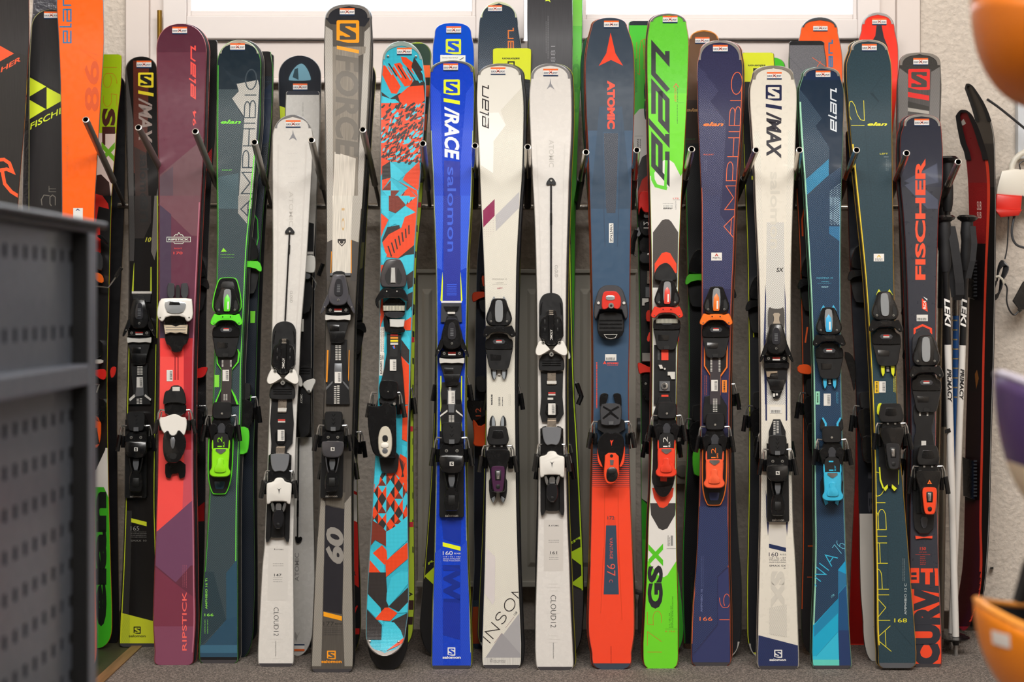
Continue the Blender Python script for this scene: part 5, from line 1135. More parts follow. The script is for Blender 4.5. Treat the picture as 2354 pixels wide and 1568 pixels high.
k.reg('B4',[259,655,265,760,262,1100,268,1568,256,1568,246,1100],'#29305a',tex='hatchl'); k.reg('B4',[403,655,412,780,418,1100,424,1568,412,1568,410,1100],'#29305a'); k.reg('C4',[256,0,270,0,272,480,260,480],'#232b52'); k.reg('C4',[410,0,424,0,424,480,412,480],'#232b52')
k.reg('C4',[262,1000,278,1100,286,1250,280,1350,266,1200],'#232b52'); k.reg('C4',[432,1000,420,1100,414,1250,422,1350,432,1200],'#232b52')
k.reg('C4',[286,1290,414,1290,412,1440,290,1400],'#d3cec6'); k.bar('C4',287,1405,414,1436,30,'#1f2c54'); k.h('C4','160',286,1500,355,1470,'#24243a',-.004); k.h('C4','R13.0',372,1492,414,1481,'#24243a',.0); k.h('C4','124 / 76 / 107',288,1518,414,1507,'#3a3a46',0); k.h('C4','TITANIUM LAYER',288,1533,414,1523,'#3a3a46',0); k.h('C4','MADE IN BULGARIA',288,1548,414,1539,'#3a3a46',0); k.h('D4','SMAX SX',290,702,414,688,'#24243a',0); k.h('D4','G1',398,718,414,709,'#24243a',0)
k.dn('D4','SX',300,735,405,1010,'#cdc8bd',.07); k.reg('D4',[290,1010,420,985,420,1230,290,1210],'#cdc8bd',tex='vee')
k.reg('D4',[190,1212,520,1298,520,1480,190,1480],'#212d58',tex='hatchl'); k.slogo('D4',326,1326,386,1386,'#e8e6e2','#212d58'); k.h('D4','salomon',290,1411,414,1391,'#e8e6e2',.03); k.reg('D4',[200,1455,500,1455,500,1480,200,1480],'#6d6d74')
M=MB(k).at('B4',0,0); M.P([282,840,300,836,312,848,376,848,388,836,400,842,405,950,398,1000,285,1000,278,950],0,.014,mat('#4a4642',.4),3); M.P([312,880,376,880,360,925,376,970,312,970,328,925],.014,.016,mat('#a89a88',.4),1); M.done('binding_plate',k.root)
toeS(k,'B4',342,1260,1.0,black=True); M=track(k,'B4',[268,1310,418,1310,420,1380,395,1440,370,1515,350,1528,318,1522,295,1440,270,1380]); M.P([266,1320,350,1316,350,1332,300,1335,290,1362,270,1360],.009,.024,mat('#8d7c68',.4),1,0); M.P([275,1375,415,1375,380,1480,312,1480],.009,.018,BK2,3); M.P([316,1485,332,1485,332,1510,316,1510],.018,.0186,WL,0,0); M.P([338,1485,354,1485,354,1500,338,1500],.018,.0186,WL,0,0); M.done('sole_plate',k.root)
k.price(1783.5,943,27,15)
M=track(k,'C4',[318,470,372,470,412,560,412,640,285,640,285,560]); M.P([322,480,370,480,385,600,310,600],.009,.016,DG,2,0); tick(M,328,485,590,8,.0164,8); tick(M,352,485,580,8,.0164,8); M.done('binding_plate',k.root)
heelS(k,'C4',350,590,1.0,brand=True); k.shop(1780,174); k.guard(185,6,6,'#a19a90',.45); k.end()

# ---- blue and cyan ski
k=sN=Ski('dark blue textured ski with a cyan stripe, cyan lever and mint coloured tail corner',
 [(175,1847,1930),(210,1837.5,1938.6),(300,1840.5,1937),(400,1848,1934),(480,1853,1932.5),(600,1860,1931.5),(700,1865,1931.5),(850,1870,1932.5),(1000,1872,1936),(1150,1873,1940),(1250,1874,1943),(1350,1872,1947),(1450,1868,1951.5),(1500,1867,1955)],154,1538,2.2,9,
 col='#25405c',side='#9ad6b4',rough=.28,coat=.4,tex='scales',group=GF,topx=1888,botx=1913)
k.full(160,225,'#15294a'); k.full(222,300,'#182b3f'); k.reg('A4',[510,600,520,680,640,830,685,890,640,945,740,1110,740,1310,860,1200,860,600],'#13283d'); k.reg('A4',[740,1110,860,1000,830,1250,742,1310],'#13283d')
k.reg('A4',[510,660,560,720,682,890,636,948,738,1110,735,1310,560,1500,530,1000],'#2c4358',tex='scales'); k.reg('A4',[735,1195,735,1315,565,1470,560,1350],'#2783ad',tex='scales')
k.st_('A4','q',[790,985,790,662,752,985],'#dfe6ec',10,sh=.05)
for i in range(20):
    for j in range(8):
        x=744+j*11; y=1350+i*17+(j%2)*8
        if y>1370+ (810-x)*.9: k.reg('A4',[x,y,x+5,y,x+5,y+5,x,y+5],'#b9d6e4',lay=4)
for i in range(14):
    for j in range(8):
        x=744+j*10; y=130+i*15+(j%2)*7
        if y<290+(x-744)*.7: k.reg('B4',[x,y-120,x+5,y-120,x+5,y-115,x,y-115],'#a9cfe2',lay=4)
k.reg('B4',[738,230,822,230,822,345,738,285],'#2a6f9c',tex='scales')
k.h('B4','INSOMNIA 10',645,624,765,611,'#5ab4d0',-.003); k.h('B4','AMPHIBIO',680,649,737,641,'#5ab4d0',0); k.fine('B4',652,760,[656],'#4a9ab8',3); k.h('B4','RIGHT',683,692,733,680,'#a9dbe8',.0)
k.strip(230,1500,.0,.045,'#9fd8b8'); k.strip(460,1500,.975,1,'#6aa8c0')
k.reg('B4',[637,1470,668,1470,668,1568,637,1568],'#8fcfae'); k.reg('C4',[637,262,668,262,668,360,637,360],'#8fd0b0'); k.fine('C4',275,350,[646],'#2a4a3a',12,True); k.fine('C4',265,355,[792,802],'#4aa0c0',3,True)
k.st_('D4','NIA',[675,812,802,637,606,759],'#38b4d8',7,.45); k.line('D4',[626,828,642,848],7,'#38b4d8'); k.st_('D4','76',[826,608,868,548,762,560],'#6ac0d8',4,.35)
k.txt('D4','158',760,936,780,916,750,924,'#7fd0e0',0); k.reg('D4',[862,655,870,830,870,840,806,905,806,725],'#1c98c6'); k.reg('D4',[806,730,870,760,870,835,806,902],'#2c6f98')
k.reg('D4',[806,940,806,1190,815,1480,600,1480,600,1160,640,1120],'#1ba6cc'); k.reg('D4',[806,1190,815,1480,600,1480,600,1380,640,1370],'#35b9d8'); k.reg('D4',[600,1400,814,1400,815,1490,600,1490],'#62cdbe'); k.reg('D4',[806,940,806,1050,625,1230,625,1145],'#1d83ad')
k.reg('D4',[866,840,806,908,806,1190,818,1490,910,1490,905,1300,880,1100],'#20507f',tex='dots'); k.reg('D4',[812,1180,900,1180,905,1490,818,1490],'#263a66')
k.line('D4',[864,842,808,905,806,1190,640,1375],3.5,'#1f88ac')
toeE(k,'B4',737,1042,1.0,acc=mat('#44aee0',.3),prong=mat('#3fb2dc',.35)); k.price(1901.5,919,16,28)
heelE(k,'C4',757,520,1.0,acc=mat('#39b3d8',.25,coat=.5),loop=False,label='11',sub='ELW')
M=MB(k).at('C4',757,0)
for s_ in(-1,1):
    M.P([s_*88,560,s_*86,480,s_*66,452,s_*34,500,s_*30,560],0,.010,BK2,3); M.P([s_*36,560,s_*36,500,s_*62,456,s_*74,462,s_*52,505,s_*52,560],.01,.0115,mat('#3fb2dc',.35),1,0)
    M.P([s_*86,900,s_*84,1060,s_*50,1120,s_*20,1085,s_*10,900],0,.010,BK2,3); M.P([s_*34,1075,s_*62,1068,s_*48,1118,s_*24,1100],.01,.0115,mat('#3fb2dc',.35),1,0)
M.done('binding_rail',k.root)
k.shop(1892,171); k.guard(180,5,5,'#9a9a9c',.6); k.end()

# ---- dark green ski with yellow outlines
k=sO=Ski('dark petrol green ski with thin yellow outlined lettering and yellow edges',
 [(115,1957,2040),(150,1946.5,2047.5),(250,1951.5,2049),(350,1960,2050),(480,1973.5,2051.5),(600,1986,2053),(700,1994,2055),(850,2003,2059.6),(900,2005.5,2060.5),(1050,2011,2069),(1150,2012.5,2077.5),(1250,2014,2085.6),(1350,2015.5,2093.5),(1450,2016.5,2102),(1500,2020,2105)],91,1536,2.2,6,D=3.95,
 col='#2b414b',side='#e0b02c',rough=.3,tex='cloth',group=GF,topx=1995,botx=2062)
k.line('A4',[1150,560,1045,700,1110,765,1010,880,1005,960],3,'#1d3440'); k.line('A4',[1005,940,1035,1300,1065,1568],4,'#213843'); k.reg('A4',[1045,700,1065,695,1115,760,1108,768],'#1b303b')
k.st_('A4','12',[1005,945,1005,750,885,945],'#e8dc2a',4,.45) if 0 else (k.line('A4',[905,942,1003,942],4,'#e8dc2a'),k.line('A4',[998,755,1003,905,975,900,950,860,930,790,910,760,893,765,888,810,892,870,905,900],4,'#e8dc2a'))
k.h('A4','elan',1026,945,1174,918,'#f0e52c',.03,.3); k.h('A4','LEFT',1120,1160,1180,1149,'#e5dc2c',0); k.line('A4',[1150,1178,1184,1178],2,'#b9c0c0'); k.fine('A4',1195,1285,[1166,1180],'#8a989c',2,True)
k.strip(330,1490,.0,.045,'#e3c52c'); k.reg('B4',[1073,436,1151,436,1151,493,1073,493],'#e6e2dc'); k.reg('B4',[1095,464,1112,442,1130,464,1120,464,1112,452,1104,464],'#d8b020'); k.fine('B4',1084,1144,[472,481],'#333333',5)
k.reg('B4',[1080,1392,1112,1392,1112,1483,1080,1483],'#e8bc2a'); k.fine('B4',1400,1475,[1090],'#222222',12,True); k.fine('B4',1355,1480,[1222,1232],'#d8cc2c',5,True)
k.line('D4',[1180,480,1180,1085,1365,1300],3,'#1c323c')
k.st_('D4','AMPHIBIO',[1205,1338,1150,-10,1095,1338],'#e8dc2a',4.5,.22)
k.up('D4','AMPHIBIO 12 C',1303,828,1320,1062,'#c9d2d2',0); k.fine('D4',640,810,[1292,1303],'#a9b4b4',2,True); k.h('D4','168',1228,1120,1323,1090,'#e5dc2c',0)
k.reg('D4',[1110,1425,1390,1425,1385,1465,1120,1465],'#57585c')
toeE(k,'B4',1162,932,1.04,prong=mat('#dbe02a',.35),win=CL); k.price(2028.5,889.5,15,26)
YE=mat('#dbe02a',.35); M=MB(k).at('C4',0,0)
M.P([1095,430,1100,360,1125,345,1140,360,1115,440],0,.010,YE,1); M.P([1110,440,1250,440,1262,900,1250,1010,1215,1010,1190,960,1160,1010,1140,990,1112,900],0,.010,BK2,2); M.P([1112,830,1122,830,1128,920,1150,985,1140,990,1118,930],.010,.0112,YE,0,0); M.P([1258,850,1264,850,1262,960,1258,960],.01,.0112,YE,0,0); M.P([1145,990,1178,958,1180,985,1160,1012],.01,.0112,YE,.5,0); M.P([1248,990,1210,958,1208,985,1228,1010],.01,.0112,YE,.5,0); M.done('binding_rail',k.root)
heelO(k,'C4',1200,350,1.0,ring=mat('#2a2a2c',.3,coat=.4),padw=1.15,dx=2); k.shop(1998.5,109.5); k.guard(118,5,5,'#b9b7b2',.6); k.end()

# ---- black ski with orange red lettering
k=sP=Ski('short dark grey ski with tall orange red lettering and an orange loop lever',
 [(290,2078,2162),(310,2072,2163.6),(350,2069.5,2165.8),(430,2071,2165),(480,2076,2157.5),(550,2081,2154.6),(650,2085.6,2151.5),(800,2090,2150),(900,2094,2150),(1000,2095,2150),(1100,2094,2151.5),(1200,2092.6,2154.5),(1300,2092.5,2156.5),(1400,2095,2160.6),(1480,2099,2163.7)],263,1534,2.4,9,
 col='#34363f',side='#b83a30',rough=.28,coat=.4,group=GF,topx=2118,botx=2132)
k.full(265,430,'#2b2e3c'); k.reg('A5',[385,1360,635,1225,645,1370,500,1400],'#454a5c'); k.reg('A5',[390,1390,470,1360,640,1500,640,1568,560,1568],'#4a4f62'); k.reg('A5',[520,1290,630,1235,635,1360],'#4c5266')
k.up('A5','FISCHER',470,1190,548,2102,'#f2512e',.035,-.0); 
k.reg('B5',[520,770,555,800,565,872,522,848],'#f04a2a'); k.up('B5','RC4',530,790,552,850,'#e8e4e0',.02); k.reg('B5',[515,750,530,758,560,788,562,775,550,768],'#dfe0e0')
k.price(2120,731,26,15)
k.line('B5',[466,1035,466,1000,525,972,588,1000,590,1035],16,'#f0492a')
k.h('C5','150',506,1453,550,1429,'#e8432c',.005); k.fine('C5',500,556,[1466],'#c03a2c',4); k.fine('C5',472,584,[1484],'#c03a2c',4)
for y in (1500,1515,1530,1545,1558): k.fine('C5',508,550,[y],'#b5382c',6)
k.reg('D5',[425,712,500,712,500,825,437,825],'#f04a28'); k.reg('D5',[440,745,480,745,480,765,440,765],'#2e3038'); k.reg('D5',[440,780,482,780,482,800,440,800],'#2e3038')
k.reg('D5',[512,715,604,715,604,745,580,745,580,835,545,835,545,745,512,745],'#f04a28'); k.reg('D5',[612,715,640,715,650,845,620,845,618,745],'#f04a28')
k.reg('D5',[436,868,670,905,670,1450,440,1450],'#f04a28')
k.up('D5','CURV',446,862,655,1442,'#2e3038',.075,0,14)
k.up('D5','THE',488,1275,512,1328,'#2e3038',.03); k.reg('D5',[470,1442,660,1442,660,1462,470,1462],'#4a4a50')
M=MB(k).at('B5',0,0); M.P([456,1040,520,1000,545,1000,600,1040,640,1120,650,1230,450,1230,445,1100],0,.014,mat('#2c2c30',.4),3); M.done('binding_plate',k.root)
toeE(k,'B5',553,1275,1.06,win=CL,tower=1.05); 
M=MB(k).at('C5',0,0); lettering(M,k,'11',538,292,570,292,538,262,.047,mat('#ee5a2c',.4)) if 0 else None
M.P([455,350,500,370,530,360,580,370,620,350,612,480,590,545,615,620,618,900,622,1180,600,1330,470,1330,450,1180,455,620,480,545,455,470],0,.010,BK2,3); M.LR if 0 else None
M.P([498,398,514,398,512,445,500,445],.010,.0108,WL,0,0); M.P([555,398,570,398,568,445,556,445],.010,.0108,WL,0,0); M.P([516,632,552,632,552,680,516,680],.010,.0108,WL,0,0); M.P([470,1345,535,1355,600,1345,598,1366,535,1362,475,1370],.0,.006,mat('#ee4a2a',.4),0,0); M.P([505,1200,570,1200,555,1290,520,1290],.01,.013,DG,2); M.P([480,1000,600,1000,600,1180,480,1180],.01,.013,BM,2,0); M.done('binding_rail',k.root)
heelO(k,'C5',566,665,1.05,ring=mat('#f24a24',.3,coat=.4),br=True,dx=8); M=MB(k).at('C5',0,0); M.P([560,956,577,924,596,956],.048,.0495,mat('#f0702a',.4),0,0); M.P([572,944,584,944,578,954],.0495,.05,BM,0,0); M.done('emblem',k.root)
k.shop(2119,281.5); k.guard(292,5,5,'#b5b3ae',.6); k.end()
# ================================================================ partners of the front skis, base to base, seen edge on
def sh(rows,l,r): return [(y,a+l,b+r) for y,a,b in rows]
def mate(k,label,dx,side='#1a1a1c',base='#18181a',dt=0,acc=None,toe=None,heel=None,white=False,D=None,col='#222226'):
    m=Ski(label,sh(k.rows,dx,dx),k.top+dt,k.bot-3,2.2,5,D=k.B.y,off=.0165,col=base,side=side,base=col,group='partner skis behind the front row',rough=.3,thick=.012,bend=-.0,bend0=0,topx=(k.st[0][1]+k.st[0][2])/2+dx,botx=(k.st[-1][1]+k.st[-1][2])/2+dx)
    m.facing=-1
    if toe: mateb(m,toe,heel,1.0,acc,white=white)
    m.end(); return m
F_=[k for k in []]
mate(sB,'edge of the partner ski behind the purple ski, red sidewall and black binding',8,'#d8463f',acc=mat('#e4e1da'),toe=705,heel=950)
mate(sC,'silver edged partner ski just behind the grey green scaled ski',8,'#b9b2a8')
mate(sE,'edge of the partner ski behind the tall silver grey ski',4,'#2b2a2c',toe=800,heel=1010)
mate(sG,'yellow edged partner ski behind the cobalt blue ski',3,'#b7c02c',toe=600,heel=830)
mate(sH,'dark edged partner ski behind the cream ski with the burgundy stripe',7,'#23242a',toe=570,heel=850)
mate(sI,'yellow edged partner ski behind the long white rod ski',6,'#c7cc35',toe=800,heel=1010,white=True)
mate(sJ,'orange edged partner ski behind the wide slate blue ski',-3,'#d9502e',toe=640,heel=940)
mate(sK,'red edged partner ski behind the bright green and white race ski',-4,'#c8402c',toe=760,heel=960,acc=mat('#dd3b27',.35))
mate(sL,'orange edged partner ski behind the indigo ski',4,'#d56a34')
mate(sM,'pale edged partner ski behind the cream white ski with navy tail',-3,'#cdc9bf',toe=650,heel=960)
mate(sN,'mint edged partner ski behind the dark blue textured ski',-4,'#7fb79c')
mate(sO,'yellow edged partner ski behind the dark petrol green ski',-6,'#d8b43a')
mate(sP,'red edged partner ski behind the short dark grey ski with tall lettering',-9,'#b3382e',toe=800,heel=1000)

# ================================================================ rear rows: whole skis standing behind
GR='skis standing in the rear rows'
def rear(label,rows,top,bot,tp,bp,D,col,side,gfx=None,tex=None,toe=None,heel=None,acc=None,group=GR,bend=.02,tx=None,bx=None,bend0=0,rough=.3,flipb=False,thick=.012):
    k=Ski(label,rows,top,bot,tp,bp,D=D,col=col,side=side,tex=tex,group=group,bend=bend,topx=tx,botx=bx,bend0=bend0,rough=rough,thick=thick,lean=.10)
    if gfx: gfx(k)
    if toe: mateb(k,toe,heel,1.0,acc)
    k.end(); return k
def g(k):
    k.reg('A0',[-100,330,210,420,150,1568,-100,1568],'#2a2827',tex='brush'); k.reg('A0',[-60,310,105,402,-60,495],'#f0552a'); k.txt('A0','HER',5,545,155,458,0,512,'#f0552a',.02,.2)
    k.line('A0',[-20,1202,30,1198,70,1225,95,1290,50,1270,0,1280],26,'#ee5a2c'); k.line('A0',[15,1270,35,1380,85,1440,150,1480],26,'#ee5a2c')
rear('black ski with an orange triangle cut off by the picture edge, above the metal cabinet',[(0,-30,66),(100,-31,66),(150,-31,63),(270,-32,57),(400,-33,46),(470,-32,41),(900,-34,36),(1300,-36,40),(1480,-36,42)],-70,1535,2.2,7,4.0,'#312f30','#c5532f',g,tex='brush')
def g(k):
    L='#d5e62a'; k.reg('A0',[220,560,470,700,470,1568,215,1568],'#222021',tex='brush')
    for t in ([222,580,347,650,222,725],[350,655,475,722,475,750,350,822],[222,750,345,820,222,895]): k.reg('A0',t,L)
    k.txt('A0','FISCHER',226,975,530,815,222,930,L,.015,.15); k.st_('A0','6',[345,1405,345,1545,415,1405],'#6f6a62',7) if 0 else None
    k.line('A0',[368,1398,368,1440,420,1440],4,'#6f6a62'); k.line('A0',[368,1418,420,1418],3,'#6f6a62'); k.line('A0',[415,1540,415,1480,395,1465,375,1480,375,1530,385,1545],7,'#6f6a62'); k.line('A0',[370,1470,330,1465,310,1500,315,1540],7,'#6f6a62')
    k.shop(118,35)
rear('black ski with lime triangles standing behind the orange ski',[(70,73,165),(150,68.5,167),(300,67.5,162),(470,67,156),(900,66,150),(1300,60,155),(1480,58,157)],22,1520,2.2,7,4.06,'#2c2b2c','#b9c33a',g,tex='brush',tx=118)
rear('dark speckled ski tip behind the black ski with lime triangles',[(20,76,165),(200,60,150),(470,52,140),(1000,50,135),(1400,50,140)],-60,1500,2.2,7,4.16,'#4b4b52','#c9c6d6',None,tex='plaster')
def g(k):
    k.st_('A0','q',[532,320,532,-80,476,320],'#2d6f9c',11,sh=.0); k.up('A0','86',635,455,745,838,'#cf4e12',.02)
    k.line('A0',[735,415,600,370,735,460],3,'#d85510'); k.up('A0','LEFT',500,1075,512,1135,'#c0602a',0); k.fine('A0',1150,1330,[502],'#b0643a',3,True); k.line('A0',[492,1148,520,1148],2,'#b0643a')
    k.reg('A0',[550,1562,622,1562,622,1700,550,1700],'#dcdcda'); k.reg('B0',[550,92,622,92,622,140,550,140],'#dcdcda'); k.reg('B0',[566,112,584,96,602,112,592,112,584,105,576,112],'#26386a')
k=rear('bright orange wide ski with a blue edge rising behind the metal cabinet',[(10,131,237),(100,136,238),(200,140,232.5),(300,141.5,227),(400,142.5,221),(480,143,217),(700,143,216.5),(1000,142,216.5),(1300,140,219),(1450,138,222)],-70,1531,2.2,7,4.0,'#f7620f','#2a7fa8',g,toe=700,heel=930,thick=.019)
def g(k):
    L='#a9c815'; k.full(306,1480,'#e9cfc6'); k.st_('A0','165',[775,500,775,800,878,500],'#c9761f',3.5,.3); k.dn('A0','SL',766,815,866,1090,'#4a1d17',.05)
    k.dn('A0','X',762,1065,862,1225,'#6fae1c',.06); k.reg('A0',[700,1320,760,1310,820,1370,840,1568,700,1568],'#3b2320',tex='dots'); k.full(450,1030,'#191719'); k.reg('B0',[700,-20,770,0,812,60,818,100,740,80,722,200,700,200],'#d22a22'); k.reg('B0',[715,200,750,230,758,420,735,480,700,480],'#d8281f'); k.full(1030,1500,'#dfd9d2'); k.reg('C0',[700,500,800,560,790,700,720,850,700,850],'#171717'); k.reg('D0',[600,100,780,105,805,160,860,300,860,1400,600,1400],'#3fae22')
    k.up('D0','elan',690,140,800,1150,'#131a14',.055)
    M=MB(k).at('B0',0,0); M.P([700,575,750,580,778,610,780,660,730,650,700,600],.01,.04,mat('#ee6a1c',.35),4); M.P([700,1310,770,1300,800,1310,800,1370,770,1390,700,1340],.005,.04,mat('#d5231c',.3),4); M.P([720,300,760,290,815,350,815,375,760,330],.02,.045,BK,2); M.P([700,420,750,420,775,470,772,560,740,560,700,520],.02,.045,mat('#3a3a3c',.2,coat=.5),4)
    M.wire([(720,680,.02),(812,690,.03),(850,640,.03),(900,560,.035)],.0024,SV); M.wire([(868,610,.034),(912,540,.036)],.0055,BK); M.P([690,480,725,480,735,600,700,600],0,.03,BK,2); M.P([690,1100,770,1080,775,1200,700,1230],0,.03,BK,3); M.P([700,1230,778,1230,775,1262,700,1262],.0,.03,WL,2); o=M.done('toe_binding',k.root)
    M=MB(k).at('C0',0,0); M.P([700,310,800,320,800,430,760,500,700,480],0,.05,BK,5); M.P([700,420,760,470,760,600,740,680,700,690],.0,.05,mat('#ee5a18',.35),5); M.P([825,90,855,70,878,85,860,150,830,165],-.03,.01,mat('#c8281f',.3),2); M.wire([(725,270,.03),(745,210,.03),(700,208,.03)],.0022,SV); M.done('heel_binding',k.root)
rear('narrow upside down lime and white ski with red edge, just beside the metal cabinet',[(140,205,279.5),(200,204,277),(270,203,269.5),(340,200,265),(400,196,260),(470,190,256),(700,186,250),(870,185,246.5),(1100,186,249),(1300,188,254),(1400,190,257),(1440,191,257)],125,1490,7,2.2,4.2,'#a9c815','#b82a22',g)
rear('black ski with gold edges behind the upside down lime and white ski',[(200,225,288),(300,225,288),(470,220,286),(700,212,276),(900,206,269),(1300,205,272),(1420,206,274)],170,1480,2.2,6,4.28,'#151416','#86693e',None)
def g(k):
    k.reg('A1',[30,600,110,440,190,440,120,600,110,1568,30,1568],'#231f20',tex='scales'); k.reg('A1',[85,1205,155,1110,152,1235,80,1325],'#c3252a',tex='scales'); k.line('A1',[128,640,118,1090],4,'#7a1f24'); k.reg('C1',[20,1150,100,1090,100,1235,20,1240],'#8e0d10'); k.up('A0','elan',1520,830,1545,1040,'#6e1c20',-.005) ; k.line('B1',[140,20,190,20],3,'#7a1f24'); k.line('B1',[140,56,190,120],3,'#7a1f24'); k.line('B1',[190,130,140,180],3,'#7a1f24')
    M=MB(k).at('C1',0,0); M.P([20,110,60,82,120,75,125,95,100,150,60,165,20,160],.0,.035,mat('#c9201f',.28,coat=.5),4); M.done('heel_lever',k.root)
rear('black and red upside down ski squeezed between the purple ski and the grey green ski',[(110,452,499),(150,450,500),(300,440,495),(400,428,487),(480,420,482),(700,412,474),(900,408,473),(1200,400,470.5),(1400,398,465),(1450,398,461)],92,1503,7,2.2,4.13,'#1b191b','#8f8f96',g,toe=640,heel=900,tex='scales')
def g(k):
    k.full(110,175,'#1e1a1c'); k.reg('A1',[520,700,600,620,600,1050,520,1100],'#122035'); k.st_('A1','MAX' if 0 else 'AMI',[560,1568,600,600,490,1568],'#2a3644',4,.3)
    k.reg('B1',[460,110,500,180,505,320,470,480,430,400,430,120],'#37b52c') ; k.reg('B1',[460,125,494,185,498,320,465,470,425,400],'#181a1e'); k.reg('B1',[443,866,480,866,476,955,443,955],'#6fc832'); k.line('C1',[448,290,440,380,400,470],7,'#4fb52c')
k=rear('navy upside down ski with bright green edges behind the grey green ski',[(125,552,622),(160,551,626.5),(250,549,624),(300,547,621),(400,543,613),(480,540,605),(600,533,597),(750,528,591),(900,524,587),(1050,520,582),(1200,520,583.5),(1330,521,585),(1430,522,582)],118,1513,7,2.2,4.1,'#141d28','#49c132',g,tex='scales',toe=600,heel=880,acc=mat('#55c82c',.35))
rear('grey edged black ski behind the navy upside down ski',[(140,560,629),(300,553,625),(480,548,612),(750,540,600),(900,536,596),(1050,532,591),(1330,530,592),(1440,530,592)],124,1480,7,2.2,4.2,'#202226','#8d8880',None)
def g(k):
    k.reg('A1',[720,600,740,540,780,490,820,468,850,475,885,520,908,590,910,612,720,612],'#202a33',r=1); k.reg('A1',[728,596,748,545,785,496,820,476,846,484,875,524,900,590,890,606,740,606],'#6f9db0',r=1); k.reg('A1',[760,580,775,520,800,510,805,600],'#2d4650'); k.reg('A1',[650,790,705,810,705,1568,650,1568],'#cfe233'); k.shop(690,200,33,16)
rear('black ski tip with a blue arched window above the short white ski',[(175,641,737.5),(240,642,737),(300,645,735),(480,650,727),(900,655,720),(1400,655,722)],128,1490,2.1,7,4.22,'#22262e','#b6bfc4',g,tex='brush',tx=689)
def g(k):
    k.full(209,218,'#3a3c44'); k.dn('A1','CLOUD 12',835,770,840,870,'#444444'); k.reg('B1',[870,195,920,210,918,420,850,420],'#1b1b1e'); k.full(585,1005,'#1c1b1d')
    k.up('D1','ATOMIC',776,600,808,812,'#8d8a88',.01); k.reg('D1',[780,1190,795,1220,820,1185,800,1220,785,1270,776,1225],'#a09c98')
    M=MB(k).at('B1',0,0); M.P([845,450,920,445,935,480,932,570,905,585,840,570],.0,.05,WH,7); M.P([840,570,900,585,890,630,835,625],.0,.045,MG,4); M.done('heel_housing',k.root)
    M=MB(k).at('B1',0,0); M.P([825,640,912,640,905,860,822,900],0,.03,BK2,3); M.P([820,925,845,925,843,1020,820,1020],.0,.032,WL,1,0); M.P([815,1270,905,1270,910,1400,870,1430,815,1400],0,.035,BK2,5)
    for y in (1290,1310,1330): M.P([815,y,890,y,890,y+8,815,y+8],.035,.037,BK,1,0)
    o=M.done('heel_binding',k.root)
    M=MB(k).at('B1',0,0); M.P([840,1400,880,1380,925,1370,938,1395,915,1440,900,1480,878,1490,860,1460,835,1430],.015,.045,WH,6); M.P([800,1330,830,1370,838,1430,815,1440,800,1420],.01,.04,WH,5); M.C(882,1468,12,.04,.048,SV,2); M.done('toe_wings',o)
    M=MB(k).at('C1',0,0); M.P([800,235,895,235,900,280,898,560,870,600,800,612],0,.038,BK2,6); lettering(M,k,'ATOMIC',834,350,834,282,818,350,.0385,WL,.01); M.wire([(806,610,.004),(797,1360,.005)],.0022,BK2); M.wire([(800,1080,.0045),(798,1200,.0045)],.003,BK); M.P([777,1345,800,1358,825,1348,836,1370,815,1400,792,1405,780,1385],0,.007,BK,2); M.done('toe_binding',k.root)
    M=MB(k).at('B1',0,0); M.wire([(905,600,.03),(938,660,.03),(925,710,.03)],.0022,SV); M.wire([(955,600,.03),(988,510,.035)],.0062,BK); M.done('brake_arm',o)
    M=MB(k); M.ext([(668,1481),(700,1481),(700,1497),(668,1497)],.0005,.001,mat('#e9e6e2',.4),0); M.ext([(668,1492),(700,1492),(700,1497),(668,1497)],.0005,.0012,mat('#ee6a2c',.4),0); M.ext([(668,1481),(700,1481),(700,1484),(668,1484)],.0005,.0012,mat('#1d3557',.4),0); M.done('shop_sticker',k.root,smooth=False)
rear('white upside down ski, partner shape to the short white rod ski it stands behind',[(225,657.5,734.5),(250,656.5,735),(306,656,734),(400,655,729),(480,655,726.5),(600,655,720.5),(750,655,716),(950,653,717),(1150,650,720),(1330,647,723),(1430,648,720)],209,1508,7,2.1,4.12,'#cdcac6','#1f1f22',g,rough=.25)
def g(k):
    k.reg('A1',[1330,845,1345,845,1345,860,1330,860],'#cfe233') ; k.reg('C1',[1205,750,1245,750,1245,1260,1205,1260],'#dedad4')
    for y in(800,1000,1225): k.reg('C1',[1205,y,1245,y+18,1245,y+42,1205,y+22],'#c92a22')
    k.reg('C1',[1205,1255,1250,1255,1255,1568,1205,1568],'#c92520'); k.reg('D1',[1205,570,1250,570,1258,860,1205,820],'#d0281f'); k.h('D1','R',1212,768,1236,735,'#191919',.03); k.reg('D1',[1205,1040,1245,990,1250,1000,1205,1110],'#c92520'); k.reg('D1',[1205,1165,1262,1165,1262,1210,1205,1210],'#c92520'); k.reg('B1',[1270,350,1300,350,1285,540,1258,560],'#5c5c38')
rear('black ski with white and red bands near the floor behind the tall silver ski',[(180,800,863.5),(250,795,858.5),(350,790,852),(480,785,844),(600,782,838),(800,776,831),(900,773,826),(1050,770,821),(1200,770,822.5),(1330,771,827.5),(1420,772,829)],140,1508,2.2,2.2,4.12,'#1c1d1f','#b9c032',g,toe=740,heel=960)
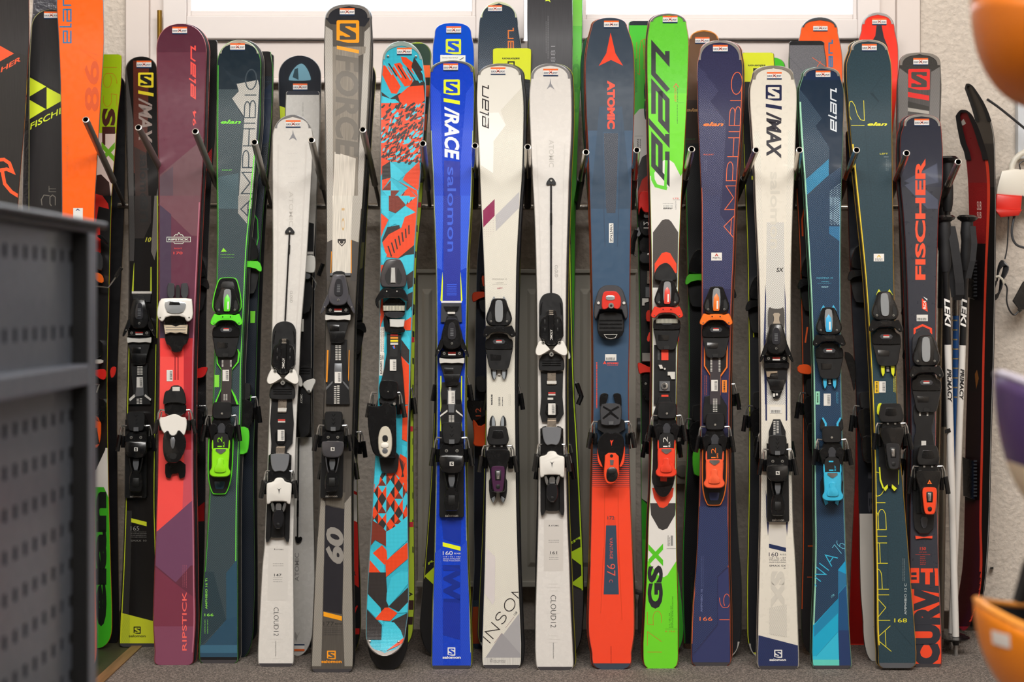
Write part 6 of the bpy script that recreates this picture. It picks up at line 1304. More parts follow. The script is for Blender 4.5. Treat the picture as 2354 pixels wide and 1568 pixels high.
def g(k):
    for y0,y1,c in ((100,150,'#2c4237'),(150,178,'#e8602c'),(178,196,'#1c2a26'),(196,222,'#e2562a'),(222,262,'#22312b'),(262,300,'#e05a2c'),(300,420,'#20221f')): k.full(y0,y1,c)
    for i in range(14): 
        y=450+i*62; k.poly([(948,y),(960,y+6),(960,y+22),(948,y+14)],mat('#1c1c1c',.4)) if y<1400 else None
    for y in (205,515,720,940): k.poly([(940,y+260),(990,y+260),(990,y+272),(940,y+272)],mat('#c22a35',.4))
    k.full(1380,1402,'#3a2320'); k.full(1418,1436,'#33231f'); k.dn('D2','A',262,893,290,925,'#1c1c1c',.03)
rear('black rounded tail of the ski under the patchwork twin tip',[(800,878,944),(1200,866,940),(1460,845,937)],700,1541,7,2.3,3.962,'#141416','#2a2a2a',None)
rear('lime based partner of the patchwork twin tip, showing an orange and dark green tip',[(140,915,990),(200,905,988),(300,895,980),(400,885,974),(480,880,968),(600,880,957),(800,878,953),(1000,870,950),(1200,862,951),(1380,860,952),(1440,860,949)],97,1496,2.1,2.1,4.06,'#a9bf35','#26262a',g,toe=700,heel=860,tx=960)
def g(k):
    k.slogo('A2',538,293,653,408,'#dbe832','#1250cf'); k.shop(1043,69)
    M=MB(k).at('A2',0,0); M.P([497,412,686,415,686,480,497,480],.0006,.0015,mat('#e5e8e0',.5),0,0); M.P([640,448,672,430,674,434,642,452],.0015,.002,mat('#222222',.4),0,0); f=para(M.X(512,438),M.X(630,438),M.X(512,428))
    for q in glyphs('Salomon Race GS Rush',0): i=len(M.v); M.v+=[k.loc(*f(*p),.0019) for p in q]; M.f.append(tuple(range(i,i+len(q)))); M.fm.append(M.mi(mat('#555a55',.5)))
    M.done('paper_label',k.root,smooth=False); k.reg('A2',[470,470,740,560,700,1568,480,1568],'#0f3ab4')
rear('glossy blue ski tip with a paper label, standing behind the cobalt blue ski',[(80,1000,1083),(110,995.5,1088.5),(160,995.5,1089),(300,1000,1086),(480,1004,1080),(900,1010,1066),(1200,1006,1070),(1460,1000,1078)],53,1500,2.7,8,4.2,'#1250cf','#dedede',g,rough=.15,tx=1041,toe=620,heel=830)
def g(k):
    k.reg('D2',[378,772,450,705,450,840],'#c6e01f'); k.txt('D2','R',408,690,452,660,405,672,'#c6e01f',.02); k.strip(940,1330,0,.03,'#c6cc30')
rear('black upside down ski with a lime triangle beside the cobalt blue ski',[(320,1010,1066),(600,1006,1060),(950,998,1052),(1100,991,1052),(1230,982,1050),(1330,974,1052),(1430,966,1056)],290,1512,7,2.2,4.1,'#191a1c','#3b3c40',g,toe=None)
def g(k):
    k.reg('A2',[780,440,1100,440,1080,1568,790,1568],'#26384a',tex='scales'); k.st_('A2','q',[1045,480,1045,208,1008,480],'#d9742c',9) ; k.shop(1138,20,32,15); k.full(500,1380,'#0e1526'); k.full(1395,1480,'#a8461c')
    M=MB(k).at('B2',0,0); M.P([735,735,760,720,840,720,840,760,790,775,750,802,735,790],.0,.04,mat('#d8401a',.3),4); M.P([800,580,840,560,840,720,790,700],0,.04,BK,5); M.P([780,775,840,775,840,880,800,870],0,.03,BK2,4); M.P([805,600,835,600,835,680,815,680],.04,.042,mat('#d8481c',.35),1); M.done('toe_binding',k.root)
    M=MB(k).at('C2',0,0); M.P([755,165,780,145,850,145,850,270,770,270],0,.042,BK2,6); M.P([690,318,760,330,850,330,850,440,770,480,740,500,700,400],0,.045,BK,5); lettering(M,k,'12',802,448,802,385,762,448,.0455,mat('#e2562a',.4),-.01); M.P([735,470,760,480,790,530,850,490,850,670,800,680,740,670,752,600],.0,.055,mat('#e04e18',.3),7); M.done('heel_binding',k.root)
rear('dark teal scaled ski with pale tip guard, tallest behind the cream ski',[(60,1102,1190),(120,1099,1198),(200,1100,1198.5),(300,1104,1196),(480,1108,1185),(600,1098,1170),(900,1092,1166),(1200,1090,1166),(1300,1091,1168),(1400,1086,1168),(1460,1083,1168)],4,1506,2.2,2.2,4.2,'#243545','#c3c9cc',g,tex='scales',tx=1147).guard(45,4,6,'#dfe6c0',.4)
def g(k):
    k.full(118,190,'#d9e233'); k.reg('A2',[880,585,1180,620,1180,1568,880,1568],'#232429',tex='weave'); k.reg('A2',[885,560,1180,600,1180,625,885,585],'#232429')
    k.txt('A2','salomon',1093,433,963,433,1093,450,'#22262c',.03); k.reg('A2',[1002,460,1056,460,1056,510,1002,510],'#22262c'); k.reg('A2',[1012,470,1046,470,1046,492,1025,492,1046,510,1012,510],'#d9e233'); k.full(240,1500,'#232429',tex='weave'); k.strip(300,1470,.97,1,'#c7cf2c')
rear('upside down ski with a yellow square tail behind the cream ski with the burgundy stripe',[(125,1133,1221),(200,1133,1219),(300,1132,1211),(400,1130,1206),(480,1127,1201),(600,1122,1196),(900,1118,1191),(1200,1110,1196),(1400,1101,1199),(1450,1099,1198)],111,1508,8,2.2,4.12,'#d9e233','#33343a',g,toe=None,heel=None).guard(1475,5,6,'#dcdcd8',.5,bottom=True)
def g(k):
    k.reg('A2',[1150,0,1490,0,1490,1568,1150,1568],'#302f33',tex='brush'); k.reg('A2',[1280,-20,1325,-20,1318,0,1326,18,1308,6,1284,10,1290,-4],'#cfe232'); k.txt('A2','188',1360,345,1360,465,1328,345,'#8e8d92',-.02) ; k.fine('A2',120,440,[1305],'#7a7a7e',3,True); k.fine('A2',160,400,[1290],'#66666a',3,True)
rear('tall black brushed ski with a faint number rising above the long white ski',[(0,1213,1315),(60,1213,1315.5),(150,1215,1315),(300,1221,1312),(480,1228,1306),(700,1234,1300),(1000,1238,1298),(1300,1232,1304),(1450,1230,1306)],-75,1504,2.3,7,4.14,'#302f33','#2a2a2a',g,tex='brush')
def g(k):
    k.full(-90,60,'#78d043'); k.up('A2','CTI',1516,420,1530,460,'#3f8f1e',-.01)
    for a,b in ((480,660),(665,845)):
        k.reg('A2',[1492,a+18,1505,a,1530,a,1545,a+20,1545,b-20,1530,b,1505,b,1492,b-18],'#3fae1c'); k.reg('A2',[1498,a+40,1510,a+26,1520,a+26,1528,a+40,1528,b-45,1520,b-28,1510,b-28,1498,b-42],'#56c42a')
rear('vivid green ski showing beside the tall black brushed ski',[(0,1240,1338.5),(60,1240,1338),(150,1241,1336),(300,1244,1329),(480,1246,1323),(700,1248,1320),(1000,1250,1314),(1440,1250,1310)],-75,1490,2.3,7,4.23,'#56c42a','#186a6a',g)
def g(k):
    L='#b9dc22'; k.reg('D2',[1462,600,1568,545,1575,700],L); k.reg('D3',[95,625,188,545,195,700],L); k.reg('D3',[103,830,192,762,200,875],L); k.txt('D3','FIS',178,492,90,545,172,475,L,.03); k.reg('D3',[90,845,205,885,210,1400,90,1400],'#3a383a',tex='cloth'); k.strip(560,1360,.955,.99,'#b9dc22')
    M=MB(k).at('C3',0,0); M.wire([(140,190,.02),(165,240,.03),(160,290,.03)],.0022,SV); M.wire([(150,200,.03),(185,300,.03),(160,360,.03)],.0065,BK); M.wire([(60,660,.02),(105,665,.03),(115,720,.03)],.0022,SV); M.wire([(100,720,.03),(85,820,.03),(75,900,.03)],.0065,BK); M.done('brake_arm',k.root)
rear('black upside down ski with lime triangles near the floor beside the long white rod ski',[(330,1252,1306),(470,1252,1310),(700,1252,1314),(900,1250,1320),(1000,1250,1326),(1130,1250,1333),(1300,1250,1340),(1400,1251,1341),(1440,1252,1338)],300,1511,7,2.2,4.08,'#1a1b1d','#2a2a2c',g)
rear('dark ski edge with a painted green reflection peeping out beside the wide slate blue ski',[(110,1340,1425),(150,1335.5,1425),(250,1338,1425),(380,1346,1425),(480,1353,1425),(800,1362,1430),(1200,1358,1450),(1380,1349,1460),(1440,1351,1459)],76,1505,2.2,2.6,4.12,'#1f4a38','#30323a',lambda k:k.full(300,1500,'#15171a'),toe=650,heel=930)  # tip colour paints a green reflection on a dark ski
def g(k):
    k.full(45,58,'#2a3038'); k.reg('A3',[560,890,620,820,660,815,760,900,760,1250,560,1250],'#dfdedb'); k.full(372,1160,'#1a1a1c'); k.reg('A3',[540,900,640,815,740,900,740,1568,540,1568],'#e1dfdc'); k.reg('A3',[605,1568,610,1260,640,1180,680,1155,740,1155,740,1568],'#2a2827',tex='dots'); k.reg('A3',[610,1440,640,1350,690,1310,740,1310,740,1568,610,1568],'#b52f22')
    k.st_('A3','5',[655,580,655,300,600,580],'#d8502c',3); k.line('A3',[648,295,665,295],3,'#d8502c'); k.line('A3',[648,340,670,360],3,'#d8502c'); k.fine('A3',440,700,[590,598],'#2a7a2c',4,True); k.line('A3',[585,1022,645,1022],2,'#888888'); k.fine('A3',1045,1110,[604,612,625],'#333333',5,True); k.reg('A3',[670,920,695,900,695,960],'#38c030'); k.reg('A3',[672,1035,695,1000,695,1060],'#38c030')
    k.dn('A3','G',655,600,700,745,'#1c3a2a',.06); k.dn('A3','S',655,755,700,900,'#1c3a2a',.06)
    k.reg('C3',[630,650,690,700,690,1100,630,1060],'#a9a49a'); k.reg('C3',[640,1070,690,1120,690,1568,640,1568],'#2f9a22'); k.full(1240,1510,'#3fb52c')
    M=MB(k).at('B3',0,0); M.P([612,0,640,-40,700,-30,720,30,715,110,690,130,650,125,630,80,612,170],0,.052,mat('#d8261f',.28,coat=.5),6); M.P([655,125,700,125,705,170,650,170],0,.04,SV,3); M.P([620,175,720,175,720,290,660,310,615,260],0,.045,BK,6); lettering(M,k,'12',652,245,652,195,690,245,.0456,WL,-.005); M.P([592,240,650,230,630,300,600,315],.01,.04,MG,3); M.P([620,310,720,310,720,420,620,440],0,.035,BK,4); M.P([615,425,720,425,720,510,620,510],0,.042,BK2,6); M.C(688,440,9,.042,.044,SCR); M.done('heel_binding',k.root)
    M=MB(k).at('B3',0,0); M.P([625,520,720,520,720,1400,635,1400],0,.010,BK2,2,0); M.P([678,565,720,565,720,662,678,662],.01,.014,RAIL,1,0); M.P([665,685,720,685,720,765,665,765],.01,.016,MG,2,0); M.P([640,770,690,770,690,795,660,805,660,825,640,825],.01,.014,WL,1,0); M.done('binding_plate',k.root)
    M=MB(k).at('B3',0,0); M.P([640,1180,720,1180,720,1245,640,1245],0,.03,mat('#8f8c86',.4),2,0); M.P([605,1250,640,1260,700,1290,720,1290,720,1330,650,1330,620,1345,608,1300],.01,.045,mat('#dd3325',.3),5); M.P([670,860,720,860,720,940,690,950,668,940],.01,.042,mat('#c9301f',.3),4); M.P([635,1330,720,1340,720,1500,680,1560,640,1460],0,.04,BK,6); M.C(668,1412,10,.04,.042,SCR); M.done('toe_binding',k.root)
    M=MB(k).at('B3',0,0); M.wire([(600,455,.03),(575,440,.03),(560,400,.03),(590,250,.03)],.0024,SV); M.wire([(560,440,.034),(572,340,.034),(600,260,.034)],.008,BK); M.done('brake_arm',k.root)
rear('upside down bright green and white ski with a red heel lever behind its own pair',[(65,1446,1530),(200,1449,1530),(320,1455,1525),(400,1460,1522),(480,1464,1520),(600,1468,1518),(900,1473,1520),(1100,1474,1528),(1250,1476,1548),(1350,1478,1563),(1440,1480,1571)],48,1511,7,2.4,4.12,'#4fc83c','#8a8a8a',g)
def g(k):
    k.full(66,230,'#6b4d36'); k.full(230,330,'#4a3a30'); k.full(330,1480,'#1b1c1f',tex='scales'); k.h('A3','elan',966,838,1100,812,'#e8b87a',.03,.3); k.h('A3','RIGHT',973,1050,1042,1040,'#3f8f4a',0); k.strip(300,1480,0,.04,'#2f9a30'); k.shop(1614.5,93,33,15)
    k.up('D3','AMPHIBIO 16 Ti',1005,740,1020,975,'#2a4a2c',0)
rear('brown topped ski with orange tip edge between the bright green and indigo skis',[(95,1586,1652),(130,1580,1660),(300,1573,1650),(480,1577,1645),(700,1582,1642),(850,1583,1642),(1000,1581,1642),(1150,1574,1644),(1280,1568.5,1648),(1400,1569,1655),(1460,1572,1655)],69,1492,2.2,7,4.2,'#5a4030','#d98a3a',g,tex='scales',toe=630,heel=930,acc=mat('#55c82c',.35),tx=1618).guard(90,3,4,'#d98a3a',.2)
rear('charcoal upside down ski with a white tip edge leaning at the indigo ski',[(320,1630,1680),(600,1630,1682),(900,1628,1683),(1100,1625,1689),(1250,1622,1697),(1340,1620,1704),(1440,1620,1704)],300,1516,7,2.3,4.09,'#1c1e23','#54565a',lambda k:k.up('C3','AMPHIBIO',1288,650,1300,850,'#2c3a44',0),toe=660,heel=850,tex='cloth').guard(1475,5,5,'#d8d4cc',.4,bottom=True)
def g(k):
    k.full(135,188,'#dbe233'); k.full(188,1500,'#222327',tex='weave'); k.txt('A4','salomon',260,485,130,485,260,502,'#22262c',.03); k.reg('A4',[168,512,222,512,222,570,168,570],'#22262c'); k.strip(330,1480,0,.03,'#b9c02c'); k.reg('A4',[155,1320,177,1320,177,1350,155,1350],'#dbe233'); k.reg('B4',[155,795,205,815,205,835,155,812],'#c9c2b5'); k.line('B4',[168,850,172,1060],9,'#cfd82c')
    k.reg('C4',[180,412,230,412,230,428,180,428],'#c9c2b5'); k.line('C4',[186,430,188,640],7,'#b9c22c'); k.fine('A4',405,410,[190],'#888')if 0 else None
rear('upside down ski with a yellow square tail beside the cream white ski with navy tail',[(135,1704,1778.5),(190,1706,1781),(350,1710,1779),(450,1714,1779),(600,1719,1780),(900,1722.5,1782),(1100,1722,1783),(1200,1720.5,1784),(1350,1717.5,1786),(1450,1718,1788)],121,1514,8,2.3,4.12,'#dbe233','#2b2c30',g,toe=690,heel=900).guard(1478,5,5,'#d8d4cc',.4,bottom=True)
rear('green rounded ski tip just visible behind the yellow square tail near the cream white ski',[(155,1745,1804),(200,1742,1809),(480,1745,1800),(1400,1740,1800)],132,1490,2.2,7,4.22,'#4cc030','#3a4a40',None)
def g(k):
    k.st_('A4','q',[762,640,762,296,738,640],'#2b6f9c',10,sh=.0) ; k.shop(1886,64.5,33,15)
rear('orange ski tip with a grey guard above the dark blue textured ski',[(75,1841,1925),(120,1831,1934),(160,1830,1936),(300,1835,1935),(480,1845,1925),(1400,1850,1930)],40,1490,2.2,7,4.24,'#ef5a1a','#8a8f96',g,tx=1885).guard(64,5,7,'#5c5e62',.5)
def g(k):
    k.full(95,104,'#1e1f22'); k.full(104,200,'#6f6f74',tex='cloth'); k.full(200,330,'#504d50'); k.line('A4',[440,430,545,540],4,'#5c5c62'); k.line('A4',[612,432,720,505],4,'#e8622c'); k.line('A4',[648,500,675,462],4,'#e8622c'); k.strip(300,1400,0,.04,'#e05a22')
    k.line('B4',[552,100,535,180,540,300],12,'#e0561e'); k.line('B4',[555,700,590,800],9,'#e8622c'); k.line('B4',[575,990,560,1100],12,'#e8622c'); k.line('C4',[575,240,590,350,615,430],10,'#e0561e'); k.line('D4',[575,780,625,780],6,'#d8562a'); k.reg('D4',[578,540,616,540,616,552,578,552],'#a8481c')
    M=MB(k).at('B4',0,0); M.P([498,1275,560,1262,605,1280,610,1340,570,1345,500,1330],.005,.045,mat('#e2521c',.3),5); M.done('toe_wings',k.root)
rear('grey square ended ski with orange edge between the cream white and dark blue skis',[(108,1815,1894),(150,1814,1899),(300,1823,1892),(480,1833,1898),(600,1839,1900),(900,1845,1903),(1100,1845.5,1905),(1250,1845.5,1908),(1400,1842,1912),(1440,1843,1910)],94,1506,7,2.3,4.11,'#2f2c2d','#55504e',g,toe=640,heel=870)
def g(k):
    k.reg('A4',[1095,190,1132,190,1150,280,1182,360,1182,420,1060,420,1060,310,1085,270],'#2a2b33'); k.shop(2021.5,50,33,15); k.full(400,1480,'#a3120e')
rear('red ski with a dark pointed emblem behind the dark petrol green ski',[(70,1981,2056),(110,1971.5,2063.5),(200,1975,2062),(300,1974,2052),(480,1972,2035),(800,1969,2020),(1088,1966,2020),(1300,1957,2024),(1440,1952,2027)],29,1488,2.2,8,4.25,'#ee3320','#3a1a1c',g,tx=2018).guard(58,5,6,'#c9c9c9',.6)
def g(k):
    k.full(300,1180,'#1a1c22'); k.full(1181,1530,'#b9b3ab'); k.dn('C4','I B',1030,870,1072,1170,'#3a3a40',.03); k.reg('D4',[1068,1150,1095,1160,1092,1178],'#1c1c20')
    M=MB(k).at('C4',0,0); M.P([1000,420,1040,410,1050,520,1010,560],0,.03,DG,3); M.P([840,-40,900,-30,945,60,930,300,900,150],0,.03,BK,3); M.done('toe_binding',k.root)
rear('black upside down ski with a pale grey tip beside the dark petrol green ski',[(320,1945,2005),(480,1950,2010),(700,1958,2018),(900,1968,2026),(1180,1975,2034),(1350,1978,2045),(1430,1984,2050)],300,1524,7,2.4,4.06,'#1a1c22','#101114',g,toe=620,heel=900).guard(1490,3,4,'#cfcfcf',.6,bottom=True)
def g(k):
    k.reg('A5',[340,500,420,560,415,920,345,920],'#6f6c6a',tex='hatchl'); k.reg('A5',[660,500,590,540,575,900,650,920],'#6f6c6a',tex='hatchr'); k.reg('A5',[415,520,590,520,575,920,415,920],'#4f4c4b',tex='brush')
    k.slogo('A5',418,518,580,676,'#e22c28','#45423f'); k.bar('A5',415,690,575,728,28,'#de2c28'); k.reg('A5',[415,760,575,800,575,830,415,805],'#34322f'); k.reg('A5',[415,808,575,835,575,858,415,835],'#a9a49c')
    k.shop(2116.5,142)
rear('grey carbon look ski with a red square emblem behind the short dark grey ski',[(150,2068,2161),(200,2062,2163),(260,2061,2161),(400,2064,2155),(480,2066,2150),(900,2078,2140),(1300,2078,2142),(1450,2076,2146)],121,1508,2.7,8,4.13,'#3b3937','#2c2a2a',g,tex='cloth',toe=700,heel=950,tx=2114).guard(150,6,5,'#9f9a94',.6)
# ================================================================ things beside and in front of the skis
def stand(name,label,cat,px,py,D,group=None):
    B=at(px,py,D); p=Plane(B,Vector((0,0,1)),Vector((1,0,0)),Vector((0,-1,0)),1)
    r=bpy.data.objects.new(name,None); COL.objects.link(r); r.matrix_world=Matrix(((1,0,0,B.x),(0,0,-1,B.y),(0,1,0,B.z),(0,0,0,1))); r.empty_display_size=.05
    tag(r,label,cat,group); p.root=r; p.tan=0; return p
# ---- snowboards leaning edge on against the wall
def snowboard(label,rows,top,bot,D,col,side,gfx,tx,bx,b1=.06,yaw=68):
    k=Ski.__new__(Ski); rows=[tuple(r) for r in rows]; B=at(bx,bot,D); B.z=.003
    P=CAM+ray(rows[6][1]*.5+rows[6][2]*.5,rows[0][0])*(D+.03); P.x=at((rows[6][1]+rows[6][2])/2,rows[6][0],D).x
    a=(P-B); a.x*=1; L=(CAM+ray(tx,top)*(D+.03)-B).dot(a.normalized()); a.normalize(); u0=Vector((0,1,0)).cross(a).normalized(); n0=u0.cross(a)
    c,s_=math.cos(math.radians(yaw)),math.sin(math.radians(yaw)); u=u0*c+n0*s_; n=n0*c-u0*s_
    Plane.__init__(k,B,a,u,n,L); k.tab=None; k.b1=b1; k.bl1=.27; k.b0=0.03; k.bl0=.2; k.tan=0; k.top=top; k.bot=bot
    k.rows=rows; body=hermite(rows); t=[(top+(rows[0][0]-top)*f,tx-(tx-rows[0][1])*math.sqrt(f),tx+(rows[0][2]-tx)*math.sqrt(f)) for f in (.02,.1,.25,.45,.7)]
    b=[(rows[-1][0]+(bot-rows[-1][0])*f,bx-(bx-rows[-1][1])*math.sqrt(1-f),bx+(rows[-1][2]-bx)*math.sqrt(1-f)) for f in (.3,.6,.85,.99)]
    k.st=t+body+b; k.lay=0; k.thick=.01
    k.root=bpy.data.objects.new('snowboard',None); COL.objects.link(k.root); k.root.matrix_world=Matrix(((u.x,a.x,n.x,B.x),(u.y,a.y,n.y,B.y),(u.z,a.z,n.z,B.z),(0,0,0,1)))
    tag(k.root,label,'snowboard')
    M=MB(k); nst=len(k.st); cols=[mat(side,.35,coat=.3),mat('#151516',.35),mat('#1a1a1c',.4),mat('#151516',.35),mat(side,.35,coat=.3)]
    for y,l,r in k.st:
        for x,h in ((l,-.001),(l,-.004),(l,-.010),(r,-.010),(r,-.004),(r,-.001)): M.v.append(k.loc(x,y,h))
    for i in range(nst-1):
        for j in range(5): q=i*6+j; M.f.append((q,q+6,q+7,q+1)); M.fm.append(M.mi(cols[j]))
    M.done('running_base',k.root)
    k.M=MB(k); tm=k.M.mi(mat(col,.25,coat=.5,tex='cloth'))
    for y,l,r in k.st: k.M.v+=[k.loc(l,y,0),k.loc(r,y,0)]
    for i in range(nst-1): k.M.f.append((i*2,i*2+2,i*2+3,i*2+1)); k.M.fm.append(tm)
    k.quads=[(k.st[i][0],k.st[i+1][0],[(k.st[i][1]+.5,k.st[i][0]),(k.st[i][2]-.5,k.st[i][0]),(k.st[i+1][2]-.5,k.st[i+1][0]),(k.st[i+1][1]+.5,k.st[i+1][0])]) for i in range(nst-1)]
    gfx(k); k.end()
    G_=MB(k); bm=mat('#1f2022',.4,coat=.2)
    for (i,side_) in [(i,s) for i in range(len(t)+5) for s in (0,1)]:
        y,l,r=k.st[i]; y2,l2,r2=k.st[i+1]; w=(r-l)*.24; w2=(r2-l2)*.24
        if side_==0: a1,b1_,a2,b2=l-1,l+w,l2-1,l2+w2
        else: a1,b1_,a2,b2=r-w,r+1,r2-w2,r2+1
        if i<3: a1=min(a1,(l+r)/2) if side_ else a1; b1_=(l+r)/2+.5 if side_==0 else b1_; a2,b2=((a2,(l2+r2)/2+.5) if side_==0 else ((l2+r2)/2-.5,b2)); a1=(l+r)/2-.5 if side_ else a1
        i0=len(G_.v); G_.v+=[k.loc(a1,y,-.012),k.loc(a1,y,.004),k.loc(b1_,y,.004),k.loc(b1_,y,-.001),k.loc(a2,y2,-.012),k.loc(a2,y2,.004),k.loc(b2,y2,.004),k.loc(b2,y2,-.001)]
        for q in range(3): G_.f.append((i0+q,i0+q+1,i0+q+5,i0+q+4)); G_.fm.append(G_.mi(bm))
    G_.done('tip_guard',k.root,smooth=False); return k
def g(k):
    k.full(330,1440,'#1c1a1a') if 0 else None
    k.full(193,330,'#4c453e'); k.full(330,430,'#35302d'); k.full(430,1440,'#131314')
    k.strip(236,1430,.93,.96,'#d9d4cc')
snowboard('black brown snowboard standing on edge behind the red snowboard',[(204,2219,2241),(232,2229,2259),(260,2238,2272),(297,2247,2283),(332,2254,2287),(397,2258,2288.5),(480,2255,2290),(800,2245,2286),(1000,2240,2280),(1200,2235,2275),(1300,2232,2269),(1370,2228,2261),(1410,2222,2248)],192,1446,4.33,'#4c453e','#0f0f10',g,2224,2234)
def g(k):
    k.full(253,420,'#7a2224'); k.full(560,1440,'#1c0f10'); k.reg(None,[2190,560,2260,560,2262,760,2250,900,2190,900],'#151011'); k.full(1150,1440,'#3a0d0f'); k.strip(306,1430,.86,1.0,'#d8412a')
    k.ptxt('SUB',(2246,483),(2256,483),(2246,463),'#d9c4b8'); k.ptxt('SUB',(2246,502),(2256,502),(2246,487),'#d9c4b8'); k.reg(None,[2206,277,2215,273,2221,284,2213,289],'#c9c2ba')
    k.reg(None,[2241,860,2246,850,2250,870,2244,895],'#7a4a20')
    M=MB(k)
    for y0 in (590,1050):
        M=MB(k); M.ext([(2212,y0),(2240,y0+10),(2242,y0+100),(2214,y0+90)],0,.016,BK,1); [M.ext([(2238,y0+8+i*8),(2246,y0+8+i*8),(2246,y0+12+i*8),(2238,y0+12+i*8)],.01,.02,DG,0) for i in range(11)]; M.done('snowboard_binding',k.root)
snowboard('dark red snowboard with a black rubber tip guard standing on edge by the wall',[(267,2198,2236),(290,2201,2247),(306,2204,2253),(330,2209,2261),(349,2217,2267),(386,2223,2274),(462,2227,2276),(630,2229,2269),(800,2226,2264),(1000,2220,2261),(1200,2217,2257),(1300,2213,2258.5),(1370,2203,2252),(1420,2196,2236)],252,1450,4.28,'#8e1c1e','#cfc8be',g,2214,2215)
# ---- ski poles
def pole(label,pts,D,cols,grip=True,rad=.0085,tx=None,cat='ski pole',group='poles standing between the short dark ski and the snowboards'):
    """pts: picture points from the tip up to the grip"""
    k=stand('ski_pole',label,cat,*pts[0],D,group); M=MB(k); P=[k.loc(x,y,-.0+.0*i) for i,(x,y) in enumerate(pts)]
    n=len(P)
    for (a,b,c,r) in cols: 
        A=lambda t:P[0].lerp(P[-1],t) if n==2 else (P[int(min(t*(n-1),n-1.001))].lerp(P[int(min(t*(n-1),n-1.001))+1],t*(n-1)-int(min(t*(n-1),n-1.001))))
        M.tube([A(a+(b-a)*i/6) for i in range(7)],r,c if not isinstance(c,str) else mat(c,.3,coat=.3),12)
    M.done('shaft',k.root)
    d=(P[-1]-P[0]).normalized()
    if grip:
        G_=MB(k); t=P[-1]; G_.tube([t-d*.02,t,t+d*.03,t+d*.06,t+d*.085,t+d*.115,t+d*.122,t+d*.126],[.011,.0145,.0155,.014,.0175,.0155,.026,.02],mat('#17171a',.6),14); G_.tube([t+d*.12,t+d*.127,t+d*.133],[.025,.029,.022],BK,14); G_.done('grip',k.root)
    B_=MB(k); b=P[0]; B_.tube([b,b+d*.02],[.003,.005],SV,8); B_.tube([b+d*.03,b+d*.046],[.008,.012],BK,10); B_.tube([b+d*.046,b+d*.05,b+d*.052],[.034,.038,.012],BK,14); B_.done('basket',k.root); return k,P,d
W_='#ddd8d2'
def shafttxt(k,s,x0,y0,x1,y1,w,col,bold=.03,sh=.2,h=.0092):
    M=MB(k); f=para((x0-w/2,y0),(x1-w/2,y1),(x0+w/2,y0)); m=mat(col,.4)
    for q in glyphs(s,bold,sh):
        pts=[f(*p) for p in q]; i=len(M.v)
        for (x,y) in pts:
            cx=x0+(x1-x0)*(y-y0)/(y1-y0); e=(x-cx)/(w/2+1.0); M.v.append(k.loc(x,y,h*math.sqrt(max(0,1-min(.99,abs(e)*.7)**2))+.0016))
        M.f.append(tuple(range(i,i+len(q)))); M.fm.append(M.mi(m))
    M.done('pole_print',k.root,smooth=False)
k,P,d=pole('white and black ski pole with a tall black grip, nearer the short dark ski',[(2198,1508),(2174,608)],4.12,[(0,.06,SV,.005),(.05,.795,W_,.0095),(.795,1,'#151517',.0092)]); shafttxt(k,'LEKI',2177,686,2179,752,13,'#e9e6e2'); shafttxt(k,'PRIMACY',2182,848,2184,925,10,'#1a1a1c')
M=MB(k); M.ext([(2184,984),(2172,988),(2172,997),(2186,993)],.0098,.0102,BK,0); M.done('band',k.root)
k,P,d=pole('white and black ski pole crossing behind its twin, nearer the red snowboard',[(2186,1500),(2220,606)],4.19,[(0,.06,SV,.005),(.05,.79,W_,.0092),(.79,1,'#151517',.0092)]); shafttxt(k,'LEKI',2217,686,2214,752,13,'#e9e6e2'); shafttxt(k,'PRIMACY',2212.5,848,2210,920,9,'#1a1a1c')
k,P,d=pole('blue ski pole with a bare steel upper joint between the two white poles',[(2192,1496),(2198,640)],4.27,[(0,.9,'#1d4f8c',.0085),(.9,.985,mat('#8d8a86',.25,.9),.0098),(.97,1,'#1b4f94',.007)],grip=False)
M=MB(k); m=mat('#b9a774',.3,.6)
for i in range(9): M.tube([k.loc(2196.5,735+i*22,0),k.loc(2196.5,738+i*22,0)],.0088,m,12)
M.done('band',k.root)
pole('polished steel ski pole shaft close beside the short dark ski',[(2150,1490),(2166,560)],4.315,[(0,.84,mat('#b5a48a',.22,.9),.0085),(.84,1,'#1a1a1a',.010)],grip=True)
pole('black ski pole with a steel lower shaft under the white poles',[(2163,1492),(2178,470)],4.23,[(0,.5,mat('#8d8578',.3,.8),.0075),(.5,1,'#151515',.0085)],grip=True)
k=stand('wrist_straps','black wrist straps hanging from the grips of the white poles','straps',2195,700,4.12)
M=MB(k); m=mat('#1b1b1e',.75,tex='cloth')
def ribbon(M,c,w,h,m,th=.002):
    p=[k.loc(x,y,h+dh) for x,y,dh in c]; 
    for i in range(len(p)-1):
        a,b=p[i],p[i+1]; o=Vector((w/2,0,0)); t=Vector((0,0,th)); i0=len(M.v); M.v+=[a-o,a+o,b+o,b-o,a-o-t,a+o-t,b+o-t,b-o-t]
        for f in ((0,1,2,3),(7,6,5,4),(0,3,7,4),(1,5,6,2)): M.f.append(tuple(i0+q for q in f)); M.fm.append(M.mi(m))
ribbon(M,[(2186,520,.01),(2194,560,.014),(2201,610,.016),(2206,650,.014),(2207,678,.01),(2200,690,.0)],.024,.0,m); M.done('strap',k.root)
M=MB(k); ribbon(M,[(2176,520,0),(2182,580,.004),(2190,640,.004),(2196,684,.0)],.02,-.01,m); M.done('strap',k.root)
M=MB(k); ribbon(M,[(2236,520,0),(2240,560,.004),(2236,600,.006),(2226,640,.0)],.016,-.012,m); M.done('strap',k.root)
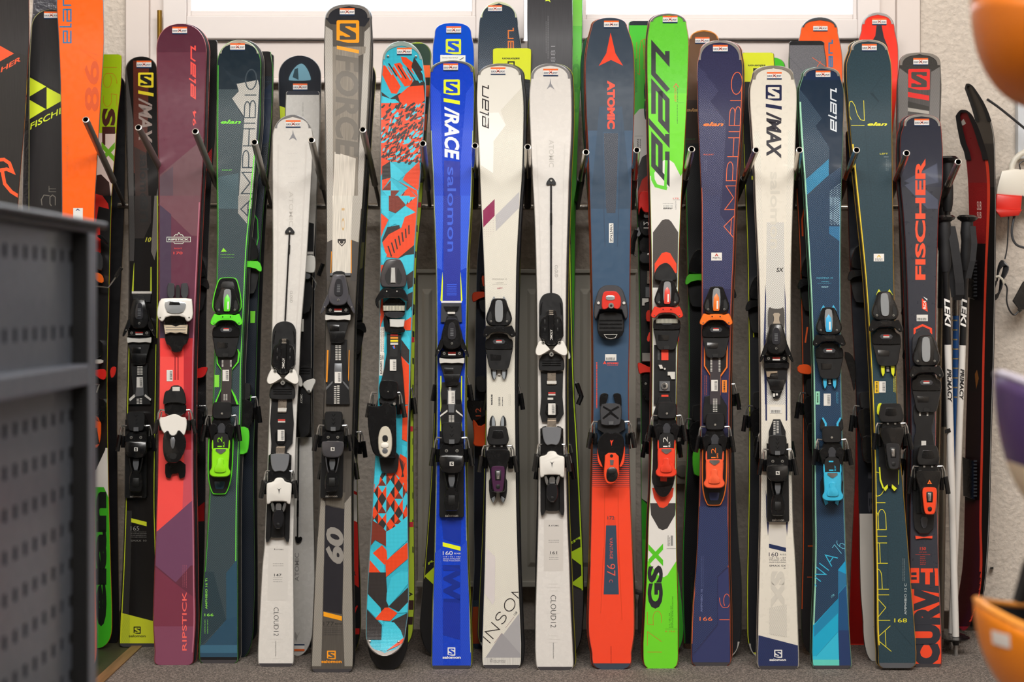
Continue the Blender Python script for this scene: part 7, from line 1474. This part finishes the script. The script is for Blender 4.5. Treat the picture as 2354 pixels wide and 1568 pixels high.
# ---- electric socket, cables and adapter on the wall
k=stand('plug_socket','white industrial wall socket with a red hinged mouth','socket',2322,470,4.40)
M=MB(k); M.ext([(2302,393),(2330,388),(2400,392),(2400,452),(2346,452),(2290,447),(2292,430)],-.03,.055,mat('#d9d3c6',.4),5); M.done('housing',k.root)
M=MB(k); M.ext([(2290,446),(2350,450),(2346,490),(2330,498),(2300,496),(2286,480)],-.02,.06,mat('#d6281c',.35,coat=.2),4); M.ext([(2274,472),(2284,462),(2292,464),(2290,492),(2284,488)],.0,.05,mat('#cf2a1f',.35),2); M.ext([(2282,478),(2350,482),(2342,496),(2300,500)],.03,.066,mat('#c42318',.35),3); M.C(2282,466,2,.05,.053,SV) if 0 else None; M.done('socket_mouth',k.root)
M=MB(k); M.tube([k.loc(x,y,.01) for x,y in ((2325,395),(2326,380),(2333,366),(2345,355),(2360,347))],.0085,mat('#c9c4b8',.45),12); M.done('conduit',k.root)
M=MB(k); M.box((.03,.135,-.045),(.06,1.2,-.02),mat('#c3c7cc',.5)); M.done('cable_duct',k.root)
def cable(label,pts,D,r,col,name='cable'):
    k=stand(name,label,'cable',*pts[-1][:2],D); M=MB(k)
    p=[Vector((x,y,0)) for x,y in pts]; q=[]
    for i in range(len(p)-1):
        a=p[max(0,i-1)]; b=p[i]; c=p[i+1]; d=p[min(len(p)-1,i+2)]
        for t in [j/5 for j in range(5)]: q.append(.5*((2*b)+(c-a)*t+(2*a-5*b+4*c-d)*t*t+(3*b-a-3*c+d)*t**3))
    q.append(p[-1]); M.tube([k.loc(v.x,v.y,0) for v in q],r,mat(col,.4),8); M.done('wire',k.root); return k
cable('stiff black cable end poking out of the wall above the socket',[(2269,228),(2300,250),(2354,294),(2380,316)],4.36,.0038,'#2a2a2c')
cable('grey cable looping below the red socket mouth',[(2372,420),(2352,445),(2334,490),(2326,535),(2336,562),(2362,571)],4.35,.0036,'#3a3b3e')
k=cable('thin black wire hanging from the socket to the bundled coil',[(2358,368),(2344,376),(2345,392),(2336,404),(2326,420),(2320,470),(2316,560),(2310,596)],4.35,.002,'#222224')
k=stand('coiled_cable','black wire bundled into a coil with a white tie','cable',2300,690,4.36)
for i in range(6):
    M=MB(k); ox=i*4.2-10; q=[]
    for j in range(25):
        t=j/24*6.2832; y=-math.cos(t); x=math.sin(t)*(11+i*1.2)*(.35+.65*abs(y)) ; q.append(k.loc(2297+ox*.35*(-y*.6+.4)+x-(y*12)*.9,644+y*(45-i*2)+0,.004*math.sin(t)+i*.003-.006))
    M.tube(q,.0024,mat('#1e1e20',.35,coat=.3),7); M.done('cable_loop',k.root)
M=MB(k); M.tube([k.loc(2286,637,.018),k.loc(2296,635,.022),k.loc(2304,642,.02),k.loc(2307,652,.012)],.0035,mat('#d5cfc0',.5),8); M.done('tie',k.root)
k=cable('thin black wire running from the coil to the black adapter',[(2306,648),(2315,662),(2314,690),(2320,712),(2331,724),(2341,716)],4.35,.0024,'#1f1f21')
k=stand('power_adapter','black brick power adapter cut off by the picture edge','adapter',2350,690,4.38)
M=MB(k); M.ext([(2327,692),(2352,646),(2385,668),(2362,712),(2342,712)],-.03,.03,BK,2); M.ext([(2338,712),(2350,700),(2356,708),(2344,720)],-.01,.01,BK,1); M.done('adapter_case',k.root)
k=stand('wall_hook','small black hook screwed to the wall beside the snowboards','hook',2279,1306,4.44)
M=MB(k); M.ext([(2276,1304),(2284,1303),(2284,1309),(2276,1309)],-.005,.02,BK,1); M.wire([(0,0,0)],.001,BK) if 0 else None; M.done('hook_body',k.root)
# ---- perforated metal cabinet in front
cab=bpy.data.objects.new('metal_cabinet',None); COL.objects.link(cab); XP=-.6115; XF=-.587; DN=1.35; DF=2.115
def cx(D,X): return X-.018*(DF-D)
cab.location=(XP-.3,1.7,0); tag(cab,'dark grey perforated metal cabinet with a black top standing in front of the skis','cabinet'); bpy.context.view_layer.update()
GP=mat('#5f6570',.35,.4,coat=.3); GFm=mat('#666b76',.35,.4,coat=.3); KT=mat('#0d0d0e',.4)
def cbox(M,D0,D1,xa,xb,z0,z1,m):
    i=len(M.v); M.v+=[Vector(c) for c in ((cx(D0,xa),D0,z0),(cx(D0,xb),D0,z0),(cx(D1,xb),D1,z0),(cx(D1,xa),D1,z0),(cx(D0,xa),D0,z1),(cx(D0,xb),D0,z1),(cx(D1,xb),D1,z1),(cx(D1,xa),D1,z1))]
    for f in ((0,3,2,1),(4,5,6,7),(0,1,5,4),(1,2,6,5),(2,3,7,6),(3,0,4,7)): M.f.append(tuple(i+q for q in f)); M.fm.append(M.mi(m))
def cz(y,D): return H+(HY-y)/F*D
M=MB(); cbox(M,DF,2.152,XP-.02,XF,0,1.056,GFm); under(M.done('corner_post',smooth=False,bevel=.003),cab)
M=MB(); cbox(M,DF-.006,DF-.0005,XP,XF-.001,.02,1.054,mat('#060607',.6)); under(M.done('post_shade_strip',smooth=False),cab)  # added black strip paints the shade on the post's inner face
M=MB(); cbox(M,DN-.04,DN,XP-.02,XF,0,1.056,GFm); under(M.done('corner_post',smooth=False,bevel=.003),cab)
M=MB(); cbox(M,DN-.02,2.17,XP-.55,XF-.004,1.056,1.066,KT); cbox(M,DN-.02,2.185,XP-.1,XF-.002,1.066,1.074,KT); M.tube([Vector((cx(DN,XF+.001),DN,1.069)),Vector((cx(2.187,XF+.001),2.187,1.069)),],.0055,mat('#0c0c0e',.3),10); under(M.done('cabinet_top',smooth=False,bevel=.003),cab)
M=MB(); cbox(M,DN,DF,XP-.01,XF,cz(882,2.15),cz(834,2.15),GFm); under(M.done('side_rail',smooth=False,bevel=.003),cab)
M=MB(); cbox(M,DN,2.15,XP-.5,XP-.47,.0,1.056,GFm); cbox(M,DN,DN+.01,XP-.5,XP-.02,0,1.056,GFm); cbox(M,2.14,2.15,XP-.5,XP-.02,0,1.056,GFm); cbox(M,DN,2.15,XP-.5,XP-.02,.05,.06,GFm); under(M.done('carcass',smooth=False),cab)
def perf(z0,z1,rows):
    M=MB(); m=M.mi(GP); ds=[DF-.003-.037*i for i in range(20)]; hw=.0062; hh=.0085
    D_=[DF]; 
    for d in ds: D_+= [d+hw-.0,d-hw]
    D_=sorted([DN]+[x-.008 for x in D_ if x!=DF and x-.008>DN+.01]+[DF]); Z=sorted([z0,z1]+[z for r in rows for z in (r-hh,r+hh)])
    nx,nz=len(D_),len(Z)
    for z in Z:
        for D in D_: M.v.append(Vector((cx(D,XP),D,z)))
    for j in range(nz-1):
        for i in range(nx-1):
            hole=(j%2==1) and (i%2==1) and i<nx-2+1 and (D_[i+1]-D_[i])<.014
            if not hole: q=j*nx+i; M.f.append((q,q+1,q+nx+1,q+nx)); M.fm.append(m)
    o=under(M.done('perforated_panel',smooth=False),cab); s=o.modifiers.new('thickness','SOLIDIFY'); s.thickness=.0015; s.offset=1
pz=.0514
perf(cz(834,2.15),1.056,[cz(590,2.112),cz(762,2.112)]); perf(.02,cz(882,2.15),[cz(954,2.112)-pz*i for i in range(15)])
# ---- helmets hanging upside down on a stand
def helmet(label,cxp,cyp,rx,ry,D,col,low=None,rot=0,liner=True,group='ski helmets at the picture edge'):
    k=stand('ski_helmet',label,'helmet',cxp,cyp,D,group); R=rx/F*D; Z=ry/F*D; m=mat(col,.4,coat=.3); m2=mat(low,.4) if low else m
    def dome(rs,zs,z0,mm,flip,lowm=None):
        M=MB(k); n=40; rings=14
        for j in range(rings+1):
            t=j/rings*math.pi/2; rr=math.cos(t)**.8; zz=-math.sin(t)
            for i in range(n):
                a=i/n*6.2832; M.v.append(Vector((R*rs*rr*math.cos(a),Z*zs*zz+z0+.012*math.cos(2*a)*(1-j/rings),R*1.18*rs*rr*math.sin(a))))
        for j in range(rings):
            for i in range(n):
                a=j*n+i; b=j*n+(i+1)%n; f=(a,a+n,b+n,b); M.f.append(f if not flip else f[::-1]); M.fm.append(M.mi(lowm if (lowm and j>rings*.38) else mm))
        return M
    o=dome(1,1,0,m,False,m2).done('shell',k.root); s=o.modifiers.new('thickness','SOLIDIFY'); s.thickness=.006; s.offset=0
    o=dome(.93,.9,0,mat('#1a1a1c',.8),True).done('liner',k.root)
    M=MB(k); q=[Vector((R*math.cos(a/36*6.2832),.012*math.cos(a/36*12.566)+.002,R*1.18*math.sin(a/36*6.2832))) for a in range(37)]; M.tube(q,.0045,mat('#b9b3c4',.25,coat=.5) if low else mat('#f09a3a',.3,coat=.4),8,cap=False); M.done('rim',k.root)
    if liner:
        M=MB(k); q=[]
        for s_ in (-1,1):
            M.v_=0; i0=len(M.v); a0=1.9; pts=[(-.25,0),(-.1,.05),(.12,.075),(.34,.05),(.5,0)]
            for x,z in pts: M.v+=[Vector((R*.9*math.cos(1.57+s_*(.2+0))*1+R*x,z,s_*R*1.02)),Vector((R*x,z,s_*R*.95))]
            for j in range(len(pts)-1): M.f.append((i0+2*j,i0+2*j+1,i0+2*j+3,i0+2*j+2)); M.fm.append(M.mi(mat('#151517',.7)))
        e=M.done('ear_pad',k.root,smooth=False); s=e.modifiers.new('thickness','SOLIDIFY'); s.thickness=.014
    return k,R
helmet('orange ski helmet bowl hanging at the upper picture corner',2410,18,164,222,1.9,'#d9720c')
helmet('purple and cream ski helmet bowl at the picture edge',2440,884,140,300,1.9,'#4b3566','#e6d3b8')
k,R=helmet('orange ski helmet bowl with a white sticker near the lower picture corner',2420,1412,166,215,1.9,'#f58a12')
M=MB(k); q=[]
for j in range(5):
    for i in range(5):
        a=math.pi+ .33+ i/4*.30; t=.10+j/4*.15; rr=math.cos(t)**.8*1.035; M.v.append(Vector((R*rr*math.cos(a),-(215/F*1.9)*math.sin(t)*1.0,-R*1.18*rr*math.sin(a))))
for j in range(4):
    for i in range(4): q=j*5+i; M.f.append((q,q+5,q+6,q+1)); M.fm.append(M.mi(mat('#e9e2dc',.5)))
M.done('sticker',k.root)
k=stand('helmet_stand','upright steel stand carrying the ski helmets beyond the picture edge','stand',2620,784,1.9)
M=MB(k); z=-k.B.z; M.tube([Vector((0,z+.01,0)),Vector((0,1.15,0))],.014,ST2,12); M.tube([Vector((0,z,0)),Vector((0,z+.012,0))],.18,ST2,24); M.done('upright',k.root)
for y in (18,884,1412):
    M=MB(k); hz=(784-y)/F*1.9; cxx=(2430-2620)/F*1.9; M.tube([Vector((0,hz+.10,0)),Vector((cxx,hz+.10,0)),Vector((cxx,hz-.09,0))],.005,ST2,8); M.done('hook_arm',k.root)
